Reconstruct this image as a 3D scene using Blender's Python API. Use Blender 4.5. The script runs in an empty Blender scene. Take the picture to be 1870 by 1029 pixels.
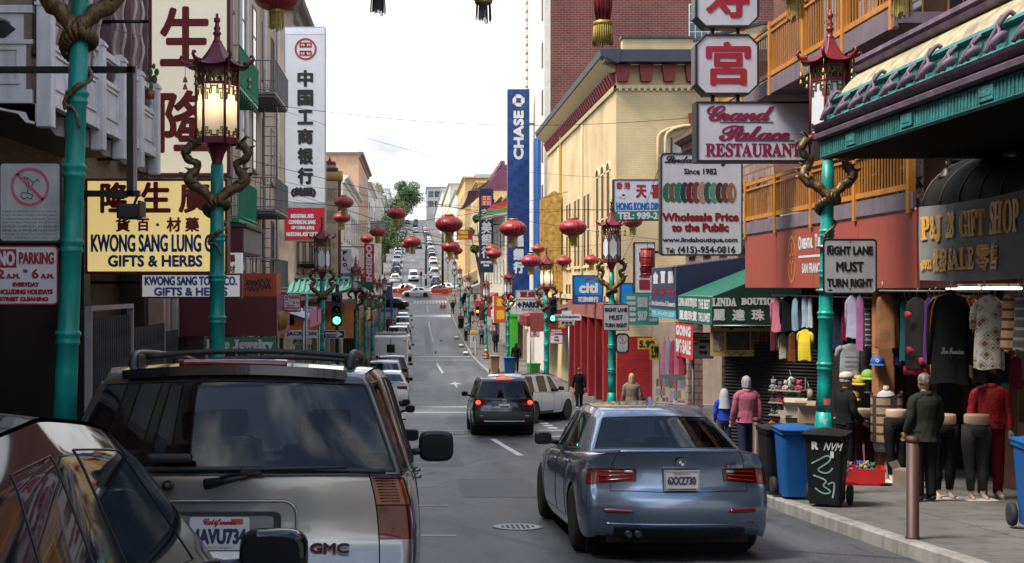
import bpy,bmesh,math,random
from mathutils import Vector,Matrix,noise
random.seed(7)
R=math.radians
sc=bpy.context.scene
C=sc.collection
FX,VX,VY=2200.0,757.0,524.0
# ------------------------------------------------------------------ camera
cd=bpy.data.cameras.new('camera')
cd.sensor_width=36.0
cd.lens=36.0*FX/1870.0
cd.shift_x=(935.0-VX)/1870.0
cd.shift_y=(VY-514.5)/1870.0
cd.clip_start=0.1
cd.clip_end=6000.0
cam=bpy.data.objects.new('camera',cd)
cam.rotation_euler=(R(90),0,0)
C.objects.link(cam)
sc.camera=cam
sc.view_settings.view_transform='Standard'
sc.view_settings.look='None'
sc.view_settings.gamma=1.0
sc.view_settings.exposure=0.92
sc.cycles.max_bounces=6
sc.cycles.diffuse_bounces=1
sc.cycles.transparent_max_bounces=12
sc.cycles.use_adaptive_sampling=True
sc.cycles.adaptive_threshold=0.02
# ------------------------------------------------------------------ sky: Nishita blue behind broken bright cloud
SUN_EL,SUN_AZ=58.0,248.0
W=bpy.data.worlds.new('World')
sc.world=W
W.use_nodes=True
nt=W.node_tree
N,L=nt.nodes,nt.links
bg=N['Background']
bg.inputs[1].default_value=0.12
sky=N.new('ShaderNodeTexSky')
sky.sky_type='NISHITA'
sky.sun_disc=False
sky.sun_elevation=R(SUN_EL)
sky.sun_rotation=R(SUN_AZ)
sky.air_density=1.3
tc=N.new('ShaderNodeTexCoord')
mp=N.new('ShaderNodeMapping')
mp.inputs['Scale'].default_value=(1.6,1.6,4.2)
L.new(tc.outputs['Generated'],mp.inputs[0])
nz=N.new('ShaderNodeTexNoise')
nz.inputs['Scale'].default_value=1.9
nz.inputs['Detail'].default_value=9
nz.inputs['Roughness'].default_value=0.58
L.new(mp.outputs[0],nz.inputs[0])
sx=N.new('ShaderNodeSeparateXYZ')
L.new(tc.outputs['Generated'],sx.inputs[0])
am=N.new('ShaderNodeMath')
am.operation='MULTIPLY_ADD'
am.inputs[1].default_value=0.06
L.new(sx.outputs[1],am.inputs[0])
L.new(nz.outputs[0],am.inputs[2])
az=N.new('ShaderNodeMath')
az.operation='MULTIPLY_ADD'
az.inputs[1].default_value=-0.27
L.new(sx.outputs[2],az.inputs[0])
L.new(am.outputs[0],az.inputs[2])
cr=N.new('ShaderNodeValToRGB')
cr.color_ramp.elements[0].position=0.31
cr.color_ramp.elements[1].position=0.42
L.new(az.outputs[0],cr.inputs[0])
cc=N.new('ShaderNodeValToRGB')
cc.color_ramp.elements[0].position=0.36
cc.color_ramp.elements[0].color=(5.6,5.95,6.5,1)
cc.color_ramp.elements[1].position=0.50
cc.color_ramp.elements[1].color=(11.5,11.5,11.4,1)
nz2=N.new('ShaderNodeTexNoise')
nz2 .inputs['Scale'].default_value=3.0
nz2 .inputs['Detail'].default_value=6
L.new(mp.outputs[0],nz2 .inputs[0])
L.new(nz2 .outputs[0],cc.inputs[0])
mx=N.new('ShaderNodeMix')
mx.data_type='RGBA'
L.new(cr.outputs[0],mx.inputs[0])
L.new(sky.outputs[0],mx.inputs[6])
mr_=N.new('ShaderNodeMapRange')
for i_,v_ in((1,0.0),(2,0.6),(3,0.36),(4,1.3)):mr_.inputs[i_].default_value=v_
L.new(sx.outputs[2],mr_.inputs[0])
vm=N.new('ShaderNodeVectorMath')
vm.operation='SCALE'
L.new(cc.outputs[0],vm.inputs[0])
L.new(mr_.outputs[0],vm.inputs['Scale'])
L.new(vm.outputs[0],mx.inputs[7])
L.new(mx.outputs[2],bg.inputs[0])
# ------------------------------------------------------------------ sun through thin cloud
sl=bpy.data.lights.new('sun','SUN')
sl.energy=3.6
sl.angle=R(18)
sl.color=(1.0,0.93,0.82)
sun=bpy.data.objects.new('sun',sl)
sd=Vector((math.sin(R(SUN_AZ))*math.cos(R(SUN_EL)),math.cos(R(SUN_AZ))*math.cos(R(SUN_EL)),math.sin(R(SUN_EL))))
sun.rotation_euler=sd.to_track_quat('Z','Y').to_euler()
C.objects.link(sun)
# ------------------------------------------------------------------ materials
MATS={}
def mat(name,col=None,rough=0.6,metal=0.0,var=0.12,scale=2.5,bump=0.0,bscale=30.0,emit=None,es=1.0,coat=0.0,dirt=0.0,spec=None,trans=0.0,alpha=1.0):
 if name in MATS:return MATS[name]
 m=bpy.data.materials.new(name)
 m.use_nodes=True
 n,l=m.node_tree.nodes,m.node_tree.links
 p=n['Principled BSDF']
 p.inputs['Roughness'].default_value=rough
 p.inputs['Metallic'].default_value=metal
 if coat:
  p.inputs['Coat Weight'].default_value=coat
  p.inputs['Coat Roughness'].default_value=0.03
 if spec is not None:p.inputs['Specular IOR Level'].default_value=spec
 if trans:p.inputs['Transmission Weight'].default_value=trans
 if alpha<1:p.inputs['Alpha'].default_value=alpha
 t=n.new('ShaderNodeTexCoord')
 c=list(col)[:3]
 if var:
  z=n.new('ShaderNodeTexNoise')
  z.inputs['Scale'].default_value=scale
  z.inputs['Detail'].default_value=5
  z.inputs['Roughness'].default_value=0.6
  l.new(t.outputs['Object'],z.inputs[0])
  r=n.new('ShaderNodeValToRGB')
  r.color_ramp.elements[0].position=0.3
  r.color_ramp.elements[1].position=0.7
  r.color_ramp.elements[0].color=[x*(1-var)for x in c]+[1]
  r.color_ramp.elements[1].color=[min(1,x*(1+var))for x in c]+[1]
  l.new(z.outputs[0],r.inputs[0])
  out=r.outputs[0]
  if dirt:
   mpn=n.new('ShaderNodeMapping')
   mpn.inputs['Scale'].default_value=(3,3,0.5)
   l.new(t.outputs['Object'],mpn.inputs[0])
   z2=n.new('ShaderNodeTexNoise')
   z2 .inputs['Scale'].default_value=2.2
   z2 .inputs['Detail'].default_value=8
   l.new(mpn.outputs[0],z2 .inputs[0])
   r2=n.new('ShaderNodeValToRGB')
   r2 .color_ramp.elements[0].position=0.42
   r2 .color_ramp.elements[1].position=0.68
   r2 .color_ramp.elements[0].color=(0,0,0,1)
   r2 .color_ramp.elements[1].color=(dirt,dirt,dirt,1)
   l.new(z2 .outputs[0],r2 .inputs[0])
   mm=n.new('ShaderNodeMix')
   mm.data_type='RGBA'
   l.new(r2 .outputs[0],mm.inputs[0])
   l.new(out,mm.inputs[6])
   mm.inputs[7].default_value=(c[0]*.3,c[1]*.28,c[2]*.26,1)
   out=mm.outputs[2]
  l.new(out,p.inputs['Base Color'])
  mr=n.new('ShaderNodeMapRange')
  mr.inputs[3].default_value=max(0,rough-0.08)
  mr.inputs[4].default_value=min(1,rough+0.08)
  l.new(z.outputs[0],mr.inputs[0])
  l.new(mr.outputs[0],p.inputs['Roughness'])
 else:
  p.inputs['Base Color'].default_value=c+[1]
 if bump:
  z3=n.new('ShaderNodeTexNoise')
  z3 .inputs['Scale'].default_value=bscale
  z3 .inputs['Detail'].default_value=4
  l.new(t.outputs['Object'],z3 .inputs[0])
  b=n.new('ShaderNodeBump')
  b.inputs['Strength'].default_value=bump
  b.inputs['Distance'].default_value=0.02
  l.new(z3 .outputs[0],b.inputs['Height'])
  l.new(b.outputs[0],p.inputs['Normal'])
 if emit is not None:
  p.inputs['Emission Color'].default_value=list(emit)[:3]+[1]
  p.inputs['Emission Strength'].default_value=es
 MATS[name]=m
 return m
def brickmat(name,c1,c2,mortar,bw=0.22,bh=0.075,ms=0.012,rough=0.85):
 if name in MATS:return MATS[name]
 m=bpy.data.materials.new(name)
 m.use_nodes=True
 n,l=m.node_tree.nodes,m.node_tree.links
 p=n['Principled BSDF']
 p.inputs['Roughness'].default_value=rough
 g=n.new('ShaderNodeNewGeometry')
 s=n.new('ShaderNodeSeparateXYZ')
 l.new(g.outputs['Position'],s.inputs[0])
 a=n.new('ShaderNodeMath')
 l.new(s.outputs[0],a.inputs[0])
 l.new(s.outputs[1],a.inputs[1])
 cb=n.new('ShaderNodeCombineXYZ')
 l.new(a.outputs[0],cb.inputs[0])
 l.new(s.outputs[2],cb.inputs[1])
 b=n.new('ShaderNodeTexBrick')
 b.inputs['Scale'].default_value=1
 b.inputs['Brick Width'].default_value=bw
 b.inputs['Row Height'].default_value=bh
 b.inputs['Mortar Size'].default_value=ms
 b.inputs['Color1'].default_value=list(c1)+[1]
 b.inputs['Color2'].default_value=list(c2)+[1]
 b.inputs['Mortar'].default_value=list(mortar)+[1]
 l.new(cb.outputs[0],b.inputs[0])
 z=n.new('ShaderNodeTexNoise')
 z.inputs['Scale'].default_value=0.5
 z.inputs['Detail'].default_value=7
 l.new(g.outputs['Position'],z.inputs[0])
 mr=n.new('ShaderNodeMapRange')
 mr.inputs[1].default_value=.3
 mr.inputs[2].default_value=.7
 mr.inputs[3].default_value=.72
 mr.inputs[4].default_value=1.2
 l.new(z.outputs[0],mr.inputs[0])
 mm=n.new('ShaderNodeMix')
 mm.data_type='RGBA'
 mm.blend_type='MULTIPLY'
 mm.inputs[0].default_value=1
 l.new(b.outputs[0],mm.inputs[6])
 l.new(mr.outputs[0],mm.inputs[7])
 l.new(mm.outputs[2],p.inputs['Base Color'])
 bp=n.new('ShaderNodeBump')
 bp.inputs['Strength'].default_value=.4
 bp.inputs['Distance'].default_value=.01
 bp.invert=True
 l.new(b.outputs[1],bp.inputs['Height'])
 l.new(bp.outputs[0],p.inputs['Normal'])
 MATS[name]=m
 return m
def glassmat(name,tint=(.02,.03,.035),clear=0.0,rough=0.03):
 """tinted pane: mirror-like by Fresnel over a dark tint that lets `clear` of the light through"""
 if name in MATS:return MATS[name]
 m=bpy.data.materials.new(name)
 m.use_nodes=True
 n,l=m.node_tree.nodes,m.node_tree.links
 out=n['Material Output']
 p=n['Principled BSDF']
 p.inputs['Base Color'].default_value=list(tint)+[1]
 p.inputs['Roughness'].default_value=rough
 p.inputs['IOR'].default_value=1.55
 if clear:
  tr=n.new('ShaderNodeBsdfTransparent')
  tr.inputs[0].default_value=(clear,clear*1.03,clear*1.05,1)
  gl=n.new('ShaderNodeBsdfGlossy')
  gl.inputs['Roughness'].default_value=rough
  fr=n.new('ShaderNodeFresnel')
  fr.inputs[0].default_value=1.5
  mix=n.new('ShaderNodeMixShader')
  l.new(fr.outputs[0],mix.inputs[0])
  l.new(tr.outputs[0],mix.inputs[1])
  l.new(gl.outputs[0],mix.inputs[2])
  l.new(mix.outputs[0],out.inputs[0])
 MATS[name]=m
 return m
_GP=[(-60,3.2),(0,-1.58),(6,-2.13),(12,-2.64),(18,-3.10),(26,-3.75),(34.5,-4.30),(44,-4.83),(52,-5.10),(75,-5.55),(100,-5.85),(126,-5.15),(150,-4.05),(170,-2.65),(184,-1.55),(200,-0.75),(215,1.3),(240,4.3),(300,9.6),(360,14.6),(412,18.8),(500,27.2),(540,29.5),(620,31),(900,29),(1500,20),(4000,0)]
def gz(y):
 if y<=_GP[0][0]:return _GP[0][1]
 for i in range(len(_GP)-1):
  a,b=_GP[i],_GP[i+1]
  if y<=b[0]:
   h=b[0]-a[0]
   def sl_(j):
    if j<=0:return(_GP[1][1]-_GP[0][1])/(_GP[1][0]-_GP[0][0])
    if j>=len(_GP)-1:return(_GP[-1][1]-_GP[-2][1])/(_GP[-1][0]-_GP[-2][0])
    return(_GP[j+1][1]-_GP[j-1][1])/(_GP[j+1][0]-_GP[j-1][0])
   t=(y-a[0])/h
   m0,m1=sl_(i)*h,sl_(i+1)*h
   return(2*t**3-3*t*t+1)*a[1]+(t**3-2*t*t+t)*m0+(-2*t**3+3*t*t)*b[1]+(t**3-t*t)*m1
 return _GP[-1][1]
XL,XR=-2.3,4.75
FL,FR=-5.0,8.5
SW=0.15
def X(px,d):return(px-VX)*d/FX
def Z(py,d):return(VY-py)*d/FX
def pix(px,py,d):return Vector((X(px,d),d,Z(py,d)))
# ------------------------------------------------------------------ mesh helpers
class MB:
 def __init__(s):s.v,s.f,s.m,s.sm=[],[],[],[]
 def add(s,vs,fs,mi=0,smooth=False):
  o=len(s.v)
  s.v+=[tuple(v)for v in vs]
  s.f+=[tuple(i+o for i in f)for f in fs]
  s.m+=[mi]*len(fs)
  s.sm+=[smooth]*len(fs)
  return s
 def box(s,x0,x1,y0,y1,z0,z1,mi=0,bev=0.0):
  if bev:
   bm=bmesh.new()
   vs=[bm.verts.new(p)for p in((x0,y0,z0),(x1,y0,z0),(x1,y1,z0),(x0,y1,z0),(x0,y0,z1),(x1,y0,z1),(x1,y1,z1),(x0,y1,z1))]
   for f in((0,3,2,1),(4,5,6,7),(0,1,5,4),(1,2,6,5),(2,3,7,6),(3,0,4,7)):bm.faces.new([vs[i]for i in f])
   bmesh.ops.bevel(bm,geom=bm.edges[:],offset=bev,segments=2,affect='EDGES',profile=0.6)
   return s.addbm(bm,mi)
  return s.add([(x0,y0,z0),(x1,y0,z0),(x1,y1,z0),(x0,y1,z0),(x0,y0,z1),(x1,y0,z1),(x1,y1,z1),(x0,y1,z1)],[(0,3,2,1),(4,5,6,7),(0,1,5,4),(1,2,6,5),(2,3,7,6),(3,0,4,7)],mi)
 def addbm(s,bm,mi=0,smooth=False):
  bm.verts.index_update()
  s.add([v.co[:]for v in bm.verts],[[v.index for v in f.verts]for f in bm.faces],mi,smooth)
  bm.free()
  return s
 def tube(s,pts,rad,seg=8,mi=0,caps=True,smooth=True,closed=False):
  pts=[Vector(p)for p in pts]
  n=len(pts)
  rad=rad if hasattr(rad,'__len__')else[rad]*n
  vs,fs=[],[]
  prev=None
  for i,p in enumerate(pts):
   t=(pts[min(i+1,n-1)]-pts[max(i-1,0)]).normalized()
   if prev is None:
    a=Vector((0,0,1))if abs(t.z)<.9 else Vector((1,0,0))
    u=t.cross(a).normalized()
   else:
    u=(prev-t*prev.dot(t))
    u=u.normalized()if u.length>1e-6 else t.orthogonal().normalized()
   prev=u
   w=t.cross(u)
   for k in range(seg):
    a=2*math.pi*k/seg
    vs.append(p+(u*math.cos(a)+w*math.sin(a))*rad[i])
  for i in range(n-1):
   for k in range(seg):
    fs.append((i*seg+k,i*seg+(k+1)%seg,(i+1)*seg+(k+1)%seg,(i+1)*seg+k))
  s.add(vs,fs,mi,smooth)
  if caps:
   o=len(s.v)-len(vs)
   s.f+=[tuple(o+k for k in reversed(range(seg))),tuple(o+(n-1)*seg+k for k in range(seg))]
   s.m+=[mi,mi];s.sm+=[False,False]
  return s
 def lathe(s,prof,seg=16,c=(0,0,0),mi=0,smooth=True,axis='z',flute=0.0,nfl=0,sx=1,sy=1):
  vs,fs=[],[]
  for(r,h)in prof:
   for k in range(seg):
    a=2*math.pi*k/seg
    rr=r*(1+(flute*math.cos(nfl*a)if nfl else 0))
    x,y=rr*math.cos(a)*sx,rr*math.sin(a)*sy
    if axis=='z':vs.append((c[0]+x,c[1]+y,c[2]+h))
    elif axis=='x':vs.append((c[0]+h,c[1]+x,c[2]+y))
    else:vs.append((c[0]+x,c[1]+h,c[2]-y))
  n=len(prof)
  for i in range(n-1):
   for k in range(seg):
    fs.append((i*seg+k,i*seg+(k+1)%seg,(i+1)*seg+(k+1)%seg,(i+1)*seg+k))
  o=len(s.v)
  s.add(vs,fs,mi,smooth)
  if prof[0][0]>1e-4:s.f.append(tuple(o+k for k in reversed(range(seg))));s.m.append(mi);s.sm.append(False)
  if prof[-1][0]>1e-4:s.f.append(tuple(o+(n-1)*seg+k for k in range(seg)));s.m.append(mi);s.sm.append(False)
  return s
 def prism(s,poly,d0,d1,axis='y',mi=0,smooth=False):
  """poly of 2D points extruded along axis: y -> (x,z), x -> (y,z), z -> (x,y)"""
  n=len(poly)
  def pt(p,d):return(p[0],d,p[1])if axis=='y'else((d,p[0],p[1])if axis=='x'else(p[0],p[1],d))
  vs=[pt(p,d0)for p in poly]+[pt(p,d1)for p in poly]
  fs=[(i,(i+1)%n,n+(i+1)%n,n+i)for i in range(n)]
  s.add(vs,fs,mi,smooth)
  o=len(s.v)-2*n
  s.f+=[tuple(o+i for i in reversed(range(n))),tuple(o+n+i for i in range(n))]
  s.m+=[mi,mi];s.sm+=[False,False]
  return s
 def grid(s,fn,nu,nv,mi=0,smooth=True):
  vs=[fn(i/nu,j/nv)for i in range(nu+1)for j in range(nv+1)]
  fs=[(i*(nv+1)+j,(i+1)*(nv+1)+j,(i+1)*(nv+1)+j+1,i*(nv+1)+j+1)for i in range(nu)for j in range(nv)]
  return s.add(vs,fs,mi,smooth)
 def ball(s,c,r,sx=1,sy=1,sz=1,seg=12,rings=8,mi=0):
  prof=[(r*math.sin(math.pi*i/rings),-r*sz*math.cos(math.pi*i/rings))for i in range(rings+1)]
  return s.lathe(prof,seg,c,mi,True,sx=sx,sy=sy)
 def mesh(s,name,mats):
  me=bpy.data.meshes.new(name)
  me.from_pydata(s.v,[],s.f)
  for m in(mats if isinstance(mats,(list,tuple))else[mats]):me.materials.append(m)
  me.polygons.foreach_set('material_index',s.m)
  me.polygons.foreach_set('use_smooth',s.sm)
  me.validate();me.update()
  return me
 def build(s,name,mats,parent=None,loc=None,fix=False):
  me=s.mesh(name,mats)
  if fix:
   bm=bmesh.new();bm.from_mesh(me)
   bmesh.ops.recalc_face_normals(bm,faces=bm.faces[:]);bm.to_mesh(me);bm.free()
  return link(name,me,parent,loc)
def bspl(pts,closed=False,n=6):
 pts=[Vector(p)for p in pts]
 out=[]
 P_=pts if closed else[pts[0]*2-pts[1]]+pts+[pts[-1]*2-pts[-2]]
 m=len(P_)
 rg_=range(m)if closed else range(1,m-2)
 for i in rg_:
  a,b,c,d=(P_[(i-1)%m],P_[i],P_[(i+1)%m],P_[(i+2)%m])
  for q in range(n):
   t=q/n
   out.append((a*(1-t)**3+b*(3*t**3-6*t*t+4)+c*(-3*t**3+3*t*t+3*t+1)+d*t**3)/6)
 if not closed:out.append(pts[-1])
 return out
CHD={}
def link(name,me,parent=None,loc=None,rz=0.0):
 o=bpy.data.objects.new(name,me)
 C.objects.link(o)
 if parent is not None:
  o.parent=parent
  CHD.setdefault(parent.name,[]).append(o)
 if loc is not None:o.location=loc
 if rz:o.rotation_euler=(0,0,rz)
 return o
def tag(o,label=None,cat=None,group=None,kind=None):
 if label:o['label']=label
 if cat:o['category']=cat
 if group:o['group']=group
 if kind:o['kind']=kind
 return o
def thing(name,label,cat,loc=(0,0,0),rz=0.0,group=None):
 o=bpy.data.objects.new(name,None)
 C.objects.link(o)
 o.empty_display_size=.1
 o.location=loc
 o.rotation_euler=(0,0,rz)
 return tag(o,label,cat,group)
def KIDS(o):return CHD.get(o.name,[])
def copy_tree(o,parent=None):
 c=o.copy();C.objects.link(c)
 c.parent=parent
 if parent is not None:CHD.setdefault(parent.name,[]).append(c)
 for ch in list(KIDS(o)):copy_tree(ch,c)
 return c
def dup(root,loc,rz=None,label=None,group=None,scale=None):
 c=copy_tree(root)
 c.location=loc
 if rz is not None:c.rotation_euler=(0,0,rz)
 if scale:c.scale=(scale,)*3
 if label:c['label']=label
 if group:c['group']=group
 return c
TMP=bpy.data.scenes.new('work')
def evaluated(o):
 TMP.collection.objects.link(o)
 vl=TMP.view_layers[0];vl.update()
 me=bpy.data.meshes.new_from_object(o.evaluated_get(vl.depsgraph),depsgraph=vl.depsgraph)
 TMP.collection.objects.unlink(o)
 return me
_TX={}
def smap(s,style):
 if style not in('serif','script'):return s
 up,lo,dg={'serif':(0x1D400,0x1D41A,0x1D7CE),'script':(0x1D4D0,0x1D4EA,0)}[style]
 o=''
 for ch in s:
  if'A'<=ch<='Z':o+=chr(up+ord(ch)-65)
  elif'a'<=ch<='z':o+=chr(lo+ord(ch)-97)
  elif dg and'0'<=ch<='9':o+=chr(dg+ord(ch)-48)
  else:o+=ch
 return o
def glyphs(s,style='sans',res=3):
 k=(s,style,res)
 if k in _TX:return _TX[k]
 c=bpy.data.curves.new('writing','FONT')
 c.body=smap(s,style)
 c.size=1
 c.resolution_u=res
 if style=='script':c.space_character=0.78
 o=bpy.data.objects.new('writing',c)
 me=evaluated(o)
 v=[(a.co.x,a.co.y)for a in me.vertices]
 f=[tuple(p.vertices)for p in me.polygons]
 bpy.data.objects.remove(o);bpy.data.curves.remove(c);bpy.data.meshes.remove(me)
 _TX[k]=(v,f)
 return v,f
def write(mb,s,x0,x1,z0,z1,y=0.0,mi=0,bold=0.0,style='sans',shear=0.0,fit='fill',res=3,fn=None):
 """lettering filling a box; bold thickens the strokes with slightly offset copies (in metres)"""
 v,f=glyphs(s,style,res)
 if not v:return mb
 ax,bx=min(p[0]for p in v),max(p[0]for p in v)
 az,bz=min(p[1]for p in v),max(p[1]for p in v)
 w,h=max(bx-ax,1e-6),max(bz-az,1e-6)
 sx,sz=(x1-x0-2*bold)/w,(z1-z0-2*bold)/h
 ox,oz=x0+bold,z0+bold
 if fit=='in':
  k=min(sx,sz)
  ox+=(x1-x0-2*bold-w*k)/2
  oz+=(z1-z0-2*bold-h*k)/2
  sx=sz=k
 offs=[(0,0)]
 if bold:
  offs=[(math.cos(a*math.pi/4)*bold,math.sin(a*math.pi/4)*bold)for a in range(8)]+[(0,0)]
 for i,(dx,dz)in enumerate(offs):
  pts=[]
  for p in v:
   zz=(p[1]-az)*sz
   q=(ox+(p[0]-ax)*sx+dx+shear*zz,y-i*0.00012,oz+zz+dz)
   pts.append(fn(q)if fn else q)
  mb.add(pts,f,mi)
 return mb
def rows(mb,lines,x0,x1,z0,z1,y,**kw):
 """lines: (text, x fraction 0, x fraction 1, z fraction 0, z fraction 1 from the top) inside a panel"""
 for ln in lines:
  s,a,b,t,u=ln[:5]
  k=dict(kw)
  if len(ln)>5:k.update(ln[5])
  write(mb,s,x0+a*(x1-x0),x0+b*(x1-x0),z1-u*(z1-z0),z1-t*(z1-z0),y,**k)
 return mb
def rrect(x0,x1,z0,z1,r,n=4):
 p=[]
 for cx,cz,a0 in((x1-r,z0+r,-90),(x1-r,z1-r,0),(x0+r,z1-r,90),(x0+r,z0+r,180)):
  for i in range(n+1):
   a=R(a0+90*i/n)
   p.append((cx+r*math.cos(a),cz+r*math.sin(a)))
 return p
def ring(mb,cx,cz,ro,ri,y,mi=0,n=32):
 vs=[]
 for i in range(n):
  a=2*math.pi*i/n
  vs+=[(cx+ro*math.cos(a),y,cz+ro*math.sin(a)),(cx+ri*math.cos(a),y,cz+ri*math.sin(a))]
 return mb.add(vs,[(2*i,2*((i+1)%n),2*((i+1)%n)+1,2*i+1)for i in range(n)],mi)
def stroke(mb,pts,w,y,mi=0):
 """flat brush stroke through 2D points"""
 for i in range(len(pts)-1):
  a,b=Vector(pts[i]),Vector(pts[i+1])
  t=(b-a)
  if t.length<1e-6:continue
  t.normalize();n=Vector((-t.y,t.x))*w/2
  a2,b2=a-t*w*.3,b+t*w*.3
  mb.add([(a2 .x+n.x,y-i*.00003,a2 .y+n.y),(a2 .x-n.x,y-i*.00003,a2 .y-n.y),(b2 .x-n.x,y-i*.00003,b2 .y-n.y),(b2 .x+n.x,y-i*.00003,b2 .y+n.y)],[(0,1,2,3)],mi)
 return mb
def asphalt():
 m=mat('asphalt',(.062,.064,.069),.5,var=.22,scale=.5,bump=.35,bscale=60)
 n,l=m.node_tree.nodes,m.node_tree.links
 p=n['Principled BSDF']
 t=n.new('ShaderNodeTexCoord')
 def nzz(sc_,det,mscale):
  mp_=n.new('ShaderNodeMapping');mp_.inputs['Scale'].default_value=mscale
  l.new(t.outputs['Object'],mp_.inputs[0])
  z=n.new('ShaderNodeTexNoise');z.inputs['Scale'].default_value=sc_;z.inputs['Detail'].default_value=det
  l.new(mp_.outputs[0],z.inputs[0]);return z
 base=p.inputs['Base Color'].links[0].from_socket
 for(sc_,det,ms,lo,hi,a,b)in((1.0,6,(1.1,.05,1),.35,.7,.62,1.5),(55,2,(1,1,1),.3,.7,.45,1.6),(.35,8,(1,.5,1),.42,.6,.72,1.2),(2.6,9,(1,.35,1),.55,.66,1,.5)):
  z=nzz(sc_,det,ms)
  mr=n.new('ShaderNodeMapRange')
  for i,v in((1,lo),(2,hi),(3,a),(4,b)):mr.inputs[i].default_value=v
  l.new(z.outputs[0],mr.inputs[0])
  mm=n.new('ShaderNodeMix');mm.data_type='RGBA';mm.blend_type='MULTIPLY';mm.inputs[0].default_value=1
  l.new(base,mm.inputs[6]);l.new(mr.outputs[0],mm.inputs[7])
  base=mm.outputs[2]
 v=n.new('ShaderNodeTexVoronoi');v.feature='DISTANCE_TO_EDGE';v.inputs['Scale'].default_value=.22
 dz=nzz(1.2,5,(1,1,1))
 ad=n.new('ShaderNodeMix');ad.data_type='RGBA';ad.inputs[0].default_value=.25
 l.new(t.outputs['Object'],ad.inputs[6]);l.new(dz.outputs[1],ad.inputs[7]);l.new(ad.outputs[2],v.inputs[0])
 rr=n.new('ShaderNodeMapRange')
 for i,q in((1,.0),(2,.012),(3,.35),(4,1)):rr.inputs[i].default_value=q
 l.new(v.outputs[0],rr.inputs[0])
 mm=n.new('ShaderNodeMix');mm.data_type='RGBA';mm.blend_type='MULTIPLY';mm.inputs[0].default_value=1
 l.new(base,mm.inputs[6]);l.new(rr.outputs[0],mm.inputs[7])
 l.new(mm.outputs[2],p.inputs['Base Color'])
 return m
def paving(name,col,j=1.5):
 m=mat(name,col,.8,var=.18,scale=1.3,bump=.15,bscale=80)
 n,l=m.node_tree.nodes,m.node_tree.links
 p=n['Principled BSDF']
 base=p.inputs['Base Color'].links[0].from_socket
 t=n.new('ShaderNodeTexCoord')
 b=n.new('ShaderNodeTexBrick')
 b.offset=0;b.inputs['Scale'].default_value=1;b.inputs['Brick Width'].default_value=j;b.inputs['Row Height'].default_value=j;b.inputs['Mortar Size'].default_value=.012
 b.inputs['Color1'].default_value=(1,1,1,1);b.inputs['Color2'].default_value=(.86,.85,.84,1);b.inputs['Mortar'].default_value=(.35,.35,.35,1)
 l.new(t.outputs['Object'],b.inputs[0])
 z=n.new('ShaderNodeTexNoise');z.inputs['Scale'].default_value=5;z.inputs['Detail'].default_value=6
 l.new(t.outputs['Object'],z.inputs[0])
 r=n.new('ShaderNodeMapRange')
 for i,q in((1,.36),(2,.46),(3,.72),(4,1)):r.inputs[i].default_value=q
 l.new(z.outputs[0],r.inputs[0])
 for s_ in(b.outputs[0],r.outputs[0]):
  mm=n.new('ShaderNodeMix');mm.data_type='RGBA';mm.blend_type='MULTIPLY';mm.inputs[0].default_value=1
  l.new(base,mm.inputs[6]);l.new(s_,mm.inputs[7]);base=mm.outputs[2]
 l.new(base,p.inputs['Base Color'])
 return m
YS=[-60+2*i for i in range(0,170)]+[280+8*i for i in range(0,43)]+[640,700,800,900,1200,1500,2500,4000]
def strip(x0,x1,y0,y1,dz=0.0,step=2.0):
 ys=[y for y in YS if y0<y<y1]
 ys=[y0]+ys+[y1]
 mb=MB()
 vs=[]
 for y in ys:vs+=[(x0,y,gz(y)+dz),(x1,y,gz(y)+dz)]
 mb.add(vs,[(2*i,2*i+1,2*i+3,2*i+2)for i in range(len(ys)-1)],0,True)
 return mb
g=strip(-3000,3000,-60,4000,-.06).build('ground',mat('earth',(.12,.115,.1),.9,var=.3,scale=.05))
tag(g,kind='structure')
tag(strip(-80,80,-60,640,0).build('road',asphalt()),kind='structure')
PAVE=paving('pavement',(.12,.115,.112))
KERBM=mat('kerb_concrete',(.25,.24,.23),.85,var=.25,scale=3,bump=.2,bscale=60,dirt=.5)
def pavement(xk,xo,y0,y1):
 mb=MB()
 s=1 if xo>xk else-1
 ys=[y0]+[y for y in YS if y0<y<y1]+[y1]
 vs=[]
 for y in ys:vs+=[(xk+s*.152,y,gz(y)+SW-.004),(xo,y,gz(y)+SW-.004)]
 mb.add(vs,[(2*i,2*i+1,2*i+3,2*i+2)for i in range(len(ys)-1)],0,True)
 tag(mb.build('pavement',PAVE,fix=False),kind='structure')
 k=MB()
 vs=[]
 for y in ys:
  z=gz(y)
  vs+=[(xk,y,z-.1),(xk,y,z+SW-.02),(xk+s*.02,y,z+SW),(xk+s*.15,y,z+SW),(xk+s*.15,y,z-.1)]
 k.add(vs,[(5*i+j,5*i+j+1,5*i+j+6,5*i+j+5)for i in range(len(ys)-1)for j in range(4)],0)
 for y in(y0,y1):
  zz=gz(y)
  k.box(min(xk,xo),max(xk,xo),y-(.15 if y==y1 else 0)+(.0 if y==y1 else 0),y+(0 if y==y1 else .15),zz-.1,zz+SW+.002)
 tag(k.build('kerb',KERBM,fix=True),kind='structure')
for(y0,y1)in((-40,38),(50,182),(201,520)):
 pavement(XL,FL-8,y0,y1)
 pavement(XR,FR+8,y0,y1)
PAINT=mat('road_paint',(.55,.55,.53),.7,var=.3,scale=6)
def mark(x0,x1,y0,y1,dz=.005,m=PAINT,name='road_marking',sk=0.0):
 n=max(1,int((y1-y0)/2))
 vs=[]
 for i in range(n+1):
  y=y0+(y1-y0)*i/n
  o=sk*i/n
  vs+=[(x0+o,y,gz(y)+dz),(x1+o,y,gz(y)+dz)]
 return MB().add(vs,[(2*i,2*i+1,2*i+3,2*i+2)for i in range(n)])
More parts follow.
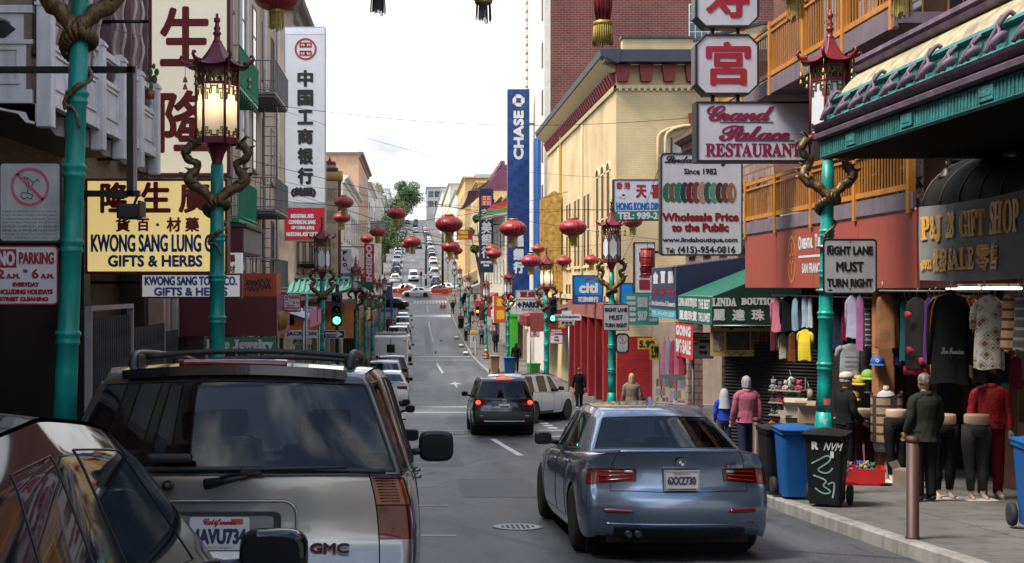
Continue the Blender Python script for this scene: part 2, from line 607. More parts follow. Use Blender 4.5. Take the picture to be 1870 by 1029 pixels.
mk=MB()
def addmark(*a,**k):
 t=mark(*a,**k);mk.add(t.v,t.f)
for y in(10.4,13.2,16.3,19.3,22.2,25.2,28.2):addmark(.02,.46,y,y+.1)
for y in range(53,180,3):
 addmark(-.05,.38,y,y+.12)
for y in(34.6,37.4,47.6,50.6):addmark(XL+.2,XR-.1,y,y+.3)
addmark(2.35,2.5,27.5,33.5,sk=-.25)
addmark(1.75,1.9,78,92,sk=-.12)
addmark(1.72,1.9,118,146,sk=-.1)
addmark(1.72,1.9,160,170)
for y in(96,100.5):addmark(XL+2,XR-.1,y,y+.35)
addmark(XL+2.1,XR-.1,153,156.5)
for y in(173,177):addmark(XL+2,XR-.2,y,y+.5)
for i in range(12):addmark(XL+2.2+i*.45,XL+2.5+i*.45,174.3,176.6)
for x in(2.2,3.9):
 addmark(x,x+.12,64,67)
 y=67
 mk.add([(x-.35,y-.3,gz(y)+.005),(x+.5,y-.3,gz(y)+.005),(x+.06,y+1.6,gz(y+1.6)+.005)],[(0,1,2)])
for i in range(5):
 addmark(4.3+.0*i,4.6,38.6+i*1.3,39.2+i*1.3)
tag(mk.build('road_markings',PAINT),kind='structure')
PATCHM=mat('asphalt_patch',(.055,.056,.06),.55,var=.35,scale=4,bump=.3,bscale=70)
pm_=MB()
for(x0,x1,y0,y1)in((.7,1.9,17.5,21.0),(2.6,3.3,9.5,12.5),(-.1,1.0,24,31),(1.2,2.8,41,45.5),(2.9,4.2,55,66),(-.1,.9,70,84),(2.2,3.0,88,99),(1.0,1.6,104,140)):
 t_=mark(x0,x1,y0,y1,.0022);pm_.add(t_.v,t_.f)
tag(pm_.build('asphalt_patches',PATCHM),kind='structure')
# utility covers
def cover(x,y,r,label):
 t=thing('manhole_cover',label,'manhole cover',(x,y,gz(y)+.006))
 sl_=(gz(y+.5)-gz(y-.5))
 mb=MB();mb.lathe([(r,0),(r,.004),(r*.82,.004),(r*.8,.0025),(0.0001,.0025)],28)
 mb.v=[(a,b,c+b*sl_)for a,b,c in mb.v]
 mb.build('ring',mat('cover_ring',(.42,.42,.41),.6,var=.3,scale=9),t)
 m2=MB()
 for k in range(-3,4):
  for j in range(-3,4):
   if k*k+j*j<11:m2 .box(k*r*.2-r*.06,k*r*.2+r*.06,j*r*.2-r*.06,j*r*.2+r*.06,.0026,.0075)
 m2 .v=[(a,b,c+b*sl_)for a,b,c in m2 .v]
 m2 .build('grate',mat('cover_iron',(.12,.12,.12),.55,.6),t)
cover(1.2,14.0,.29,'pale round utility cover in the road beside the silver blue sedan')
cover(1.1,35.9,.42,'round utility cover on the crosswalk beside the black crossover')
# ------------------------------------------------------------------ building kit
PANEM=mat('pane_matte',(.075,.05,.025),.5,var=.2,spec=.1)
PANES=[glassmat('pane_dark',(.02,.025,.03)),glassmat('pane_blue',(.05,.07,.09)),mat('pane_blind',(.38,.38,.35),.25,var=.1,scale=8,spec=.6)]
TRIM={}
_WM={}
def winmesh(w,h,style,mf,pane):
 k=(round(w,2),round(h,2),style,mf.name,pane.name)
 if k in _WM:return _WM[k]
 fr,pn=MB(),MB()
 t=.07
 fr.box(-w/2,-w/2+t,-.03,.02,0,h);fr.box(w/2-t,w/2,-.03,.02,0,h)
 fr.box(-w/2+t,w/2-t,-.03,.02,h-t,h);fr.box(-w/2+t,w/2-t,-.029,.02,0,t)
 fr.box(-w/2-.05,w/2+.05,-.09,.02,-.08,-.002)
 if style in('sash','arch'):fr.box(-w/2+t,w/2-t,-.028,0.01,h*.5-.025,h*.5+.025)
 if style=='grid':
  n=max(2,int(w/.4))
  for i in range(1,n):fr.box(-w/2+w*i/n-.018,-w/2+w*i/n+.018,-.028,0.01,t,h-t)
  k2=max(2,int(h/.5))
  for i in range(1,k2):fr.box(-w/2+t,w/2-t,-.026,0.01,h*i/k2-.018,h*i/k2+.018)
 if style=='arch':
  n=10;vs=[]
  for i in range(n+1):
   a=math.pi*i/n
   for r_ in(w/2+.12,w/2-.02):
    vs.append((r_*math.cos(a),-.05,h+r_*.75*math.sin(a)))
   for r_ in(w/2+.12,w/2-.02):
    vs.append((r_*math.cos(a),.02,h+r_*.75*math.sin(a)))
  fr.add(vs,[f for i in range(n)for f in((4*i,4*i+1,4*i+5,4*i+4),(4*i,4*i+4,4*i+6,4*i+2),(4*i+1,4*i+3,4*i+7,4*i+5))])
  pn.add([((w/2-.02)*math.cos(math.pi*i/n),-.02,h+(w/2-.02)*.75*math.sin(math.pi*i/n))for i in range(n+1)],[tuple(range(n+1))])
 if style=='hood':
  fr.prism([(-w/2-.15,h+.002),(w/2+.15,h+.002),(w/2+.2,h+.2),(-w/2-.2,h+.2)],-.2,.02)
 pn.box(-w/2+t,w/2-t,-.018,-.010,t,h-t)
 _WM[k]=(fr.mesh('window',mf),pn.mesh('pane',pane))
 return _WM[k]
def window(parent,loc,facing,w,h,style='sash',mf=None,pane=None,rnd=None):
 pane=pane or PANES[(hash((round(loc[1],1),round(loc[2],1),round(loc[0],1)))%5)//2]
 a,b=winmesh(w,h,style,mf,pane)
 rz={'S':0,'E':R(90),'W':R(-90)}[facing]
 o=link('window',a,parent,loc,rz)
 link('pane',b,o)
 return o
def building(name,label,side,y0,y1,ztop,m,rowsz=(),n=3,w=1.0,h=1.7,style='sash',mf=None,depth=12,cat='building',cornice=None,xf=None,end=0,group=None,ch=.5,shop=None):
 xf=xf if xf is not None else(FL if side=='L'else FR)
 zb=min(gz(y0),gz(y1),gz((y0+y1)/2))-.4
 t=thing(name,label,cat,(xf,y0,zb),group=group)
 s=-1 if side=='L'else 1
 H,D=ztop-zb,y1-y0
 a,b=(xf-depth,xf)if side=='L'else(xf,xf+depth)
 if shop:
  sh=gz((y0+y1)/2)-zb+shop
  MB().box(a-xf,b-xf,0,D,sh,H).build('wall',m,t)
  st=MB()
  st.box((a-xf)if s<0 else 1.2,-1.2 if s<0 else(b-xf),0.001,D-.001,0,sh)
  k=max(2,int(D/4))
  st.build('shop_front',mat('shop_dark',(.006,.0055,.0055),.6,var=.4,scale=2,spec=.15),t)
  for i in range(k+1):
   yy=min(max(0.2,D*i/k),D-.2)
   MB().box(-.45 if s<0 else 0,0 if s<0 else .45,yy-.19,yy+.19,0,sh-.002).build('pier',m if name!='balcony_building'else DKBROWN,t)
 else:
  MB().box(a-xf,b-xf,0,D,0,H).build('wall',m,t)
 cm=cornice or m
 MB().prism([(0,H-ch),(-s*.12,H-ch*.8),(-s*.15,H-ch*.45),(-s*.38,H-ch*.2),(-s*.42,H+.06),(0,H+.08)],-.3,D+.0,'y').build('cornice',cm,t,fix=True)
 MB().box(a-xf,b-xf-(0 if s>0 else .0),-.28,-.003,H-ch*.4,H+.05).build('cornice',cm,t)
 mf=mf or mat('trim_white',(.5,.49,.46),.6,var=.1)
 for z in rowsz:
  for i in range(n):
   window(t,(-s*.0,D*(i+.5)/n,z-zb),'E'if side=='L'else'W',w,h,style,mf)
  for i in range(end):
   xx=(s)*(1.6+i*2.6)
   window(t,(xx,0,z-zb),'S',w,h,style,mf)
 return t
WHT=mat('trim_white',(.5,.49,.46),.6,var=.1)
BEIGE=mat('beige_stucco',(.46,.36,.27),.85,var=.1,scale=1.2,dirt=.35,bump=.1)
PALEPINK=mat('pale_pink_stucco',(.50,.36,.28),.85,var=.1,scale=1.2,dirt=.3,bump=.1)
WHITEW=mat('white_stucco',(.62,.62,.60),.85,var=.08,scale=1,dirt=.3,bump=.1)
GREYW=mat('grey_stucco',(.36,.36,.37),.85,var=.1,dirt=.3)
TAN=mat('peach_stucco',(.55,.34,.22),.85,var=.08,scale=.8,dirt=.25)
YEL=mat('ochre_stucco',(.55,.36,.14),.85,var=.1,dirt=.25)
DKBROWN=mat('dark_brown_wood',(.022,.014,.011),.6,var=.2)
MAUVE=mat('mauve_paint',(.19,.10,.11),.7,var=.15,dirt=.4)
TANBRICK=brickmat('tan_brick',(.20,.14,.09),(.15,.10,.065),(.14,.11,.09))
# near row on the side of the parked cars
building('shop_building','brown building beside the camera with tall sash windows','L',-44,-3,9.5,TAN,(2.4,6),7,1.2,2.2,mf=DKBROWN,cornice=DKBROWN)
lb=building('balcony_building','mauve fronted tan brick building behind the white carved balcony','L',-3,24,11,TANBRICK,(3.3,7),6,1.1,2.3,mf=DKBROWN,cornice=MAUVE,shop=3.2,xf=-5.3)
zb=lb.location.z
for i,y in enumerate((17.2,19.0,20.6,22.0,23.3)):
 p=MB().box(.001,.22,y+3-.42,y+3+.42,2.2-zb,10.3-zb).build('pilaster',MAUVE,lb)
 q=MB()
 for k in range(2):
  yy=y+3-.3+.6*k
  q.tube([(.25+.03*math.cos(j*1.1),yy+.03*math.sin(j*1.1),2.3-zb+j*.12)for j in range(60)],.035,5)
 q.build('moulding',mat('mould_white',(.45,.40,.40),.7),p)
lc=building('apartment_building','pale pink apartment building with green fire balconies','L',24,34,10.5,PALEPINK,(1.7,4.6,7.5),3,1.0,1.9,mf=DKBROWN,shop=2.9)
ld=building('apartment_building','beige apartment building with grey fire balconies and drainpipes','L',34,43.5,12,BEIGE,(.4,3.6,6.8),4,.9,1.9,mf=mat('trim_brown',(.16,.10,.07),.6),cornice=mat('trim_brown'),shop=3)
for y in(24.4,33.7):MB().tube([(.12,y-24+.0,.5),(.12,y-24,13)],.07,6).build('drainpipe',WHT,lc)
for y in(1.0,5.2,8.9):MB().tube([(.12,y,.5),(.12,y,16)],.07,6).build('drainpipe',WHT,ld)
# far row, same side, beyond the cross street
fa=building('corner_building','beige corner building with dark brown cornice behind the bank sign','L',50,62,11.9,BEIGE,(.6,3.8,7.2),4,1.0,2.0,'hood',mat('trim_brown'),cornice=DKBROWN,end=2,ch=1.0,shop=3.6)
building('low_building','low white building between the beige corner and the peach block','L',62,84,5.6,WHITEW,(.4,3.0),6,1.0,1.6,mf=GREYW,shop=3.2)
fb=building('balcony_building','white building with arched balconies below the peach block','L',84,108,7.7,WHITEW,(.2,3.4),7,1.2,1.7,'arch',GREYW,end=2,shop=3.2)
building('tower_block','tall peach rendered block with blank end wall','L',108,130,12.0,TAN,(2,5,8.4),5,1.2,1.8,mf=WHT,cornice=mat('trim_brown'),shop=3.2)
building('hotel_building','white hotel building beyond the peach block','L',130,152,11.2,WHITEW,(1,4.2,7.4),4,1.4,1.9,mf=mat('trim_dark',(.05,.05,.06),.5),end=2,shop=3.2)
building('row_house','cream bay windowed house below the hill','L',152,166,13.2,mat('cream_stucco',(.6,.55,.44),.85,dirt=.25),(2,5.4,8.8),3,1.3,1.9,mf=WHT,shop=3.2)
building('row_house','pale grey house at the corner below the trees','L',166,182,14.2,mat('pale_grey',(.5,.52,.55),.85,dirt=.25),(3,6.4,9.8),3,1.3,1.9,mf=WHT,end=2,shop=3.4)
hl=['white house on the hill above the parked vans','pale yellow house halfway up the hill','grey house high on the hill beside the trees','white gabled house near the hilltop']
for i,(y0,y1,zt,m)in enumerate(((290,330,19,WHITEW),(330,380,25,mat('cream_stucco')),(380,440,29,GREYW),(440,500,36,WHITEW))):
 building('hillside_house',hl[i],'L',y0,y1,zt,m,(zt-9,zt-5),4,2,2.4,xf=-9.5,end=2,group='houses up the hill')
rb0=building('shop_building','grey rendered building beside the camera across the street','R',-44,6.5,6.5,GREYW,(3,),8,1.2,2,mf=DKBROWN,cornice=MAUVE)
# cream corner building beyond the cross street
CREAM=brickmat('cream_painted_brick',(.64,.49,.27),(.61,.46,.25),(.51,.38,.2),.22,.075,.01)
CREAMT=mat('cream_trim',(.66,.52,.30),.7,var=.1)
OXRED=mat('oxblood_paint',(.22,.035,.03),.6,var=.15)
NAVYBLK=mat('blue_black_paint',(.03,.035,.05),.5,var=.2)
zb=gz(52)-.6
cb=thing('corner_building','cream painted brick corner building with oxblood cornice brackets','building',(FR,50.8,zb))
ZC=9.35-zb
Dn=26.2
MB().box(0,16,0,Dn,0,ZC).build('wall',CREAM,cb)
co=MB()
co.prism([(0,ZC-.05),(-.75,ZC+.25),(-.8,ZC+.5),(.1,ZC+.55)],-.75,Dn,'y')
co.box(-.6,16,-.72,-.003,ZC+.02,ZC+.52)
co.build('cornice',NAVYBLK,cb,fix=True)
sf=MB();sf.prism([(-.001,ZC-.3),(-.1,ZC-.3),(-.7,ZC+.22),(0,ZC-.03)],-.1,Dn,'y');sf.build('soffit',CREAMT,cb,fix=True)
MB().box(.4,16,.35,Dn-.5,ZC+.01,ZC+.75).build('roof_parapet',mat('slate_grey',(.25,.29,.34),.6),cb)
pp=MB()
pp.box(.3,3.3,.2,.6,ZC+.6,ZC+1.15);pp.prism([(3.3,ZC+.6),(9.3,ZC+.6),(9.3,ZC+1.0),(6.3,ZC+1.75),(3.3,ZC+1.0)],.2,.6)
pp.build('parapet',CREAM,cb)
cp=MB();cp.box(.24,3.3,.12,.68,ZC+1.152,ZC+1.25)
for a,b in(((3.3,ZC+1.02),(6.3,ZC+1.77)),((6.3,ZC+1.77),(9.3,ZC+1.02))):
 cp.add([(a[0],.12,a[1]),(b[0],.12,b[1]),(b[0],.68,b[1]),(a[0],.68,a[1]),(a[0],.12,a[1]+.12),(b[0],.12,b[1]+.12),(b[0],.68,b[1]+.12),(a[0],.68,a[1]+.12)],[(0,3,2,1),(4,5,6,7),(0,1,5,4),(1,2,6,5),(2,3,7,6),(3,0,4,7)])
cp.build('coping',NAVYBLK,cb)
for i in range(16):
 x=.05+i*.97
 MB().prism([(x,ZC-.72),(x+.42,ZC-.72),(x+.52,ZC-.02),(x-.1,ZC-.02)],-.3,-.002).build('bracket',OXRED,cb)
for i in range(42):
 y=.15+i*.62
 MB().prism([(-.002,ZC-.75),(-.12,ZC-.75),(-.3,ZC-.31),(-.002,ZC-.31)],y,y+.3,'y').build('bracket',OXRED,cb,fix=True)
dn=MB();dn.box(-.1,16,-.1,-.003,ZC-1.0,ZC-.86);dn.box(-.1,-.003,-.1,Dn,ZC-1.001,ZC-.861)
for i in range(60):dn.box(.1+i*.26,.22+i*.26,-.14,-.103,ZC-1.1,ZC-.9)
for i in range(96):dn.box(-.14,-.103,.1+i*.27,.22+i*.27,ZC-1.1,ZC-.9)
dn.build('dentil_moulding',CREAMT,cb)
zs=1.0-zb
for i,y in enumerate((2.0,3.55,5.1,8.0,9.3,11.5,12.8,15.0,16.2,20.6,22.0,23.4)):
 arch=i in(0,1,2,9,10,11)
 hh=4.1 if arch else 3.6
 window(cb,(0,y,zs),'W',.9,hh,'arch'if arch else'sash',CREAMT,PANEM)
 if arch:window(cb,(0,y,zs-3.2),'W',.9,2.4,'sash',CREAMT,PANEM)
 else:window(cb,(0,y,zs-3.0),'W',.9,2.2,'sash',CREAMT,PANEM)
MB().box(-.12,-.003,18.6,18.85,3,ZC-.3).build('drainpipe',mat('mustard_paint',(.5,.33,.06),.6),cb)
for x in(3.3,8.6):
 wdw=window(cb,(x,0,4.2-zb),'S',2.0,2.1,'sash',NAVYBLK,PANES[2])
 fr=MB()
 for rr,yy in((1.55,-.1),(1.25,-.16)):
  pts=[(x-rr,yy,3.9-zb),(x-rr,yy,6.3-zb)]+[(x-rr*math.cos(math.pi*k/8),yy,6.3-zb+.5*math.sin(math.pi*k/8))for k in range(1,8)]+[(x+rr,yy,6.3-zb),(x+rr,yy,3.9-zb)]
  fr.tube(pts,.07,5)
 fr.build('window_surround',CREAMT,cb)
 MB().prism([(x-.17,6.35-zb),(x+.17,6.35-zb),(x+.26,7.3-zb),(x-.26,7.3-zb)],-.26,-.003).build('keystone',OXRED,cb)
RED=mat('bank_red',(.26,.018,.02),.35,var=.12)
bk=MB();bk.box(-.14,-.004,0,12,0,4.4)
bk.build('bank_front',mat('shop_glass_dark',(.012,.012,.015),.12,var=.2,scale=2),cb)
for y in(0.15,2.3,4.6,6.9,9.2,11.6):MB().box(-.5,-.142,y,y+.42,0,4.3).build('pier',RED,cb)
MB().box(-.5,-.003,-.05,12.1,4.302,5.0).build('fascia',mat('bank_fascia',(.30,.10,.08),.5),cb)
for y,z0,z1 in((9.9,-.5,ZC-1.2),(19.9,.5,ZC-1.2)):MB().tube([(-.06,y,z0+4),(-.06,y,z1)],.05,6).build('conduit',CREAMT,cb)
bb=MB();bb.box(-.09,-.003,-.08,Dn,4.95+.1,5.3);bb.box(-.07,-.003,-.06,Dn,zs+3.95,zs+4.08)if False else None;bb.build('string_course',CREAMT,cb)
ms=MB()
for k in range(4):ms.box(-.19,-.143,.6,11.5,.9+k*.95,.95+k*.95)
ms.build('glazing_bars',mat('dark_bronze',(.05,.045,.04),.4,.6),cb)
tw=MB().box(.02,1.5,-.06,-.003,0,3.6).build('tiled_pier',brickmat('red_tiles',(.36,.02,.022),(.30,.016,.02),(.16,.02,.02),.2,.2,.008,.3),cb)
MB().box(1.502,9,-.05,-.003,0,4.2).build('rendered_wall',mat('fawn_render',(.42,.30,.22),.8,dirt=.2),cb)
MB().box(1.8,3.3,-.09,-.052,1.6,2.9).build('wall_plate',mat('plate_grey',(.16,.15,.15),.5,.4),cb)
# red brick tower beyond
BRK=brickmat('red_brick',(.155,.034,.025),(.10,.025,.019),(.17,.105,.085),.42,.15,.017)
zb=gz(80)-.5
bt=thing('brick_tower','tall red brick office tower rising behind the cream building','building',(FR,78,zb))
MB().box(.30,22,0,16,0,32-zb).build('wall',BRK,bt)
CONC=mat('pale_concrete',(.62,.58,.52),.8,var=.08,dirt=.2)
rb_=MB();rb_.box(-.1,.298,0,12,0,34-zb)
rb_.build('concrete_fin',CONC,bt)
for k in range(10):MB().box(-.16,-.102,.6,1.2,5+k*3.1,6.6+k*3.1).build('lattice',TANBRICK,bt)
qn=MB()
for k in range(56):qn.box(-.26,-.105,10.9,12.05,3+k*.62,3.4+k*.62)
qn.build('quoin',CONC,bt)
MB().box(-.3,-.105,2.0,5,6,16.2).build('blue_panel',mat('panel_blue',(.01,.08,.30),.4),bt)
for(x,z)in((11.4,15.9),(17.4,15.9),(11.4,8.5),(17.4,8.5),(11.4,22),(17.4,22)):
 window(bt,(x-.9,0,z-zb),'S',2.5,2.4,'grid',WHT,PANES[1])
building('office_building','beige office building behind the tall blue bank sign','R',94,112,8,BEIGE,(1,4),4,1.2,1.9,shop=3.2)
pg=building('pagoda_building','cream building under a swept purple pagoda roof','R',112,140,8.4,mat('cream_stucco'),(.5,3.7),6,1.2,1.7,'arch',end=1,cornice=CREAMT,shop=3.2)
building('shop_building','white two storey shops beyond the purple pagoda roof','R',140,160,9.5,WHITEW,(2,5.4),5,1.2,1.8,end=1,shop=3.2)
building('shop_building','ochre corner block before the traffic signal','R',160,182,14.0,YEL,(3,6.4,9.8),5,1.2,1.9,end=2,shop=3.4)
hr=['ochre block just up the hill past the crossing','white apartment block partway up the hill','cream bay windowed house further up the hill','tall white house near the crest of the hill']
for i,(y0,y1,zt,m)in enumerate(((203,240,18.5,YEL),(240,290,19.5,WHITEW),(290,370,25,mat('cream_stucco')),(370,500,30,WHITEW))):
 building('hillside_building',hr[i],'R',y0,y1,zt,m,(zt-12,zt-8.4,zt-4.6),6,1.8,2.2,end=3,depth=16,group='buildings up the hill')
building('hilltop_building','grey flat roofed block closing the top of the hill','R',500,540,41.5,GREYW,(33,37),5,2.4,2.8,end=5,depth=24,xf=5.2)
building('penthouse_building','pale glass topped block behind the navy bank sign','R',262,280,24.6,mat('mint_render',(.50,.58,.55),.6),(21,),4,2,2,end=4,xf=13.5,depth=20,mf=WHT)
building('flat_block','white flat roofed block above the pagoda roof','R',282,300,23.5,mat('pale_grey'),(18,20.6),4,2,1.6,end=5,xf=10.4,depth=14)
# ------------------------------------------------------------------ dragon lamp posts
TEAL=mat('teal_paint',(.006,.30,.25),.42,var=.2,scale=4,dirt=.55,bump=.25,bscale=14)
GOLD=mat('aged_bronze',(.115,.068,.028),.45,.45,var=.6,scale=9,bump=.5,bscale=40)
LRED=mat('lacquer_red',(.155,.012,.022),.38,var=.15,scale=4)
MAROON=mat('lacquer_maroon',(.13,.01,.03),.4,var=.15,scale=4)
FRET=mat('fret_gold',(.16,.12,.04),.4,.5)
FROST=mat('frosted_glass',(.60,.62,.66),.35,var=.05)
BRASS=mat('bell_brass',(.25,.17,.06),.35,.8)
def frostlit():
 m=bpy.data.materials.new('frosted_glass_lit');m.use_nodes=True
 n,l=m.node_tree.nodes,m.node_tree.links
 a=n.new('ShaderNodeBsdfTranslucent');a.inputs[0].default_value=(.75,.70,.58,1)
 b=n['Principled BSDF'];b.inputs['Base Color'].default_value=(.55,.55,.52,1);b.inputs['Roughness'].default_value=.35
 mx_=n.new('ShaderNodeMixShader');mx_.inputs[0].default_value=.55
 l.new(b.outputs[0],mx_.inputs[1]);l.new(a.outputs[0],mx_.inputs[2]);l.new(mx_.outputs[0],n['Material Output'].inputs[0])
 return m
FLIT=frostlit()
def hexr(a):
 k=(a%(math.pi/3))-math.pi/6
 return math.cos(math.pi/6)/math.cos(k)
def lamp_post(label,loc,lit=False,roof=LRED,full=True):
 t=thing('street_lamp',label,'street lamp',loc,0,'dragon lamp posts along both kerbs')
 b=MB()
 b.lathe([(.26,0),(.26,.16),(.23,.2),(.23,.24),(.25,.28),(.25,.36),(.2,.44),(.19,.56),(.22,.62),(.22,.68),(.17,.74),(.16,.8)],12,mi=0)
 b.lathe([(.262,.03),(.262,.12)],12,mi=1);b.lathe([(.253,.295),(.253,.345)],12,mi=1);b.lathe([(.202,.46),(.196,.54)],12,mi=1)
 b.build('base',[mat('base_gold',(.38,.24,.10),.45,.3,var=.3,scale=6),LRED],t)
 p=MB()
 p.lathe([(.155,.8),(.16,.84),(.14,.95),(.118,1.12)],24,flute=.05,nfl=12)
 prof=[(.118,1.12),(.113,1.5)]
 def rng(z,r):return[(r,z-.06),(r+.012,z-.05),(r+.018,z-.035),(r+.008,z-.02),(r+.005,z),(r+.024,z+.02),(r+.024,z+.035),(r+.005,z+.05),(r,z+.06)]
 for z,r in((1.75,.110),(2.45,.106),(3.02,.102),(3.58,.098)):prof+=rng(z,r)
 prof+=[(.092,4.2),(.086,4.58)]
 p.lathe(prof,20)
 p.build('pole',TEAL,t)
 for s in(1,-1):
  d=MB()
  pts,rad=[],[]
  key=[(.33,0,4.86,.05),(.40,-.02,4.80,.055),(.43,-.03,4.72,.05),(.37,-.02,4.64,.045),(.27,0,4.60,.042),(.30,.02,4.50,.05),(.38,.0,4.43,.062),(.36,-.02,4.33,.066),(.26,-.06,4.26,.062),(.16,-.10,4.20,.058),(.08,-.13,4.12,.055)]
  for(x,y,z,r)in key:pts.append((s*x,y,z));rad.append(r)
  for k in range(1,30):
   a=-math.pi/2+s*(-.55+k*.20)
   u=k/29
   rr=.125+.03*(1-u)
   pts.append((rr*math.cos(a)*(1 if s>0 else 1),rr*math.sin(a),4.10-u*(.42 if s<0 else .2)));rad.append(.05*(1-u)**.7+.008)
  if s<0:
   for k in range(1,13):
    u=k/12
    x=.09*math.cos(u*5.2+.6);z=3.68-.34*u+(.07*math.sin(max(0,u-.6)*9)if u>.6 else 0)
    pts.append((x,-.13-.01*math.sin(3*u),z));rad.append(.022-.012*u)
  sm,sr=[],[]
  for i in range(len(pts)-1):
   for q in range(3):
    w=q/3
    p0,p1,p2,p3=[Vector(pts[min(max(i+o,0),len(pts)-1)])for o in(-1,0,1,2)]
    sm.append(.5*((2*p1)+(p2-p0)*w+(2*p0-5*p1+4*p2-p3)*w*w+(3*p1-p0-3*p2+p3)*w**3))
    sr.append((rad[i]*(1-w)+rad[i+1]*w)*1.25*(1+.13*math.sin((i*3+q)*1.7)))
  d.tube(sm,sr,8)
  d.tube([(s*.33,0,4.87),(s*.27,-.02,4.89),(s*.20,-.02,4.86)],[.055,.05,.03],7)
  d.tube([(s*.33,0,4.83),(s*.26,-.02,4.81)],[.035,.02],6)
  for q in(-.04,.04):d.tube([(s*.34,q,4.90),(s*.41,q*1.8,4.97),(s*.46,q*2,4.95)],[.018,.012,.004],5)
  for i in range(4,30,3):
   c,r0=sm[i],sr[i]
   d.tube([c+Vector((s*r0*.5,0,r0*.4)),c+Vector((s*r0*1.7,0,r0*1.0))],[r0*.45,.003],5)
  for(x,z)in((.40,4.40),(.2,4.22)):
   d.tube([(s*x,-.04,z),(s*(x-.06),-.12,z-.08),(s*(x-.12),-.12,z-.05)],[.035,.024,.015],6)
  d.build('dragon',GOLD,t)
 nk=MB();nk.lathe([(.085,4.56),(.07,4.62),(.10,4.72),(.16,4.82),(.2,4.86),(.28,4.87)],6)
 nk.build('neck',roof,t)
 cr_=[(.29*math.cos(math.pi*k/3),.29*math.sin(math.pi*k/3))for k in range(6)]
 f=MB()
 for(x,y)in cr_:f.tube([(x,y,4.86),(x,y,5.93)],.019,6)
 for z0,z1,r_ in((4.86,4.95,.305),(5.66,5.70,.30),(5.86,5.95,.305)):
  o_=[(r_*math.cos(math.pi*k/3),r_*math.sin(math.pi*k/3))for k in range(6)]
  f.prism(o_,z0,z1,'z')
 f.build('lantern_frame',roof,t)
 g_=MB()
 for k in range(6):
  a,b_=cr_[k],cr_[(k+1)%6]
  sc_=.955
  g_.add([(a[0]*sc_,a[1]*sc_,4.95),(b_[0]*sc_,b_[1]*sc_,4.95),(b_[0]*sc_,b_[1]*sc_,5.66),(a[0]*sc_,a[1]*sc_,5.66)],[(0,1,2,3)])
 g_.build('lantern_glass',FLIT if lit else FROST,t)
 fm=MB()
 for k in range(6):
  a,b_=Vector(cr_[k])*.985,Vector(cr_[(k+1)%6])*.985
  def q(u,z):w=a.lerp(b_,u);return(w.x,w.y,z)
  for(m_,zz)in((1,5.655),(-1,4.955)):
   for s in(0,1):
    def uu(v):return .5+(v if s else-v)
    hh=.2 if m_>0 else .12
    pl=[(.40,0),(.40,hh),(.31,hh),(.31,hh*.55),(.36,hh*.55)],[(.40,hh*.3),(.22,hh*.3),(.22,hh*.62),(.13,hh*.62),(.13,hh*.1),(0.0,hh*.1)],[(.17,0),(.17,hh*.3)]
    for line in pl:
     for i in range(len(line)-1):
      fm.tube([q(uu(line[i][0]),zz-m_*line[i][1]),q(uu(line[i+1][0]),zz-m_*line[i+1][1])],.0085,4,caps=False,smooth=False)
  for j in range(7):fm.tube([q(.1+j*.13,5.71),q(.1+((j*3+1)%7)*.13,5.85)],.012,4,caps=False)
 fm.build('lattice',FRET,t)
 r_=MB()
 nu,nv=96,12
 def rf(u,v):
  a=2*math.pi*u
  ch=abs(math.cos(3*a))**6 if True else 0
  rr=.055+(.40-.055)*(v**1.0)
  z=6.27-.36*(1-(1-v)**2.1)
  cor=max(0,math.cos(3*a))if False else(1-abs((a%(math.pi/3))-0)/(math.pi/6)if(a%(math.pi/3))<math.pi/6 else 1-(math.pi/3-(a%(math.pi/3)))/(math.pi/6))
  z+=.06*(cor**3)*v**3
  rib=1+.022*v*math.cos(48*a)
  rr*=hexr(a)/math.cos(math.pi/6)*rib
  return(rr*math.cos(a),rr*math.sin(a),z)
 r_.grid(rf,nu,nv)
 under=MB()
 r_.add([rf(i/nu,1)for i in range(nu)]+[(0,0,5.95)],[(i,nu,(i+1)%nu)for i in range(nu)])
 ro=r_.build('lantern_roof',roof,t)
 for k in range(6):
  a=math.pi*k/3
  c_,s_=math.cos(a),math.sin(a)
  cu=MB()
  pts=[(.36,5.97),(.42,5.97),(.475,5.99),(.505,6.03),(.495,6.07),(.465,6.075),(.455,6.05)]
  cu.tube([(x*c_,x*s_,z)for x,z in pts],[.03,.03,.027,.024,.02,.018,.014],6)
  cu.build('roof_curl',roof,ro)
  if full:
   be=MB()
   x=.44
   be.tube([(x*c_,x*s_,5.97),(x*c_,x*s_,5.66)],.004,4)
   for z in(5.72,5.62):be.lathe([(.036,z),(.03,z+.02),(.02,z+.05),(.012,z+.07),(.001,z+.075)],8,(x*c_,x*s_,0))
   be.build('bell',BRASS,t)
 fi=MB();fi.lathe([(.06,6.25),(.066,6.28),(.045,6.30),(.04,6.36),(.058,6.38),(.058,6.40),(.035,6.42),(.05,6.46),(.035,6.49),(.026,6.53),(.045,6.56),(.045,6.60),(.02,6.61),(.02,6.66),(.0,6.67)],12)
 fi.build('finial',roof,t)
 if lit:
  MB().ball((0,0,5.45),.07).build('bulb',mat('bulb_glow',(1,.9,.7),.5,var=0,emit=(1,.8,.5),es=30),t)
  ld_=bpy.data.lights.new('lamp_light','POINT');ld_.energy=42;ld_.color=(1,.8,.5);ld_.shadow_soft_size=.06
  lo=bpy.data.objects.new('lamp_light',ld_);C.objects.link(lo);lo.parent=t;lo.location=(0,0,5.45)
 return t
def gs(y):return gz(y)+SW
la=lamp_post('lit dragon lamp post beside the yellow herb shop sign',(-2.72,16.6,gs(16.6)-.06),True,MAROON)
lz=lamp_post('lit dragon lamp post beside the traffic signal and parking sign',(5.66,51.7,gs(51.7)),True,LRED)
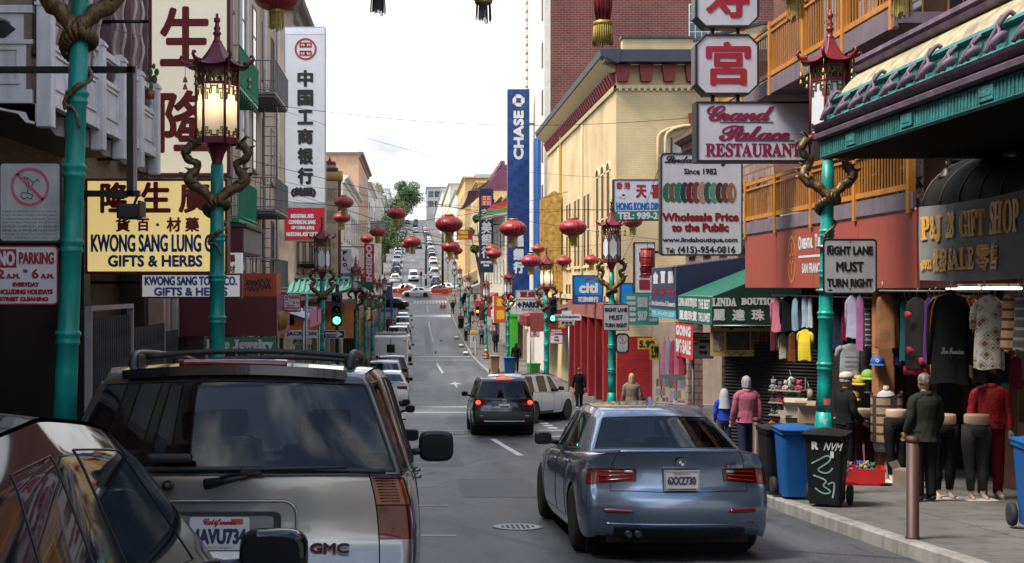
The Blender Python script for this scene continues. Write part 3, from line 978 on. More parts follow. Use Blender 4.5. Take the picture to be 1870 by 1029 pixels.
l1=lamp_post('unlit dragon lamp post carrying the large lane sign before the purple eave',(5.66,16.6,gs(16.6)-.0),False,LRED)
l1 .rotation_euler=(0,R(.85),0);l1 .location.x=5.63;l1 .scale=(.88,.88,1)
PL=[(-2.8,10.0,'teal dragon lamp post with the anti dumping sign and parking notice'),(5.66,34.6,'dragon lamp post carrying the smaller lane sign by the beige coated woman'),(5.66,72.8,'dragon lamp post rising behind the blue bins'),(5.66,95,'dragon lamp post beside the orange hanging banner'),(5.66,126,'dragon lamp post near the man in the light blue shirt'),(5.66,150,'dragon lamp post by the black bins up the slope'),(5.66,170,'dragon lamp post with the round turn ban sign'),(5.66,205,'dragon lamp post past the far crossing'),(-2.95,38.5,'dragon lamp post between the white street name blade and the one way arrow'),(-2.9,59.6,'first dragon lamp post past the green tiled canopy'),(-2.9,71,'second dragon lamp post past the green tiled canopy'),(-2.9,83,'third dragon lamp post past the green tiled canopy'),(-2.9,100,'fourth dragon lamp post past the green tiled canopy'),(-2.9,117,'last dragon lamp post before the blue scaffold on the parked row side')]
for(x,y,lab)in PL:
 c=dup(l1,(x,y,gs(y)),0.0,label=lab)
 if y==10.0:c.rotation_euler=(0,R(2.2),0);c.location=(-2.95,10.0,gs(10));c.scale=(.8,.8,1.09)
SILK=mat('lantern_silk',(.30,.012,.022),.45,var=.18,scale=6,coat=.15)
CAP=mat('lantern_gold',(.42,.27,.05),.4,.5,var=.2)
FRINGE=mat('gold_fringe',(.30,.20,.03),.6,var=.4,scale=20)
CABLE=mat('black_cable',(.012,.012,.013),.6,var=0)
def lantern(label,loc,fr=FRINGE,flen=.24):
 t=thing('paper_lantern',label,'lantern',loc,0,'red lanterns strung over the street')
 b=MB();n=14
 b.lathe([(.10+.26*math.sin(math.pi*(i/n))**.62 if 0<i<n else .10,-.215+.43*i/n)for i in range(n+1)],64,flute=.012,nfl=16)
 b.build('shade',SILK,t)
 rb=MB()
 for k in range(16):
  a=2*math.pi*(k+.5)/16
  rb.tube([((.103+.262*math.sin(math.pi*i/12)**.62 if 0<i<12 else .10)*math.cos(a),(.103+.262*math.sin(math.pi*i/12)**.62 if 0<i<12 else .1)*math.sin(a),-.215+.43*i/12)for i in range(13)],.0035,4,caps=False)
 rb.build('rib',mat('rib_gold',(.45,.16,.10),.5),t)
 for z0,z1 in((.205,.265),(-.265,-.205)):
  MB().lathe([(.12,z0),(.128,z0+.01),(.128,z1-.01),(.12,z1)],20).build('collar',CAP,t)
 f=MB()
 for k in range(40):
  a=2*math.pi*k/40
  l_=flen*random.uniform(.85,1.1)
  rr=random.uniform(.10,.125)
  f.add([(rr*math.cos(a-.07),rr*math.sin(a-.07),-.26),(rr*math.cos(a+.07),rr*math.sin(a+.07),-.26),((rr+.012)*math.cos(a+.06),(rr+.012)*math.sin(a+.06),-.26-l_),((rr+.012)*math.cos(a-.06),(rr+.012)*math.sin(a-.06),-.26-l_)],[(0,1,2,3)])
 f.build('tassel',fr,t)
 w=MB();w.tube([(-.06,0,.26),(0,0,.40),(.06,0,.26)],.005,4);w.tube([(0,0,.40),(0,0,.47)],.005,4)
 w.build('hanger',CABLE,t)
 return t
LP=[[(820,410,50,'largest lantern above the middle of the street, paler at one side'),(937,418,50,'plump lantern hanging against the blue bank sign'),(1046,416,50,'plump lantern hanging against the cream brick building')],[(628,370,36,'upper of the two lanterns beside the cream sign column'),(724,390,36,'lantern hanging in front of the far hilltop tree'),(1155,405,36,'lantern hanging below the dim sum board'),(1249,394,36,'lantern hanging before the bangle shop board')],[(624,398,32,'lower of the two lanterns beside the cream sign column'),(823,451,34,'lantern under the largest one over the street'),(970,477,37,'lantern between the blue bank sign and the lit lamp'),(753,442,32,'lantern above the silver van on the hill')],[(690,424,30,'lantern just above the red banner'),(1030,477,28,'lantern close beside the lit lamp and bank sign'),(1080,475,28,'lantern close to the lamp with the smaller lane sign'),(902,464,28,'front one of two lanterns before the navy bank sign')],[(670,437,24,'small lantern at the top of the red banner'),(744,447,22,'small lantern half hidden behind another over the hill'),(833,458,24,'small lantern tucked behind another over the road'),(898,455,24,'rear one of two lanterns before the navy bank sign'),(983,455,24,'small lantern over the lit lamp roof'),(1066,450,24,'small lantern high beside the cream building'),(1133,438,24,'small lantern touching the lamp roof by the dim sum board'),(586,421,24,'small lantern in front of the red bank panel')],]
proto=None
def cable(pts,label,r=.006):
 o=thing('cable',label,'cable',pts[0],0,'cables strung across the street')
 q=[Vector(p)-Vector(pts[0])for p in pts]
 MB().tube(q,r,4).build('strand',CABLE,o)
for ci,row in enumerate(LP):
 dd=.72*FX/(sum(r_[2]for r_ in row)/len(row))
 tops=[]
 for(px,py,w,lab)in row:
  loc=pix(px,py,dd)
  lab=lab if lab.startswith(('largest','plump'))else lab
  lab='red silk '+lab if len(lab.split())<13 else lab
  if proto is None:proto=lantern(lab,loc);o=proto
  else:o=dup(proto,loc,rz=random.uniform(0,6),label=lab)
  s_=w*dd/FX/.72
  o.scale=(s_,s_,s_)
  tops.append((loc.x,dd,loc.z+.47*s_))
 tops.sort()
 zl,zr=tops[0][2]+.35,tops[-1][2]+.35
 pts=[(FL,dd,zl)]+tops+[(FR,dd,zr)]
 fine=[]
 for i in range(len(pts)-1):
  for q in range(6):
   w=q/6
   a,b_=Vector(pts[i]),Vector(pts[i+1])
   p=a.lerp(b_,w);p.z-=.16*math.sin(math.pi*w)*min(1,(b_-a).length/5)
   fine.append(p)
 fine.append(Vector(pts[-1]))
 cable(fine,['black cable holding the three plump lanterns','black cable holding the lanterns beside the cream column and dim sum board','black cable holding the lower lanterns over the road','black cable holding the lantern above the red banner','black cable holding the smallest lanterns'][ci])
DARKF=mat('black_fringe',(.02,.02,.025),.7,var=.2)
pt2=None
for(px,py,d,lab)in((505,-6,18.5,'red lantern with a gold fringe at the top beside the white bank sign'),(690,-40,17.5,'red lantern whose dark fringe hangs against the white sky nearer the bank sign'),(883,-26,17.5,'red lantern whose dark fringe hangs against the white sky above the blue sign'),(1452,-28,17,'red lantern whose fringe hangs by the pink cloth on the balcony'),(1646,-48,14,'red lantern whose fringe hangs over the orange upper balcony')):
 if px in(690,883):
  if pt2 is None:pt2=lantern(lab,pix(px,py,d),DARKF,.26);o=pt2
  else:o=dup(pt2,pix(px,py,d),label=lab)
 else:
  o=dup(proto,pix(px,py,d),label=lab);o.scale=(1,1,1)
for(pa,pb,lab)in(((-4.9,17.5,4.75),(8.4,17.5,4.75),'black cable holding the dark fringed lanterns above the frame'),((-4.9,18.5,4.72),(7,18.5,4.9),'black cable holding the gold fringed lantern by the white bank sign'),((-4.9,30,3.35),(8.3,41,1.6),'thin wire running down from the fire balconies across the street'),((-4.9,34,3.1),(8.4,60,.8),'second thin wire running down across the white bank sign'),((FR,50,.9),(6.2,30.2,3.2),'thin slanting wire tied to the bangle shop board')):
 a,b_=Vector(pa),Vector(pb)
 pts=[a.lerp(b_,i/14)-Vector((0,0,.25*math.sin(math.pi*i/14)))for i in range(15)]
 cable(pts,lab,.007)
t=thing('hanging_tassel','long dark red tassel with gold fringe hanging before the brick tower','tassel',pix(1101,-30,17.5))
m_=MB();m2=MB()
for k in range(26):
 a=2*math.pi*k/26;r0=.07+.05*random.random()
 m_.tube([(r0*math.cos(a),r0*math.sin(a),0),(r0*1.15*math.cos(a),r0*1.15*math.sin(a),-.3),(r0*.8*math.cos(a),r0*.8*math.sin(a),-.57)],.013,5)
 m2 .tube([(.13*math.cos(a),.13*math.sin(a),-.62),(.145*math.cos(a),.145*math.sin(a),-.86-.05*random.random())],.010,4)
m_.build('cord_bundle',LRED,t)
c_=MB();c_.lathe([(.12,-.62),(.14,-.61),(.14,-.56),(.12,-.55)],16);c_.build('collar',CAP,t)
m2 .build('fringe',FRINGE,t)
# ------------------------------------------------------------------ sign kit
BLK=mat('sign_black',(.012,.012,.014),.5,var=0)
SWH=mat('sign_white',(.60,.60,.62),.45,var=.06,scale=2,dirt=.12)
SRED=mat('sign_red',(.30,.015,.02),.45,var=.08)
DRED=mat('character_red',(.20,.008,.010),.5,var=.05)
SBLUE=mat('sign_blue',(.01,.06,.21),.5,var=.05)
STEEL=mat('galvanised_steel',(.28,.29,.30),.4,.7,var=.15)
DSTEEL=mat('black_steel',(.015,.015,.017),.45,.3,var=.1)
def board(name,label,cat,px0,py0,px1,py1,d,th=.1,face=None,frame=None,fw=.04,r=.0,group=None,proud=.012,mirror=False):
 w,h=(px1-px0)*d/FX,(py1-py0)*d/FX
 t=thing(name,label,cat,pix((px0+px1)/2,py1,d),0,group)
 poly=rrect(-w/2,w/2,0,h,r)if r else[(-w/2,0),(w/2,0),(w/2,h),(-w/2,h)]
 MB().prism(poly,0,th).build('panel',face or SWH,t,fix=True)
 if frame:
  f=MB()
  pi_=rrect(-w/2+fw,w/2-fw,fw,h-fw,max(r-fw*.7,.004))if r else[(-w/2+fw,fw),(w/2-fw,fw),(w/2-fw,h-fw),(-w/2+fw,h-fw)]
  po=rrect(-w/2-.004,w/2+.004,-.004,h+.004,r+.003)if r else[(-w/2-.004,-.004),(w/2+.004,-.004),(w/2+.004,h+.004),(-w/2-.004,h+.004)]
  n=len(po)
  vs=[(p[0],-proud,p[1])for p in po]+[(p[0],-proud,p[1])for p in pi_]+[(p[0],th+.004,p[1])for p in po]+[(p[0],-.001,p[1])for p in pi_]
  fs=[]
  for i in range(n):
   j=(i+1)%n
   fs+=[(i,n+i,n+j,j),(i,j,2*n+j,2*n+i),(n+i,3*n+i,3*n+j,n+j)]
  f.add(vs,fs)
  f.build('frame',frame,t,fix=True)
 t['w']=w;t['h']=h;t['px0']=px0;t['py0']=py0;t['d']=d;t['cx']=(px0+px1)/2;t['py1']=py1
 return t
def letter(t,lines,m,bold=0.0,y=-.006,name='lettering',**kw):
 """lines given in photo pixels: (text, px0, py0, px1, py1, extra)"""
 mb=MB();k=t['d']/FX
 for ln in lines:
  s,a,b,c_,e=ln[:5]
  q=dict(bold=bold);q.update(kw)
  if len(ln)>5:q.update(ln[5])
  write(mb,s,(a-t['cx'])*k,(c_-t['cx'])*k,(t['py1']-e)*k,(t['py1']-b)*k,y,**q)
 return mb.build(name,m,t)
def patch(t,name,m,px0,py0,px1,py1,y=-.004,th=.003):
 k=t['d']/FX
 return MB().box((px0-t['cx'])*k,(px1-t['cx'])*k,y-th,y,(t['py1']-py1)*k,(t['py1']-py0)*k).build(name,m,t)
def loc2(t,px,py):k=t['d']/FX;return((px-t['cx'])*k,(t['py1']-py)*k)
def arm(t,pts,r=.03,name='bracket',m=None):return MB().tube(pts,r,6).build(name,m or DSTEEL,t)
# herb shop signs
CREAMLIT=mat('lit_cream_acrylic',(.60,.57,.50),.4,var=.06,scale=.8,emit=(.95,.84,.62),es=.24)
YELLIT=mat('lit_yellow_acrylic',(.62,.50,.22),.4,var=.08,scale=.9,emit=(1,.74,.28),es=.30)
t=board('hanging_sign','tall cream lightbox sign with two big dark red characters','sign',272,-60,420,322,20,.3,CREAMLIT,mat('maroon_frame',(.10,.012,.02),.5),.05)
letter(t,[('生',292,12,386,122),('隆',289,165,387,280)],DRED,.024,y=-.01)
arm(t,[(-t['w']/2,.15,.3),(-t['w']/2-.9,.15,.3)]);arm(t,[(-t['w']/2,.15,2.6),(-t['w']/2-.9,.15,2.6)])
t=board('hanging_sign','glowing yellow herb shop lightbox with red characters and blue lettering','sign',156,327,415,500,19,.3,YELLIT,mat('maroon_frame'),.035)
letter(t,[('隆',183,333,236,390),('生',257,332,312,389),('廣',326,332,383,390)],DRED,.018)
letter(t,[('貨',211,398,238,424),('百',250,399,273,423),('材',304,397,331,424),('藥',338,397,364,424)],DRED,.009,name='small_lettering')
letter(t,[('KWONG SANG LUNG CO',166,428,405,461),('GIFTS & HERBS',197,466,370,488),('•',285,408,291,414)],SBLUE,.010,name='blue_lettering')
arm(t,[(-t['w']/2,.15,1.2),(-t['w']/2-.5,.15,1.2)])
t=board('hanging_sign','smaller white herb shop sign with blue lettering under the yellow one','sign',257,500,441,545,23,.2,mat('lit_white_acrylic',(.6,.6,.6),.4,emit=(.9,.9,.95),es=.12),mat('maroon_frame'),.03)
letter(t,[('KWONG SANG TONG CO.',264,505,433,522),('GIFTS & HERBS',281,525,416,541)],mat('bright_blue',(.01,.11,.40),.5),.010)
k=t['d']/FX
MB().box((412-t['cx'])*k,(441-t['cx'])*k,.0,.2,t['h']+.006,t['h']+38*k).build('side_panel',mat('lit_white_acrylic'),t)
letter(t,[('藥',416,465,430,480),('材',416,484,430,499)],SRED,.008,name='red_characters')
arm(t,[(t['w']/2,.1,.3),(t['w']/2-2.9,.1,.3)])
# bank sign
t=board('bank_sign','tall white bank sign with black characters above a red panel','sign',519,49,594,440,49,.5,mat('bank_white',(.62,.64,.68),.35,var=.04),STEEL,.02)
patch(t,'red_panel',mat('bank_sign_red',(.42,.012,.03),.4,var=.05),519,380,593.5,439.5)
patch(t,'grey_band',mat('grey_band',(.30,.32,.35),.5),519,370,593.5,379.6)
patch(t,'top_band',mat('pale_band',(.66,.70,.78),.5),519.5,50,593.5,63)
letter(t,[(c,543,a,572,b)for c,a,b in(('中',128,159),('国',164,194),('工',201,228),('商',235,264),('银',270,301),('行',306,337))]+[('(美国)',531,342,577,361)],BLK,.035,y=-.01)
letter(t,[('INDUSTRIAL AND',531,391,573,399),('COMMERCIAL BANK',527,402,577,410),('OF CHINA (USA)',532,413,574,421),('NATIONAL ASSOCIATION',523,424,588,432)],SWH,.012,y=-.014,name='white_lettering')
lg=MB();x,z=loc2(t,558,90);k=t['d']/FX
ring(lg,x,z,20*k,16.6*k,-.01,n=40)
for s in(-1,1):
 for(a,b_)in(((1,-11),(1,-4)),((1,-11),(10,-11)),((10,-11),(10,-4)),((1,-4),(4,-4)),((10,-4),(6,-4)),((6,-4),(6,-7))):
  stroke(lg,[(x+s*a[0]*k,z+a[1]*k),(x+s*b_[0]*k,z+b_[1]*k)],2.3*k,-.01)
  stroke(lg,[(x+s*a[0]*k,z-a[1]*k),(x+s*b_[0]*k,z-b_[1]*k)],2.3*k,-.01)
lg.build('logo',mat('logo_red',(.38,.02,.03),.5),t)
for zz in(1.5,6):arm(t,[(-t['w']/2,.25,zz),(-t['w']/2-.5,.25,zz)],.05)
# anti dumping + no parking notices on the nearest post
def notice(px0,py0,px1,py1,d,label,pole=True,group=None):
 t=board('street_notice',label,'sign',px0,py0,px1,py1,d,.004,mat('faded_white',(.42,.43,.42),.5,var=.15,scale=5,dirt=.3),BLK,3*d/FX,8*d/FX,group,proud=.002)
 x,z=loc2(t,px0+.5*(px1-px0),py0+.31*(py1-py0));w=t['w']
 rg=MB();ring(rg,x,z,.31*w,.265*w,-.005,n=40)
 stroke(rg,[(x-.2*w,z+.2*w),(x+.2*w,z-.2*w)],.045*w,-.005)
 rg.build('prohibition_ring',mat('faded_pink',(.50,.09,.14),.5,var=.2,scale=9),t)
 hd=MB()
 S=[[(-.1,.16),(-.02,.13),(.05,.06),(.02,-.02),(-.06,.02),(-.1,.16)],[(.05,.06),(.12,.12),(.16,.08)],[(-.03,-.01),(-.04,-.10),(-.12,-.09),(-.15,-.15),(-.1,-.2),(-.04,-.17),(.02,-.2),(.05,-.13),(-.04,-.10)],[(-.08,.12),(-.05,.04)],[(-.05,.13),(-.01,.05)]]
 for s_ in S:stroke(hd,[(x+a*w,z+b*w)for a,b in s_],.012*w,-.0045)
 hd.build('hand_drawing',BLK,t)
 tl=['It shall be unlawful to throw, sweep,','brush, or deposit any rubbish, paper','or debris onto the sidewalk, street,','curb, or alley. Minimum fine $300.00','任何人不得在行人道街道','路邊或小巷棄置垃圾紙屑','It is illegal to dump, deposit a dumpster','call for assistance 24 hours a day']
 H=py1-py0
 letter(t,[(s_,px0+6,py0+H*(.60+i*.047),px1-7,py0+H*(.63+i*.047))for i,s_ in enumerate(tl)],mat('faded_ink',(.10,.10,.11),.6),0,y=-.0045,res=1)
 return t
notice(-2,296,112,443,9.8,'faded white notice with a pink ring forbidding dumping on the nearest lamp post')
def noparking(px0,py0,px1,py1,d,label,group=None):
 t=board('parking_sign',label,'sign',px0,py0,px1,py1,d,.004,SWH,SRED,1.6*d/FX,7*d/FX*(px1-px0)/115,group,proud=.002)
 W_,H_=px1-px0,py1-py0
 def q(a,b,c_,e):return(px0+a*W_,py0+b*H_,px0+c_*W_,py0+e*H_)
 patch(t,'red_block',SRED,*q(.04,.05,.36,.37),y=-.003,th=.001)
 letter(t,[('NO',)+q(.07,.08,.34,.34)],SWH,.006*W_/115,y=-.0055,name='white_letters')
 letter(t,[('PARKING',)+q(.4,.10,.95,.31),('2',)+q(.06,.40,.18,.56),('A.M.',)+q(.2,.47,.42,.56),('TO',)+q(.46,.40,.54,.46),('6',)+q(.6,.39,.71,.56),('A.M.',)+q(.74,.47,.95,.56),('EVERYDAY',)+q(.3,.62,.72,.7),('INCLUDING HOLIDAYS',)+q(.06,.74,.93,.83),('STREET CLEANING',)+q(.1,.87,.86,.95)],SRED,.004*W_/115*d/10,y=-.005)
 return t
noparking(-12,450,105,556,9.8,'white and red parking notice under the anti dumping sign')
for py in(345,425,480,535):
 pass
t=noparking(513,536,549,570,27,'small white and red parking notice in front of the pink awning')
arm(t,[(.35,.02,-2.2),(.35,.02,.4)],.04,'pole',STEEL)
# black sign bracket with floodlight
t=thing('sign_bracket','black steel sign bracket with a floodlight behind the nearest lamp post','bracket',pix(140,128,10.5))
def lp(px,py,d=10.5):return pix(px,py,d)-Vector(t.location)
m_=MB()
for a,b_ in(((-8,128),(243,128)),((238,128),(238,352)),((160,354),(250,354))):
 p0,p1=lp(*a),lp(*b_)
 m_.box(min(p0 .x,p1 .x)-.026,max(p0 .x,p1 .x)+.026,-.03,.03,min(p0 .z,p1 .z)-.026,max(p0 .z,p1 .z)+.026)
m_.build('frame',DSTEEL,t)
p0=lp(247,120);p1=lp(247,350)
MB().box(p0 .x-.012,p0 .x+.012,-.02,.02,p1 .z,p0 .z).build('rail',mat('worn_pink_steel',(.35,.27,.27),.5,.2),t)
p0=lp(240,386)
fl=MB();fl.box(p0 .x-.11,p0 .x+.08,-.1,.1,p0 .z-.07,p0 .z+.06,bev=.02);fl.box(p0 .x+.081,p0 .x+.10,-.12,.12,p0 .z-.05,p0 .z+.085)
fl.tube([(p0 .x+.02,0,p0 .z+.05),(p0 .x+.06,0,p0 .z+.15)],.012,6)
fl.build('floodlight',BLK,t)
# street-name blades
def blade(name,label,cat,px0,py0,px1,py1,d,text,face,ink,tx=None,arrow=0,frame=None,group=None):
 t=board(name,label,cat,px0,py0,px1,py1,d,.02,face,frame,1.0*d/FX,.02,group)
 letter(t,[(text,*(tx or(px0+3,py0+3,px1-3,py1-3)))],ink,.010)
 return t
t=blade('street_name_sign','white cross street name blade beside the one way arrow','sign',520,603,581,618,38,'JACKSON',SWH,BLK)
k=t['d']/FX
MB().box(-.35,.32,.002,.018,-.2,-.02).build('lower_plate',mat('cream_plate',(.45,.42,.34),.5),t)
mb=MB();write(mb,'昃臣街',-.28,.22,-.18,-.04,-.004,bold=.006);mb.build('characters',BLK,t)
arm(t,[(-.55,.03,.13),(1.1,.03,.13)],.025,'bracket',STEEL)
t=board('one_way_sign','black one way sign with a white arrow beside the green signal','sign',590,604,630,618,38.2,.02,BLK,SWH,.012,.01)
am_=MB();(xa,za),(xb,zb2)=loc2(t,594,611),loc2(t,626,611)
am_.prism([(xa,za-.065),(xb-.2,za-.065),(xb-.2,za-.11),(xb,za),(xb-.2,za+.11),(xb-.2,za+.065),(xa,za+.065)],-.005,-.001)
am_.build('arrow',SWH,t,fix=True)
letter(t,[('ONE WAY',595,608.5,616,613.5)],BLK,.006,y=-.007)
t=blade('street_name_sign','white cross street name blade on the lit lamp post','sign',1013,574,1061,585.5,51.2,'JACKSON',SWH,BLK)
MB().box(-.35,.28,.002,.018,-.19,-.02).build('lower_plate',mat('cream_plate'),t)
mb=MB();write(mb,'昃臣街',-.28,.2,-.17,-.04,-.004,bold=.006);mb.build('characters',BLK,t)
MB().box(-.25,.15,.002,.018,t['h']+.01,t['h']+.14).build('upper_plate',SWH,t)
arm(t,[(-.55,.03,.13),(-.3,.03,.13)],.025,'bracket',STEEL);arm(t,[(.05,.05,-4),(.05,.05,.3)],.035,'pole',STEEL)
def lane_sign(px0,py0,px1,py1,d,label):
 t=board('lane_sign',label,'sign',px0,py0,px1,py1,d,.005,mat('sign_white_shaded',(.43,.43,.45),.45,var=.1,scale=3,dirt=.25),BLK,2.6*d/FX*(px1-px0)/100,7*d/FX*(px1-px0)/100,'lane signs on the lamp posts',proud=.002)  # sign white darkened: the shade on the sign is in the colour, plus dirt
 W_,H_=px1-px0,py1-py0
 def q(a,b,c_,e):return(px0+a*W_,py0+b*H_,px0+c_*W_,py0+e*H_)
 letter(t,[('RIGHT LANE',)+q(.07,.13,.93,.29),('MUST',)+q(.24,.41,.76,.60),('TURN RIGHT',)+q(.07,.72,.93,.88)],BLK,.0075,y=-.005)
 b_=MB()
 for a in(.09,):b_.lathe([(.012,-.006),(.012,0)],10,(0,0,.1*t['h']),axis='y');b_.lathe([(.012,-.006),(.012,0)],10,(0,0,.96*t['h']),axis='y')
 b_.build('bolt',STEEL,t)
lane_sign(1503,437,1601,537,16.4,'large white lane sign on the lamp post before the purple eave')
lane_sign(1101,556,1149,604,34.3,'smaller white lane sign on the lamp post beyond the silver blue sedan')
notice(1124,609,1149,646,34.3,'small faded notice under the smaller lane sign')
def towaway(px0,py0,px1,py1,d,label,pole=0):
 t=board('parking_sign',label,'sign',px0,py0,px1,py1,d,.005,SWH,SRED,1.1*d/FX,3*d/FX*(px1-px0)/40,'red and white stopping signs',proud=.002)
 W_,H_=px1-px0,py1-py0
 def q(a,b,c_,e):return(px0+a*W_,py0+b*H_,px0+c_*W_,py0+e*H_)
 patch(t,'red_block',SRED,*q(.03,.03,.97,.2),y=-.003,th=.001);patch(t,'red_block',SRED,*q(.05,.24,.31,.44),y=-.003,th=.001)
 b_=.0030*W_*d/FX*8
 letter(t,[('TOW-AWAY',)+q(.12,.06,.88,.17),('NO',)+q(.08,.27,.28,.41)],SWH,b_*.6,y=-.0055,name='white_letters')
 letter(t,[('STOPPING',)+q(.35,.27,.95,.41),('ANY',)+q(.32,.49,.68,.63),('TIME',)+q(.30,.70,.72,.84)],SRED,b_,y=-.005)
 if pole:arm(t,[(-t['w']*.42,.03,-pole),(-t['w']*.42,.03,t['h'])],.035,'pole',STEEL)
towaway(1263,608,1303,655,29,'red topped stopping sign on a grey pole before the green awning',2.2)
towaway(1004,601,1028,628,51,'red topped stopping sign beside the lit lamp post')
towaway(968,596,985,616,60,'red topped stopping sign behind the parking board',2.0)
towaway(893,594,905,605,92,'red topped stopping sign beside the orange banner')
towaway(872,585,884,597,112,'red topped stopping sign past the orange banner',2.0)
towaway(860,577,871,588,118,'red topped stopping sign farthest along the shop pavement',2.2)
# blue bank sign up the street
t=board('bank_sign','tall blue bank sign reading upward beside the brick tower','sign',927,163,967,540,84,.6,mat('chase_blue',(.005,.04,.17),.35,var=.35,scale=.9),None)
cbk=MB();k=t['d']/FX
for i in range(4):
 for j in range(38):
  if(i*7+j*5)%3==0:cbk.box(-t['w']/2+i*t['w']/4,-t['w']/2+(i+1)*t['w']/4,-.004,-.001,j*.378,j*.378+.37)
cbk.build('checker_pattern',mat('deep_blue',(.004,.026,.12),.35),t)
mb=MB();x,z=loc2(t,947,250)
def rot(q):return(x-(q[2]-0),q[1],z+q[0])
write(mb,'CHASE',-42*k,48*k,-9.5*k,9.5*k,-.012,bold=.05,fn=rot)
for c,py in(('大',415),('通',440),('銀',465),('行',489)):
 a,b_=loc2(t,937,py+11),loc2(t,957,py-11)
 write(mb,c,a[0],b_[0],a[1],b_[1],-.012,bold=.05)
x,z=loc2(t,947,184)
for a in range(4):
 an=a*math.pi/2
 pl=[(-5.5,11),(3,11),(10.5,4.4),(-5.5,4.4)]
 mb.add([(x+(p[0]*math.cos(an)-p[1]*math.sin(an))*k,-.012,z+(p[0]*math.sin(an)+p[1]*math.cos(an))*k)for p in pl],[(0,1,2,3)])
mb.build('lettering',SWH,t)
for zz in(3,12):arm(t,[(t['w']/2,.3,zz),(t['w']/2+.8,.3,zz)],.06)
t=board('bank_sign','narrow navy bank sign with white characters and a red seal','sign',875,345,901,498,100,.4,mat('navy',(.012,.02,.05),.4),None)
letter(t,[(c,879,a,898,a+22)for c,a in(('華',382),('美',405),('銀',427),('行',450))]+[('EAST WEST',878,477,898,481.5),('BANK',883,483,894,487)],SWH,.03,y=-.01)
sq=MB();x,z=loc2(t,888.5,367);k=t['d']/FX
sq.box(x-9*k,x+9*k,-.01,-.001,z-9*k,z+9*k);sq.build('seal',mat('seal_red',(.5,.06,.05),.5),t)
sq=MB()
for a in(0,1):
 for j in range(3):
  sq.box(x-7*k,x-1*k,-.014,-.0105,z+(2+j*2.4)*k,z+(3+j*2.4)*k)if a else sq.box(x+(1.5+j*2.4)*k,x+(2.5+j*2.4)*k,-.014,-.0105,z-8*k,z-1*k)
  sq.box(x+1*k,x+7*k,-.014,-.0105,z+(2+j*2.4)*k,z+(3+j*2.4)*k)if a else sq.box(x-7*k,x-1*k,-.014,-.0105,z-(7-j*2.4)*k,z-(6-j*2.4)*k)
sq.build('seal_lines',SWH,t)
arm(t,[(t['w']/2,.2,4),(t['w']/2+1.6,.2,4)],.06)
t=board('bank_sign','small red bank sign with yellow lettering below the purple roof','sign',834,420,863,438,135,.3,mat('wf_red',(.40,.02,.012),.5),CAP,.06)
letter(t,[('WELLS',837,421.5,855,428.5),('FARGO',836,430,855,436.5)],mat('sign_yellow',(.7,.42,.04),.5),.05)
arm(t,[(t['w']/2,.2,.5),(t['w']/2+2,.2,.5)],.06)
CIT=mat('citi_blue',(.01,.20,.55),.3,var=.3,scale=.6)
t=board('bank_sign','square bright blue bank sign with a red arc over the red columns','sign',1047,503,1101,556,53,.35,CIT,mat('navy'),.03)
patch(t,'lower_band',mat('citi_dark',(.008,.07,.28),.4),1048.5,539,1099.5,555)
letter(t,[('citi',1057,517,1092,536)],SWH,.035,y=-.01)
letter(t,[('花旗銀行',1055,542,1093,552)],SWH,.012,y=-.014,name='characters')
ac=MB();x,z=loc2(t,1079,511);k=t['d']/FX
stroke(ac,[(x+11*k*math.cos(a/8*math.pi),z-5*k+8*k*math.sin(a/8*math.pi))for a in range(1,8)],2.6*k,-.012)
ac.build('red_arc',SRED,t)
arm(t,[(.3,.36,.7),(.3,3,.7)],.05)
t=board('bank_sign','plain bright blue panel beside the lamp post with the smaller lane sign','sign',1133,517,1156,555,50.3,.3,CIT,mat('navy'),.03)
t=board('parking_board','white parking board with a black arrow and maroon characters','sign',942,530,1000,569,53,.08,SWH,mat('grey_band'),.02)
letter(t,[('豐盛行',949,532.5,993,543.5)],DRED,.014);letter(t,[('PACIFIC AVE',953,564,990,568)],mat('grey_ink',(.12,.12,.13),.5),.005,name='small_lettering')
letter(t,[('PARKING',954,551,998,563)],BLK,.022,name='black_lettering')
ar=MB();x,z=loc2(t,944,557);ar.prism([(x,z),(x+.14,z+.17),(x+.14,z+.06),(x+.2,z+.06),(x+.2,z-.06),(x+.14,z-.06),(x+.14,z-.17)],-.008,-.001);ar.build('arrow',BLK,t,fix=True)
patch(t,'divider',BLK,942,547.3,1000,548.3)
arm(t,[(t['w']/2,.05,.4),(t['w']/2+.1,.05,.4)],.03)
# ------------------------------------------------------------------ sign straps on the posts, stickers, more overhead wires
def strap(x,y,zs,label):
 t=thing('sign_strap',label,'strap',(x,y,zs[0]),0,'steel straps on the lamp posts')
 m_=MB()
 for z in zs:m_.lathe([(.118,z-zs[0]-.018),(.124,z-zs[0]-.018),(.124,z-zs[0]+.018),(.118,z-zs[0]+.018)],18);m_.box(-.03,.03,-.2,-.11,z-zs[0]-.012,z-zs[0]+.012)
 m_.build('band',STEEL,t)
strap(5.66,16.6,(-.05,.55),'steel straps holding the large lane sign');strap(5.66,34.6,(-.6,-1.1),'steel straps holding the smaller lane sign')
for i,(y,z,c,lab)in enumerate(((16.6,-1.9,(.5,.5,.5),'small white sticker on the near lamp post'),(16.6,-1.62,(.4,.08,.05),'small red sticker on the near lamp post'))):
 t=thing('sticker',lab,'sticker',(5.66-.02+.03*i,y,z));m_=MB();m_.add([(.118*math.cos(R(a)),.118*math.sin(R(a)),zz)for zz in(0,.09)for a in(-125,-110,-95,-80)],[(j,j+1,j+5,j+4)for j in range(3)]);m_.build('paper',mat('sticker_%d'%i,c,.6),t)
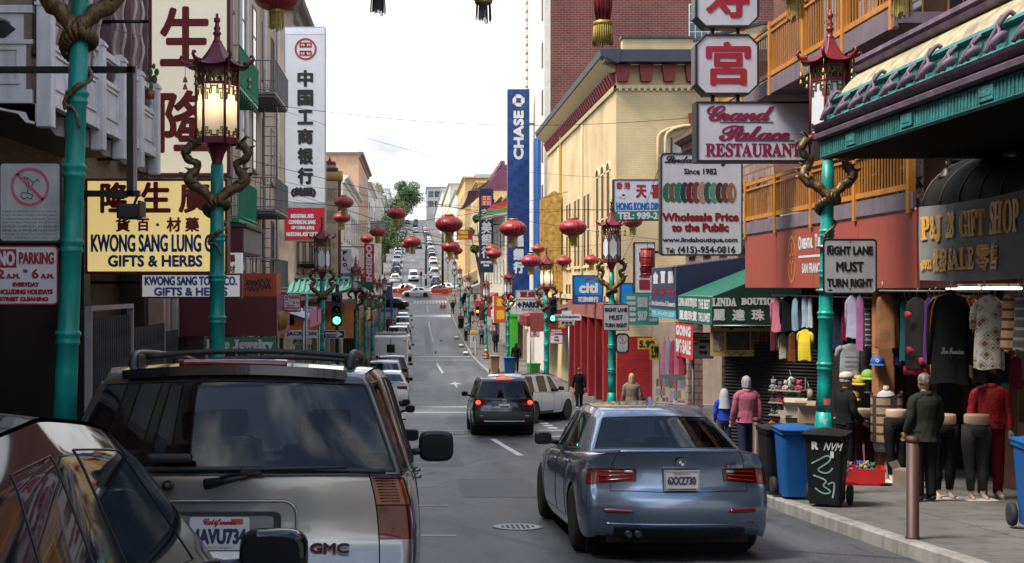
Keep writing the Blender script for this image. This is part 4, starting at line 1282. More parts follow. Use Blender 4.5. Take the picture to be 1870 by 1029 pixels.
for i,(a,b_,sag,lab)in enumerate((((-5,26,4.2),(8.4,30.5,4.4),.5,'thin wire high over the street near the bank sign'),((-5,44,6.5),(8.4,51,4.6),.6,'thin wire running to the cream building'),((-5,70,3.6),(8.4,66,5.2),.5,'thin wire crossing before the gold billboard'),((-5,110,5.5),(8.4,96,4.6),.7,'thin wire crossing before the purple roof'),((-5,150,6.0),(8.4,150,6.4),.7,'thin wire crossing near the far junction'),((-4.9,186,9),(8,184,9.5),.5,'paired trolley wire over the far junction'),((-4.9,190,9.2),(8,189,9.6),.5,'second trolley wire over the far junction'),((-4.9,12,3.4),(-4.8,24,4.9),.2,'loose wire sagging along the white balcony'))):
 p,q=Vector(a),Vector(b_);cable([p.lerp(q,j/14)-Vector((0,0,sag*math.sin(math.pi*j/14)))for j in range(15)],lab,.006 if a[1]<60 else .014)
LAV=mat('lavender_white',(.56,.55,.62),.4,var=.05,scale=1.5,dirt=.1)
t=board('hanging_sign','white dim sum board with red characters and a green telephone band','sign',1120,328,1230,403,40,.25,mat('pale_sky_board',(.52,.56,.66),.4,var=.06),DSTEEL,.03)
patch(t,'green_band',mat('band_green',(.01,.16,.12),.5),1121,386,1229,402)
letter(t,[('香',1125,333,1137,346),('港',1139,333,1151,346)],SRED,.008);letter(t,[('天',1161,338,1181,362),('喜',1188,336,1214,363)],SRED,.022,name='characters')
letter(t,[('HONG KONG DIM SUM',1125,370,1227,384)],mat('bright_blue'),.014,name='blue_lettering');letter(t,[('TEL: 989-2688',1128,388,1226,401)],SWH,.014,name='white_lettering',y=-.012)
cl=MB()
for(a,b_,r_)in((1132,357,4),(1138,354,5),(1144,357,4),(1138,359,4)):
 x,z=loc2(t,a,b_);cl.lathe([(r_*t['d']/FX,-.004-.0007*(a%11)),(r_*t['d']/FX,-.001)],16,(x,0,z),axis='y')
cl.build('cloud_emblem',SWH,t)
arm(t,[(t['w']/2,.1,1),(t['w']/2+.3,.1,1)],.05)
t=board('hanging_sign','large white bangle shop board with a printed row of stone bangles','sign',1206,280,1356,467,30,.22,LAV,mat('board_frame',(.05,.045,.035),.4,.3),.035,.1)
letter(t,[('Linda Boutique',1213,285,1345,304)],BLK,.007,style='script')
letter(t,[('Since 1982',1249,308,1309,319),('www.lindaboutique.com',1210,434,1347,445),('Tel:',1216,453,1232,463),('(415)-954-0816',1238,450,1343,466)],BLK,.007,name='black_lettering')
letter(t,[('Wholesale Price',1209,389,1349,405),('to the Public',1226,408,1331,424)],DRED,.018,name='red_lettering')
BC=[(.03,.14,.08),(.16,.09,.05),(.03,.16,.11),(.02,.05,.05),(.14,.02,.03),(.18,.05,.06),(.38,.20,.18),(.03,.10,.07),(.10,.24,.20),(.05,.03,.03),(.14,.05,.03),(.30,.13,.07)]
k=t['d']/FX
for i,c in enumerate(BC):
 x,z=loc2(t,1219+i*10.6,352)
 bb=MB();n=24;vs=[]
 wx,hz=(9 if i<6 else 8.4)*k,(20-abs(i-5.5)*.4)*k
 for q in range(n):
  a=2*math.pi*q/n
  vs+=[(x+wx*math.cos(a)*1.0,-.004-i*.0006,z+hz*math.sin(a)),(x+wx*.22*math.cos(a)+wx*.3,-.004-i*.0006,z+hz*.62*math.sin(a))]
 bb.add(vs,[(2*q,2*((q+1)%n),2*((q+1)%n)+1,2*q+1)for q in range(n)])
 bb.build('printed_bangle',mat('bangle_%d'%i,c,.3,var=.4,scale=18),t)
arm(t,[(t['w']/2,.1,1.6),(t['w']/2+.4,.1,1.6)],.05);arm(t,[(t['w']/2,.1,.5),(t['w']/2+.4,.1,.5)],.05)
def octo(px0,py0,px1,py1,d,ch,label):
 t=thing('hanging_sign',label,'sign',pix((px0+px1)/2,py1,d));k=d/FX
 w,h,c=(px1-px0)*k,(py1-py0)*k,19*k
 def oc(i):return[(-w/2+c,i),(w/2-c,i),(w/2-i,c),(w/2-i,h-c),(w/2-c,h-i),(-w/2+c,h-i),(-w/2+i,h-c),(-w/2+i,c)]
 MB().prism(oc(.0),.004,.34).build('box',mat('octagon_side',(.10,.10,.11),.4,.4),t,fix=True)
 o_,i_=oc(-.003),oc(.035)
 vs=[(p[0],-.014,p[1])for p in o_]+[(p[0],-.014,p[1])for p in i_]+[(p[0],.05,p[1])for p in o_]+[(p[0],.003,p[1])for p in i_]
 fs=[]
 for i in range(8):
  j=(i+1)%8;fs+=[(i,j,8+j,8+i),(i,16+i,16+j,j),(8+i,8+j,24+j,24+i)]
 MB().add(vs,fs).build('frame',BLK,t,fix=True)
 MB().prism(oc(.036),.0005,.0035).build('face',LAV,t,fix=True)
 mb=MB();write(mb,ch,-w/2+.16*w,w/2-.13*w,.15*h,.88*h,-.008,bold=.024);mb.build('character',mat('crimson_character',(.32,.012,.03),.45),t)
 for s in(-.2,.2):MB().box(w*s-.03,w*s+.03,.12,.18,-.12,.01).build('bracket',DSTEEL,t)
 return t
octo(1270,63,1386,173,22,'宮','lower octagonal white sign with one crimson character above the restaurant board')
octo(1270,-61,1386,50,22,'寿','upper octagonal white sign cut by the top of the frame')
t=board('hanging_sign','white restaurant board with maroon script lettering below the octagonal signs','sign',1272,186,1480,296,22,.34,LAV,BLK,.035)
PLUM=mat('plum_lettering',(.20,.012,.055),.45)
letter(t,[('Grand',1290,193,1414,222),('Palace',1312,229,1442,258)],PLUM,.012,style='script',shear=.0)
letter(t,[('RESTAURANT',1288,262,1463,287)],PLUM,.008,style='serif',name='serif_lettering')
patch(t,'underline',mat('line_green',(.03,.07,.06),.5),1314,222.6,1412,224.4);patch(t,'underline',mat('line_green'),1342,256.4,1452,258.2)
arm(t,[(t['w']/2,.17,.9),(t['w']/2+1.3,.17,.9)],.04)
# ------------------------------------------------------------------ restaurant building with balconies
RESTW=mat('restaurant_wall',(.13,.05,.035),.8,var=.3,scale=1.5,dirt=.3)
ORG=mat('orange_paint',(.50,.20,.03),.5,var=.12,dirt=.3)
PURP=mat('plum_grey_paint',(.17,.13,.16),.7,var=.15,dirt=.3)
TERRA=mat('terracotta_vinyl',(.32,.068,.048),.5,var=.05,scale=.6,dirt=.1)
zb=gz(24)-.7
rg=building('restaurant_building','restaurant building with orange balconies over the terracotta fascia','R',17.0,28.5,11.5,RESTW,(),0,shop=3.9,cornice=ORG,cat='building')
zb=rg.location.z
def rail(root,x0,x1,y0,y1,z0,h,root_loc,m=ORG,step=.115,post=1.9,barw=.018):
 """balustrade between two points (local frame of root): rails, posts and close bars"""
 a,b_=Vector((x0,y0,z0))-root_loc,Vector((x1,y1,z0))-root_loc
 n=max(1,round((b_-a).length/post))
 mb=MB();dr=(b_-a)
 def bar(p,w,z0_,z1_):mb.box(p.x-w,p.x+w,p.y-w,p.y+w,p.z+z0_,p.z+z1_)
 for zz,th in((h,.035),(h-.12,.02),(.06,.04)):
  u=dr.normalized();nn=Vector((-u.y,u.x,0))*.03
  mb.add([a+nn+Vector((0,0,zz-th)),b_+nn+Vector((0,0,zz-th)),b_-nn+Vector((0,0,zz-th)),a-nn+Vector((0,0,zz-th)),a+nn+Vector((0,0,zz+th)),b_+nn+Vector((0,0,zz+th)),b_-nn+Vector((0,0,zz+th)),a-nn+Vector((0,0,zz+th))],[(0,3,2,1),(4,5,6,7),(0,1,5,4),(1,2,6,5),(2,3,7,6),(3,0,4,7)])
 k=max(2,int(dr.length/step))
 for i in range(1,k):bar(a.lerp(b_,i/k),barw/2,.09,h-.13)
 r_=mb.build('railing',m,root)
 for i in range(n+1):
  p=a.lerp(b_,i/n);MB().box(p.x-.05,p.x+.05,p.y-.05,p.y+.05,p.z-.32,p.z+h+.06).build('post',m,root)
XB=7.0
rl=Vector(rg.location)
def loc_box(x0,x1,y0,y1,z0,z1):return MB().box(x0-rl.x,x1-rl.x,y0-rl.y,y1-rl.y,z0-rl.z,z1-rl.z)
# lower balcony: slab, plum band, terracotta fascia
loc_box(XB+.02,FR-.002,16.9,25.4,1.06,1.25).build('balcony_floor',PURP,rg)
loc_box(XB-.03,XB+.018,16.85,25.5,1.1,1.34).build('band',PURP,rg)
rail(rg,XB,XB,17.0,25.4,1.36,.78,rl)
# upper balcony
loc_box(XB-.5,FR-.002,16.2,25.6,3.55,3.7).build('balcony_floor',PURP,rg)
loc_box(XB-.55,XB-.502,16.2,25.65,3.5,3.78).build('band',PURP,rg)
rail(rg,XB-.52,XB-.52,16.3,25.6,3.8,.95,rl)
loc_box(XB-.5,FR-.002,13.0,25.6,6.4,6.55).build('balcony_floor',PURP,rg)
rail(rg,XB-.52,XB-.52,13.2,25.6,6.6,.95,rl)
for y in(18.6,20.6,22.6,24.6):window(rg,(-.0,y-17.0,4.2-zb),'W',1.1,1.9,'grid',ORG,PANES[0]);window(rg,(0,y-17.0,1.5-zb),'W',1.1,1.7,'grid',ORG,PANES[0])
fr=MB()
for y in(17.6,18.5):fr.tube([(7.05-rl.x,y-rl.y,3.54-zb),(7.3-rl.x,y-.12-rl.y,2.0-zb)],.03,6);fr.tube([(7.75-rl.x,y-rl.y,3.54-zb),(7.45-rl.x,y-.12-rl.y,2.0-zb)],.03,6)
fr.tube([(7.2-rl.x,17.5-rl.y,2.9-zb),(7.2-rl.x,18.5-rl.y,2.9-zb)],.025,6);fr.tube([(7.6-rl.x,17.5-rl.y,2.9-zb),(7.6-rl.x,18.5-rl.y,2.9-zb)],.025,6)
t=thing('trestle','orange wooden trestle frame standing behind the purple eave','trestle',(rl.x,rl.y,rl.z));fr.build('frame',ORG,t)
# fascia sign
t=thing('fascia_sign','long terracotta fascia with an oval emblem under the orange balcony','sign',(XB,16.8,-.02))
MB().box(0,.05,0,8.7,0,1.12).build('panel',TERRA,t)
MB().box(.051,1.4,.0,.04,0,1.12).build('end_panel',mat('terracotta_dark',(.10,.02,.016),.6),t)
MB().box(-.006,-.001,0,8.7,1.10,1.125).build('white_edge',SWH,t)
sm_=MB()
for y in(2.2,4.35,6.5):sm_.box(-.0035,-.001,y,y+.008,0,1.09)
sm_.build('seam',mat('seam_dark',(.2,.04,.03),.6),t)
mb=MB()
def fx(q):return(-.006+q[1],q[0],q[2])
def fs_(x):return 16.8+0-0
def onwall(txt,ya,yb,z0,z1,mbx,**kw):
 write(mbx,txt,0,ya-yb,z0,z1,0,fn=lambda q:(-.006-.0+q[1],ya-q[0]-16.8,q[2]+.02),**kw)
onwall('O',21.95,21.8,.66,.92,mb,bold=.012);onwall('RIENTAL',21.77,21.15,.68,.87,mb,bold=.012);onwall('T',21.05,20.92,.66,.92,mb,bold=.012);onwall('REASURE',20.9,20.3,.68,.87,mb,bold=.012)
onwall('SAN FRANCISCO',21.75,20.4,.24,.42,mb,bold=.009)
mb.build('lettering',SWH,t)
MB().box(-.006,-.001,20.3-16.8,21.95-16.8,.54,.58).build('rule',SWH,t)
em=MB();cy,cz=22.35-16.8,.53
n=28
for s,(a0,a1)in enumerate(((-75,75),(105,255),)):
 pass
for a0,a1 in((10,170),(190,350)):
 pts=[(cy+.24*math.cos(R(a0+(a1-a0)*i/14)),cz+.44*math.sin(R(a0+(a1-a0)*i/14)))for i in range(15)]
 for i in range(14):
  p,q=pts[i],pts[i+1]
  em.add([(-.006,p[0],p[1]),(-.006,q[0],q[1]),(-.006,cy+(q[0]-cy)*.8,cz+(q[1]-cz)*.88),(-.006,cy+(p[0]-cy)*.8,cz+(p[1]-cz)*.88)],[(0,1,2,3)])
for(a,b_,c_,e)in((-.025,.025,.05,.30),(-.11,.11,.05,.10),(-.025,.025,-.30,-.03),(-.11,.11,-.08,-.03)):em.box(-.008,-.005,cy+a,cy+b_,cz+c_,cz+e)
em.build('emblem',mat('emblem_orange',(.6,.22,.04),.5),t)
# sandstone building with arched windows between the restaurant and the cross street
STONE=brickmat('sandstone_blocks',(.30,.19,.15),(.24,.14,.11),(.12,.08,.07),.5,.22,.02)
sb=building('stone_building','rough pink stone building with small dark arches behind the bangle shop board','R',28.5,37.8,4.6,STONE,(1.0,),5,.8,1.3,'arch',mat('trim_dark',(.05,.05,.06),.5),shop=3.6,cornice=STONE)
zs_=sb.location.z
MB().prism([(-.25,0),(8,3.2),(8,3.45),(-.25,.22)],.0,.35).build('gable_coping',SWH,sb,loc=(0,0,4.68-zs_),fix=True)
MB().prism([(0,0),(8,0),(8,3.2),(0,.05)],.02,.33).build('gable_wall',brickmat('gable_brick',(.2,.10,.08),(.15,.08,.06),(.1,.07,.06)),sb,loc=(0,0,4.69-zs_),fix=True)  # gable in a darker, smaller brick than the stone blocks below
def acunit(x,y,z,label):
 t=thing('air_conditioner',label,'air conditioner',(x,y,z))
 MB().box(-.42,0,-.25,.25,0,.38,bev=.01).build('casing',SWH,t)
 g_=MB()
 for k in range(7):g_.box(-.428,-.42,-.2,.2,.05+k*.042,.07+k*.042)
 g_.build('grille',mat('grille_grey',(.2,.2,.2),.5),t)
acunit(FR-.01,26.7,1.25,'white window air conditioner behind the far end of the orange railing')
acunit(FR-.01,31.2,1.2,'white window air conditioner under a stone arch')
# ------------------------------------------------------------------ gift shop building with the swept eave
GREEN=mat('verdigris_paint',(.03,.19,.185),.6,var=.3,scale=5,dirt=.7,bump=.4)
MAUV=mat('mauve_cornice',(.13,.085,.125),.6,var=.25,dirt=.6)
CREM=mat('cream_plaster',(.42,.35,.22),.75,var=.2,dirt=.7)
pj=building('gift_shop_building','gift shop building behind the green and mauve eave','R',6.5,17.0,6.6,mat('taupe_wall',(.16,.12,.105),.8,dirt=.3),(),0,shop=4.9,cornice=MAUV)
t=thing('shop_eave','swept eave with verdigris band, mauve mouldings and cream plaster strip over the pavement','eave',(5.24,15.55,1.65))
t.scale=(.845,)*3
Y0=-12.4
def band(prof,name,m,y0=Y0,y1=0.0,nsub=1):
 mb=MB();ys=[y0+(y1-y0)*i/nsub for i in range(nsub+1)]
 for y in ys:pass
 vs=[(p[0],y,p[1])for y in ys for p in prof]
 n=len(prof)
 mb.add(vs,[(i*n+j,i*n+j+1,(i+1)*n+j+1,(i+1)*n+j)for i in range(nsub)for j in range(n-1)],0)
 mb.add([(p[0],y1,p[1])for p in prof],[tuple(range(n))])if False else None
 return mb.build(name,m,t,fix=True)
band([(.05,0),(.0,.02),(-.0,.25),(.04,.27)],'green_fascia',GREEN)
band([(.02,.27),(-.09,.30),(-.1,.36),(-.04,.40),(-.12,.46),(-.14,.50),(-.02,.53)],'mauve_moulding',MAUV)
band([(-.03,.53),(.12,.60),(.16,.64),(.17,.84),(.12,.87),(.17,.93),(.24,.95)],'green_frieze',GREEN)
band([(.24,.945),(.30,1.0),(.42,1.15),(.60,1.32)],'cream_strip',CREM)
band([(.60,1.31),(.52,1.34),(.50,1.40),(.57,1.43),(.52,1.47),(.54,1.54),(.70,1.56)],'mauve_coping',MAUV)
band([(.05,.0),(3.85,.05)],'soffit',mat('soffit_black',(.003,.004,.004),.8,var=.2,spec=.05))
band([(.70,1.55),(3.85,1.58)],'roof_top',MAUV)
ec=MB();ec.add([(x,0.001,z)for x,z in((.05,0),(3.85,0),(3.85,1.56),(.70,1.55),(.54,1.50),(.54,1.34),(.42,1.15),(.24,.95),(.17,.84),(.1,.56),(-.1,.5),(-.08,.32),(0,.25))],[tuple(range(13))])
ec.build('end_panel',GREEN,t)
rb_=MB()
for k in range(150):rb_.box(-.012,-.0,-.04-k*.082-.02,-.04-k*.082+.02,.045,.235)
for k in range(2):rb_.box(-.016,0,Y0,0,.02+k*.215,.035+k*.215)
rb_.build('ribbing',GREEN,t)
bd=MB()
for k in range(260):bd.tube([(-.055,-k*.047,.30),(-.055,-k*.047-.03,.30)],.022,6)
bd.build('bead_moulding',MAUV,t)
pn=MB()
for y in(-1.15,-3.1,-5.2,-7.5):
 pn.box(-.03,-.013,y-.34,y,.06,.22);pn.box(-.036,-.03,y-.30,y-.04,.11,.17)
pn.build('plaque',GREEN,t)
for k,y in enumerate([-.25,-.85,-1.42,-1.98,-2.58,-3.15,-3.72,-4.3,-4.9,-5.5,-6.1,-6.7]):
 big=k%3==0
 h=.42 if big else .30
 o=MB()
 P0=lambda a,b_,c:(a,y+b_,.57+c*h)
 o.tube(bspl([P0(-.04,.10,0),P0(-.02,.05,.25),P0(.03,.01,.55),P0(.10,-.02,.85),P0(.16,-.04,1.02),P0(.2,-.05,.9)],n=4),.028,6)
 o.tube(bspl([P0(-.05,.01,.0),P0(-.06,-.03,.18),P0(.0,-.07,.30),P0(.05,-.06,.52),P0(.02,.0,.62),P0(.09,.0,.9)],n=4),.022,6)
 o.tube(bspl([P0(-.05,-.10,.0),P0(-.08,-.15,.14),P0(-.02,-.19,.34),P0(.06,-.15,.38),P0(.05,-.08,.22),P0(-.02,-.06,.16)],n=4),[.03]*3+[.04]*14+[.025]*4,7)
 o.build('dragon_ornament',MAUV,t)
DKAWN=mat('awning_black',(.010,.009,.008),.7,spec=.2,var=.3,scale=2)
t=thing('shop_awning','domed black awning with a grey banner of gilt letters','awning',(6.95,13.28,.09))
aw=MB();n=9
prof=[(1.0-math.cos(math.pi/2*i/n)*1.0,.98+.72*math.sin(math.pi/2*i/n))for i in range(n+1)]
LW=3.22
vs=[(p[0],y,p[1])for y in(-4.5,LW)for p in prof]
aw.add(vs,[(j,j+1,n+1+j+1,n+1+j)for j in range(n)],0,True)
aw.add([(p[0],LW,p[1])for p in prof]+[(1.0,LW,.0),(0,LW,0)],[tuple(range(n+3))])
aw.build('canopy',DKAWN,t)
rb_=MB()
for k in range(9):rb_.tube([(p[0]-.004,LW-.02-k*.55,p[1])for p in prof],.014,5)
rb_.build('rib',mat('awning_rib',(.035,.03,.026),.5),t)
BNR=mat('grey_banner',(.22,.22,.23),.85,var=.12,scale=1.5,bump=.3,bscale=200)
def fold(y,z):return .018*math.sin(y*5+z*2)+.014*math.sin(y*11.3)
mb=MB();mb.grid(lambda u,v:(-.03+fold(-4.4+(LW+4.36)*u,v),-4.4+(LW+4.36)*u,-.02*math.sin(3*u*math.pi)+v*1.0),60,6)
mb.build('banner',BNR,t)
GILT=mat('gilt_letter',(.72,.38,.08),.4,var=.3,scale=30)
mb=MB()
def gl(txt,a,b_,z0,z1,**kw):
 write(mb,txt,0,b_-a,z0,z1,0,fn=lambda q:(-.05+q[1]+fold(LW-q[0]-a,q[2]),LW-a-q[0],q[2]),**kw)
gl('P&J 28',.12,1.15,.50,.88,style='serif',bold=.012);gl('GIFT',1.27,1.88,.53,.87,style='serif',bold=.010);gl('SHOP',1.98,2.8,.53,.93,style='serif',bold=.012)
gl('#932',.1,.36,.13,.28,bold=.008);gl('批發',.42,.86,.10,.42,bold=.007);gl('SALE',.93,1.62,.12,.41,style='serif',bold=.010);gl('零售',1.68,2.3,.10,.44,bold=.008)
mb.build('lettering',GILT,t)
# spot lamps beneath the eave, one lit
def spot(x,y,z,lit,label):
 t=thing('spot_lamp',label,'spot lamp',(x,y,z),0,'lamps under the eave')
 m_=MB();m_.tube([(0,0,.2),(0,0,.1)],.015,6);m_.lathe([(.03,.11),(.05,.08),(.10,.0),(.11,-.04)],16)
 m_.build('hood',BLK,t)
 d_=MB();d_.lathe([(.0001,-.02),(.095,-.022)],16);
 d_.ball((0,0,-.025),.06,sz=.6)
 d_.build('bulb',mat('spot_glow',(1,.8,.5),.5,var=0,emit=(1,.62,.22),es=14)if lit else mat('bulb_off',(.3,.3,.28),.3),t)
 if lit:
  l_=bpy.data.lights.new('spot_light','SPOT');l_.energy=60;l_.color=(1,.68,.32);l_.spot_size=R(100);l_.shadow_soft_size=.05
  o=bpy.data.objects.new('spot_light',l_);C.objects.link(o);o.parent=t;o.location=(0,0,-.1);o.rotation_euler=(0,R(18),0)
spot(7.22,15.2,1.55,True,'lit spot lamp glowing amber under the eave')
spot(7.1,14.3,1.6,False,'unlit black spot lamp nearer than the glowing one')
spot(7.15,17.2,1.45,False,'unlit black spot lamp beside the end of the orange balcony')
spot(7.2,16.3,1.5,False,'unlit black spot lamp just beyond the glowing one')
tb=mat('tube_glow',(1,1,1),.5,var=0,emit=(.92,1,.96),es=3.5)
for(a,lab)in((16.2,'lit fluorescent tube over the black jacket'),(15.1,'lit fluorescent tube over the palm print dress')):
 t=thing('fluorescent_tube',lab,'tube light',(7.6,a,-.02),0,'tube lights in the gift shop')
 MB().tube([(0,0,0),(0,1.0,.0)],.018,8).build('tube',tb,t);MB().box(-.03,.03,-.02,1.02,.02,.06).build('batten',SWH,t)
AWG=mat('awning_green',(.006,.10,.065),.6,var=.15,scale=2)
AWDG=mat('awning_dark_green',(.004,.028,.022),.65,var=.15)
AWN=mat('awning_navy',(.010,.016,.055),.6,var=.15,scale=2)
def awning(name,label,x0,x1,y0,y1,ztop,zfront,zbot,mtop,mfront,mend):
 """awning projecting from the wall at x1 out to x0; y0 is the end that faces the camera"""
 t=thing(name,label,'awning',(x0,y0,zbot))
 D=y1-y0
 def P3(x,y,z):return(x-x0,y-y0,z-zbot)
 MB().add([P3(x0,y0,zfront),P3(x0,y1,zfront),P3(x1,y1,ztop),P3(x1,y0,ztop)],[(0,1,2,3)]).build('slope',mtop,t)
 MB().box(-.01,.0,0,D,0,zfront-zbot).build('valance',mfront,t)
 MB().add([P3(x0,y0-.004,zbot),P3(x1,y0-.004,zbot),P3(x1,y0-.004,ztop),P3(x0,y0-.004,zfront)],[(0,1,2,3)]).build('end_panel',mend,t)
 MB().add([P3(x0,y1+.004,zbot),P3(x1,y1+.004,zbot),P3(x1,y1+.004,ztop),P3(x0,y1+.004,zfront)],[(3,2,1,0)]).build('end_panel',mend,t)
 f=MB();f.tube([P3(x0+.02,y0,zfront),P3(x0+.02,y1,zfront)],.018,5);f.tube([P3(x0+.02,y0,zbot),P3(x1,y0,zbot)],.015,5)
 f.build('frame',STEEL,t)
 return t
def val(t,lines,m,D,zh,bold=.012):
 mb=MB()
 for ln in lines:
  s,a,b_,z0,z1=ln[:5];kw=ln[5]if len(ln)>5 else{}
  write(mb,s,0,(b_-a)*D,z0*zh,z1*zh,0,bold=bold,fn=lambda q:(-.018+q[1],D*(1-a)-q[0],q[2]),**kw)
 mb.build('lettering',m,t)
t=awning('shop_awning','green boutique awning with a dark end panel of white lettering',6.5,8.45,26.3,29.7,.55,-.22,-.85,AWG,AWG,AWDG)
val(t,[('LINDA BOUTIQUE',.03,.60,.55,.92,{'style':'serif'}),('THE BEST',.64,.96,.55,.9),('麗達珠寶',.06,.60,.08,.46),('THE LOWEST',.64,.97,.1,.42)],SWH,3.4,.63)
letter_end=MB()
k=26.3/FX
for(s,a,b_,c_,e,st)in(('LINDA',1300,544,1345,560,'serif'),('BOUTIQUE',1353,544,1432,560,'serif'),('麗',1302,565,1324,586,''),('達',1337,565,1360,586,''),('珠',1372,565,1396,586,''),('寶',1408,565,1431,586,'')):
 write(letter_end,s,X(a,26.3)-6.5,X(c_,26.3)-6.5,Z(e,26.3)+.85,Z(b_,26.3)+.85,-.012,bold=.010,style=st)
letter_end.build('white_lettering',SWH,t)
t=awning('shop_awning','navy restaurant awning with red lettering beyond the green one',6.5,8.45,29.9,33.0,.75,.5,-.82,AWN,mat('awning_slate',(.03,.042,.09),.6,var=.1),AWN)
val(t,[('金',.08,.3,.68,.93),('百',.4,.6,.68,.93),('鵬',.7,.92,.68,.93)],SWH,3.1,1.32,.03)
val(t,[('Jin',.08,.28,.46,.60,{'style':'script'}),('Bei',.40,.58,.46,.60,{'style':'script'}),('Pang',.68,.96,.46,.60,{'style':'script'})],SRED,3.1,1.32,.012)
val(t,[('Fine Sandwiches & Desserts',.03,.97,.24,.34)],SWH,3.1,1.32,.006)
MB().box(-.012,-.0105,0,3.1,0,.22).build('turquoise_strip',mat('turquoise',(.03,.33,.45),.5),t)
val(t,[('TEL: 415-433-2628',.06,.94,.04,.13)],SWH,3.1,1.32,.006)
t=board('shop_banner','teal souvenir shop banner of white lettering slung across the corner shop','banner',1141,536,1203,594,35.5,.01,mat('banner_teal',(.04,.30,.25),.7,var=.12,scale=3),None)
letter(t,[('SOUVENIR',1164,543,1183,562),('SHOP',1165,568,1182,586)]+[(['藝術品','大特價','珠寶玉','工藝品','紀念品','禮品行'][(i*3+j)%6],1144+i*20 if i<1 else 1185,541+j*10,1161 if i<1 else 1201,548+j*10)for i in(0,1)for j in range(5)],SWH,.010)
t=thing('sale_banner','red and white sale banner under the green boutique awning','banner',(6.52,28.0,-1.72))
MB().box(-.004,.004,.2,2.1,0,.86).build('cloth',mat('banner_red',(.42,.03,.03),.7),t)
mb=MB();
for s,z0,z1 in(('GOING',.52,.78),('BIG SALE',.1,.44)):write(mb,s,.1,1.7,z0,z1,0,bold=.025,fn=lambda q:(-.01+q[1],2.1-q[0],q[2]))
mb.build('lettering',SWH,t)
# poster strip above the shuttered shop
t=board('poster_board','yellow edged poster strip with dark portraits over the closed shutter','poster',1298,590,1436,651,26.9,.03,mat('poster_yellow',(.42,.30,.09),.6,var=.12),None)
patch(t,'picture',mat('poster_dark',(.04,.025,.03),.5,var=.8,scale=6),1326,606,1369,640);patch(t,'picture',mat('poster_pale',(.22,.16,.15),.5,var=.7,scale=8),1302,606,1322,641)
for i in range(3):
 for j in range(2):patch(t,'picture',mat('poster_maroon',(.09,.03,.025),.5,var=.6,scale=14),1371+i*14,606+j*17,1384+i*14,622+j*17)
patch(t,'picture',mat('poster_brown',(.14,.06,.04),.5,var=.6,scale=9),1414,606,1434,641)
pt_=MB();x,z=loc2(t,1354,622);pt_.lathe([(.085,-.006),(.085,-.005)],18,(x,0,z),axis='y',sy=1.25);pt_.box(x-.15,x+.12,-.0065,-.005,z-.2,z-.09);pt_.build('portrait',mat('portrait_skin',(.30,.17,.11),.5,var=.3,scale=9),t)
letter(t,[('Original Ear Wax',1316,593,1430,603)],BLK,.004,style='script')
gf=MB();x,z=loc2(t,1340,646);kk=t['d']/FX
for j in range(2):
 pts=[(x+(i*5.5+j*50)*kk-.2,z+(5*math.sin(i*2.1+j))*kk*.8)for i in range(8)];stroke(gf,pts,.02,-.008)
gf.build('graffiti',BLK,t)
def yellowsign(px0,py0,px1,py1,d,txt,label):
 t=board('price_sign',label,'sign',px0,py0,px1,py1,d,.03,mat('price_yellow',(.55,.36,.03),.5,var=.1),None)
 letter(t,[(txt,px0+2,py0+4,px1-2,py1-3)],BLK,.012)
yellowsign(1165,618,1197,638,36,'5.99','yellow price sign hanging under the white neon board');yellowsign(1187,628,1205,657,35,'5.99','lower yellow price sign with black digits beside the hanging skirts')
t=board('hanging_sign','upright white neon board with stacked maroon letters above the teal banner','sign',1158,443,1196,536,38,.2,SWH,BLK,.02)
mb=MB();x,z=loc2(t,1177,505)
for s,py in(('N',470),('Z',498),('I',520)):
 a,b_=loc2(t,1167,py+9),loc2(t,1187,py-9);write(mb,s,a[0],b_[0],a[1],b_[1],-.01,bold=.02)
mb.build('lettering',mat('maroon_letter',(.22,.02,.04),.5),t)
arm(t,[(.2,.1,1.3),(1.4,.1,1.3)],.04)
t=thing('drum_lantern','red drum shaped lantern hanging in front of the neon board','lantern',pix(1182,478,36))
m_=MB();m_.lathe([(.13,.42),(.19,.38),(.19,-.38),(.13,-.42)],20);m_.build('shade',SILK,t)
m_=MB()
for k in range(10):m_.tube([(.194*math.cos(2*math.pi*k/10),.194*math.sin(2*math.pi*k/10),-.37),(.194*math.cos(2*math.pi*k/10),.194*math.sin(2*math.pi*k/10),.37)],.012,4)
for z in(.38,.13,-.13,-.38):m_.lathe([(.2,z-.02),(.205,z),(.2,z+.02)],20)
m_.build('frame',LRED,t);arm(t,[(0,0,.42),(0,0,.62)],.01,'hanger',CABLE)
# signals
def signal(name,label,loc,lit,arm_to=None,pole=0,group='traffic signals'):
 t=thing('traffic_signal',label,'traffic signal',loc,0,group)
 b=MB();b.box(-.17,.17,0,.22,-.52,.52,bev=.03);b.build('housing',BLK,t)
 for i,(nm,off,on)in enumerate((('red',(.05,.005,.005),(1,.06,.03)),('amber',(.06,.03,.0),(1,.45,.03)),('green',(.0,.05,.03),(.08,1,.55)))):
  z=.34-.34*i
  h=MB();n=14
  vs=[]
  for k in range(n+1):
   a=R(-20+220*k/n);vs+=[(.13*math.cos(a),0,z+.13*math.sin(a)),(.13*math.cos(a),-.2,z+.13*math.sin(a))]
  h.add(vs,[(2*k,2*k+1,2*k+3,2*k+2)for k in range(n)],0,True);h.build('visor',BLK,t)
  l_=MB();l_.lathe([(.0001,-.05),(.06,-.045),(.115,-.005)],18,(0,0,z),axis='y')
  l_.build('lens',mat('lens_on_'+nm,on,.3,var=0,emit=on,es=3.2)if nm==lit else mat('lens_off_'+nm,off,.25,var=0),t)
 if arm_to:arm(t,[(0,.12,.3),arm_to],.03)
 if pole:arm(t,[(0,.3,-pole),(0,.3,.8)],.07,'pole',DSTEEL)
signal('s','signal showing green beside the one way arrow',pix(615,566,38),'green',None,2.9)
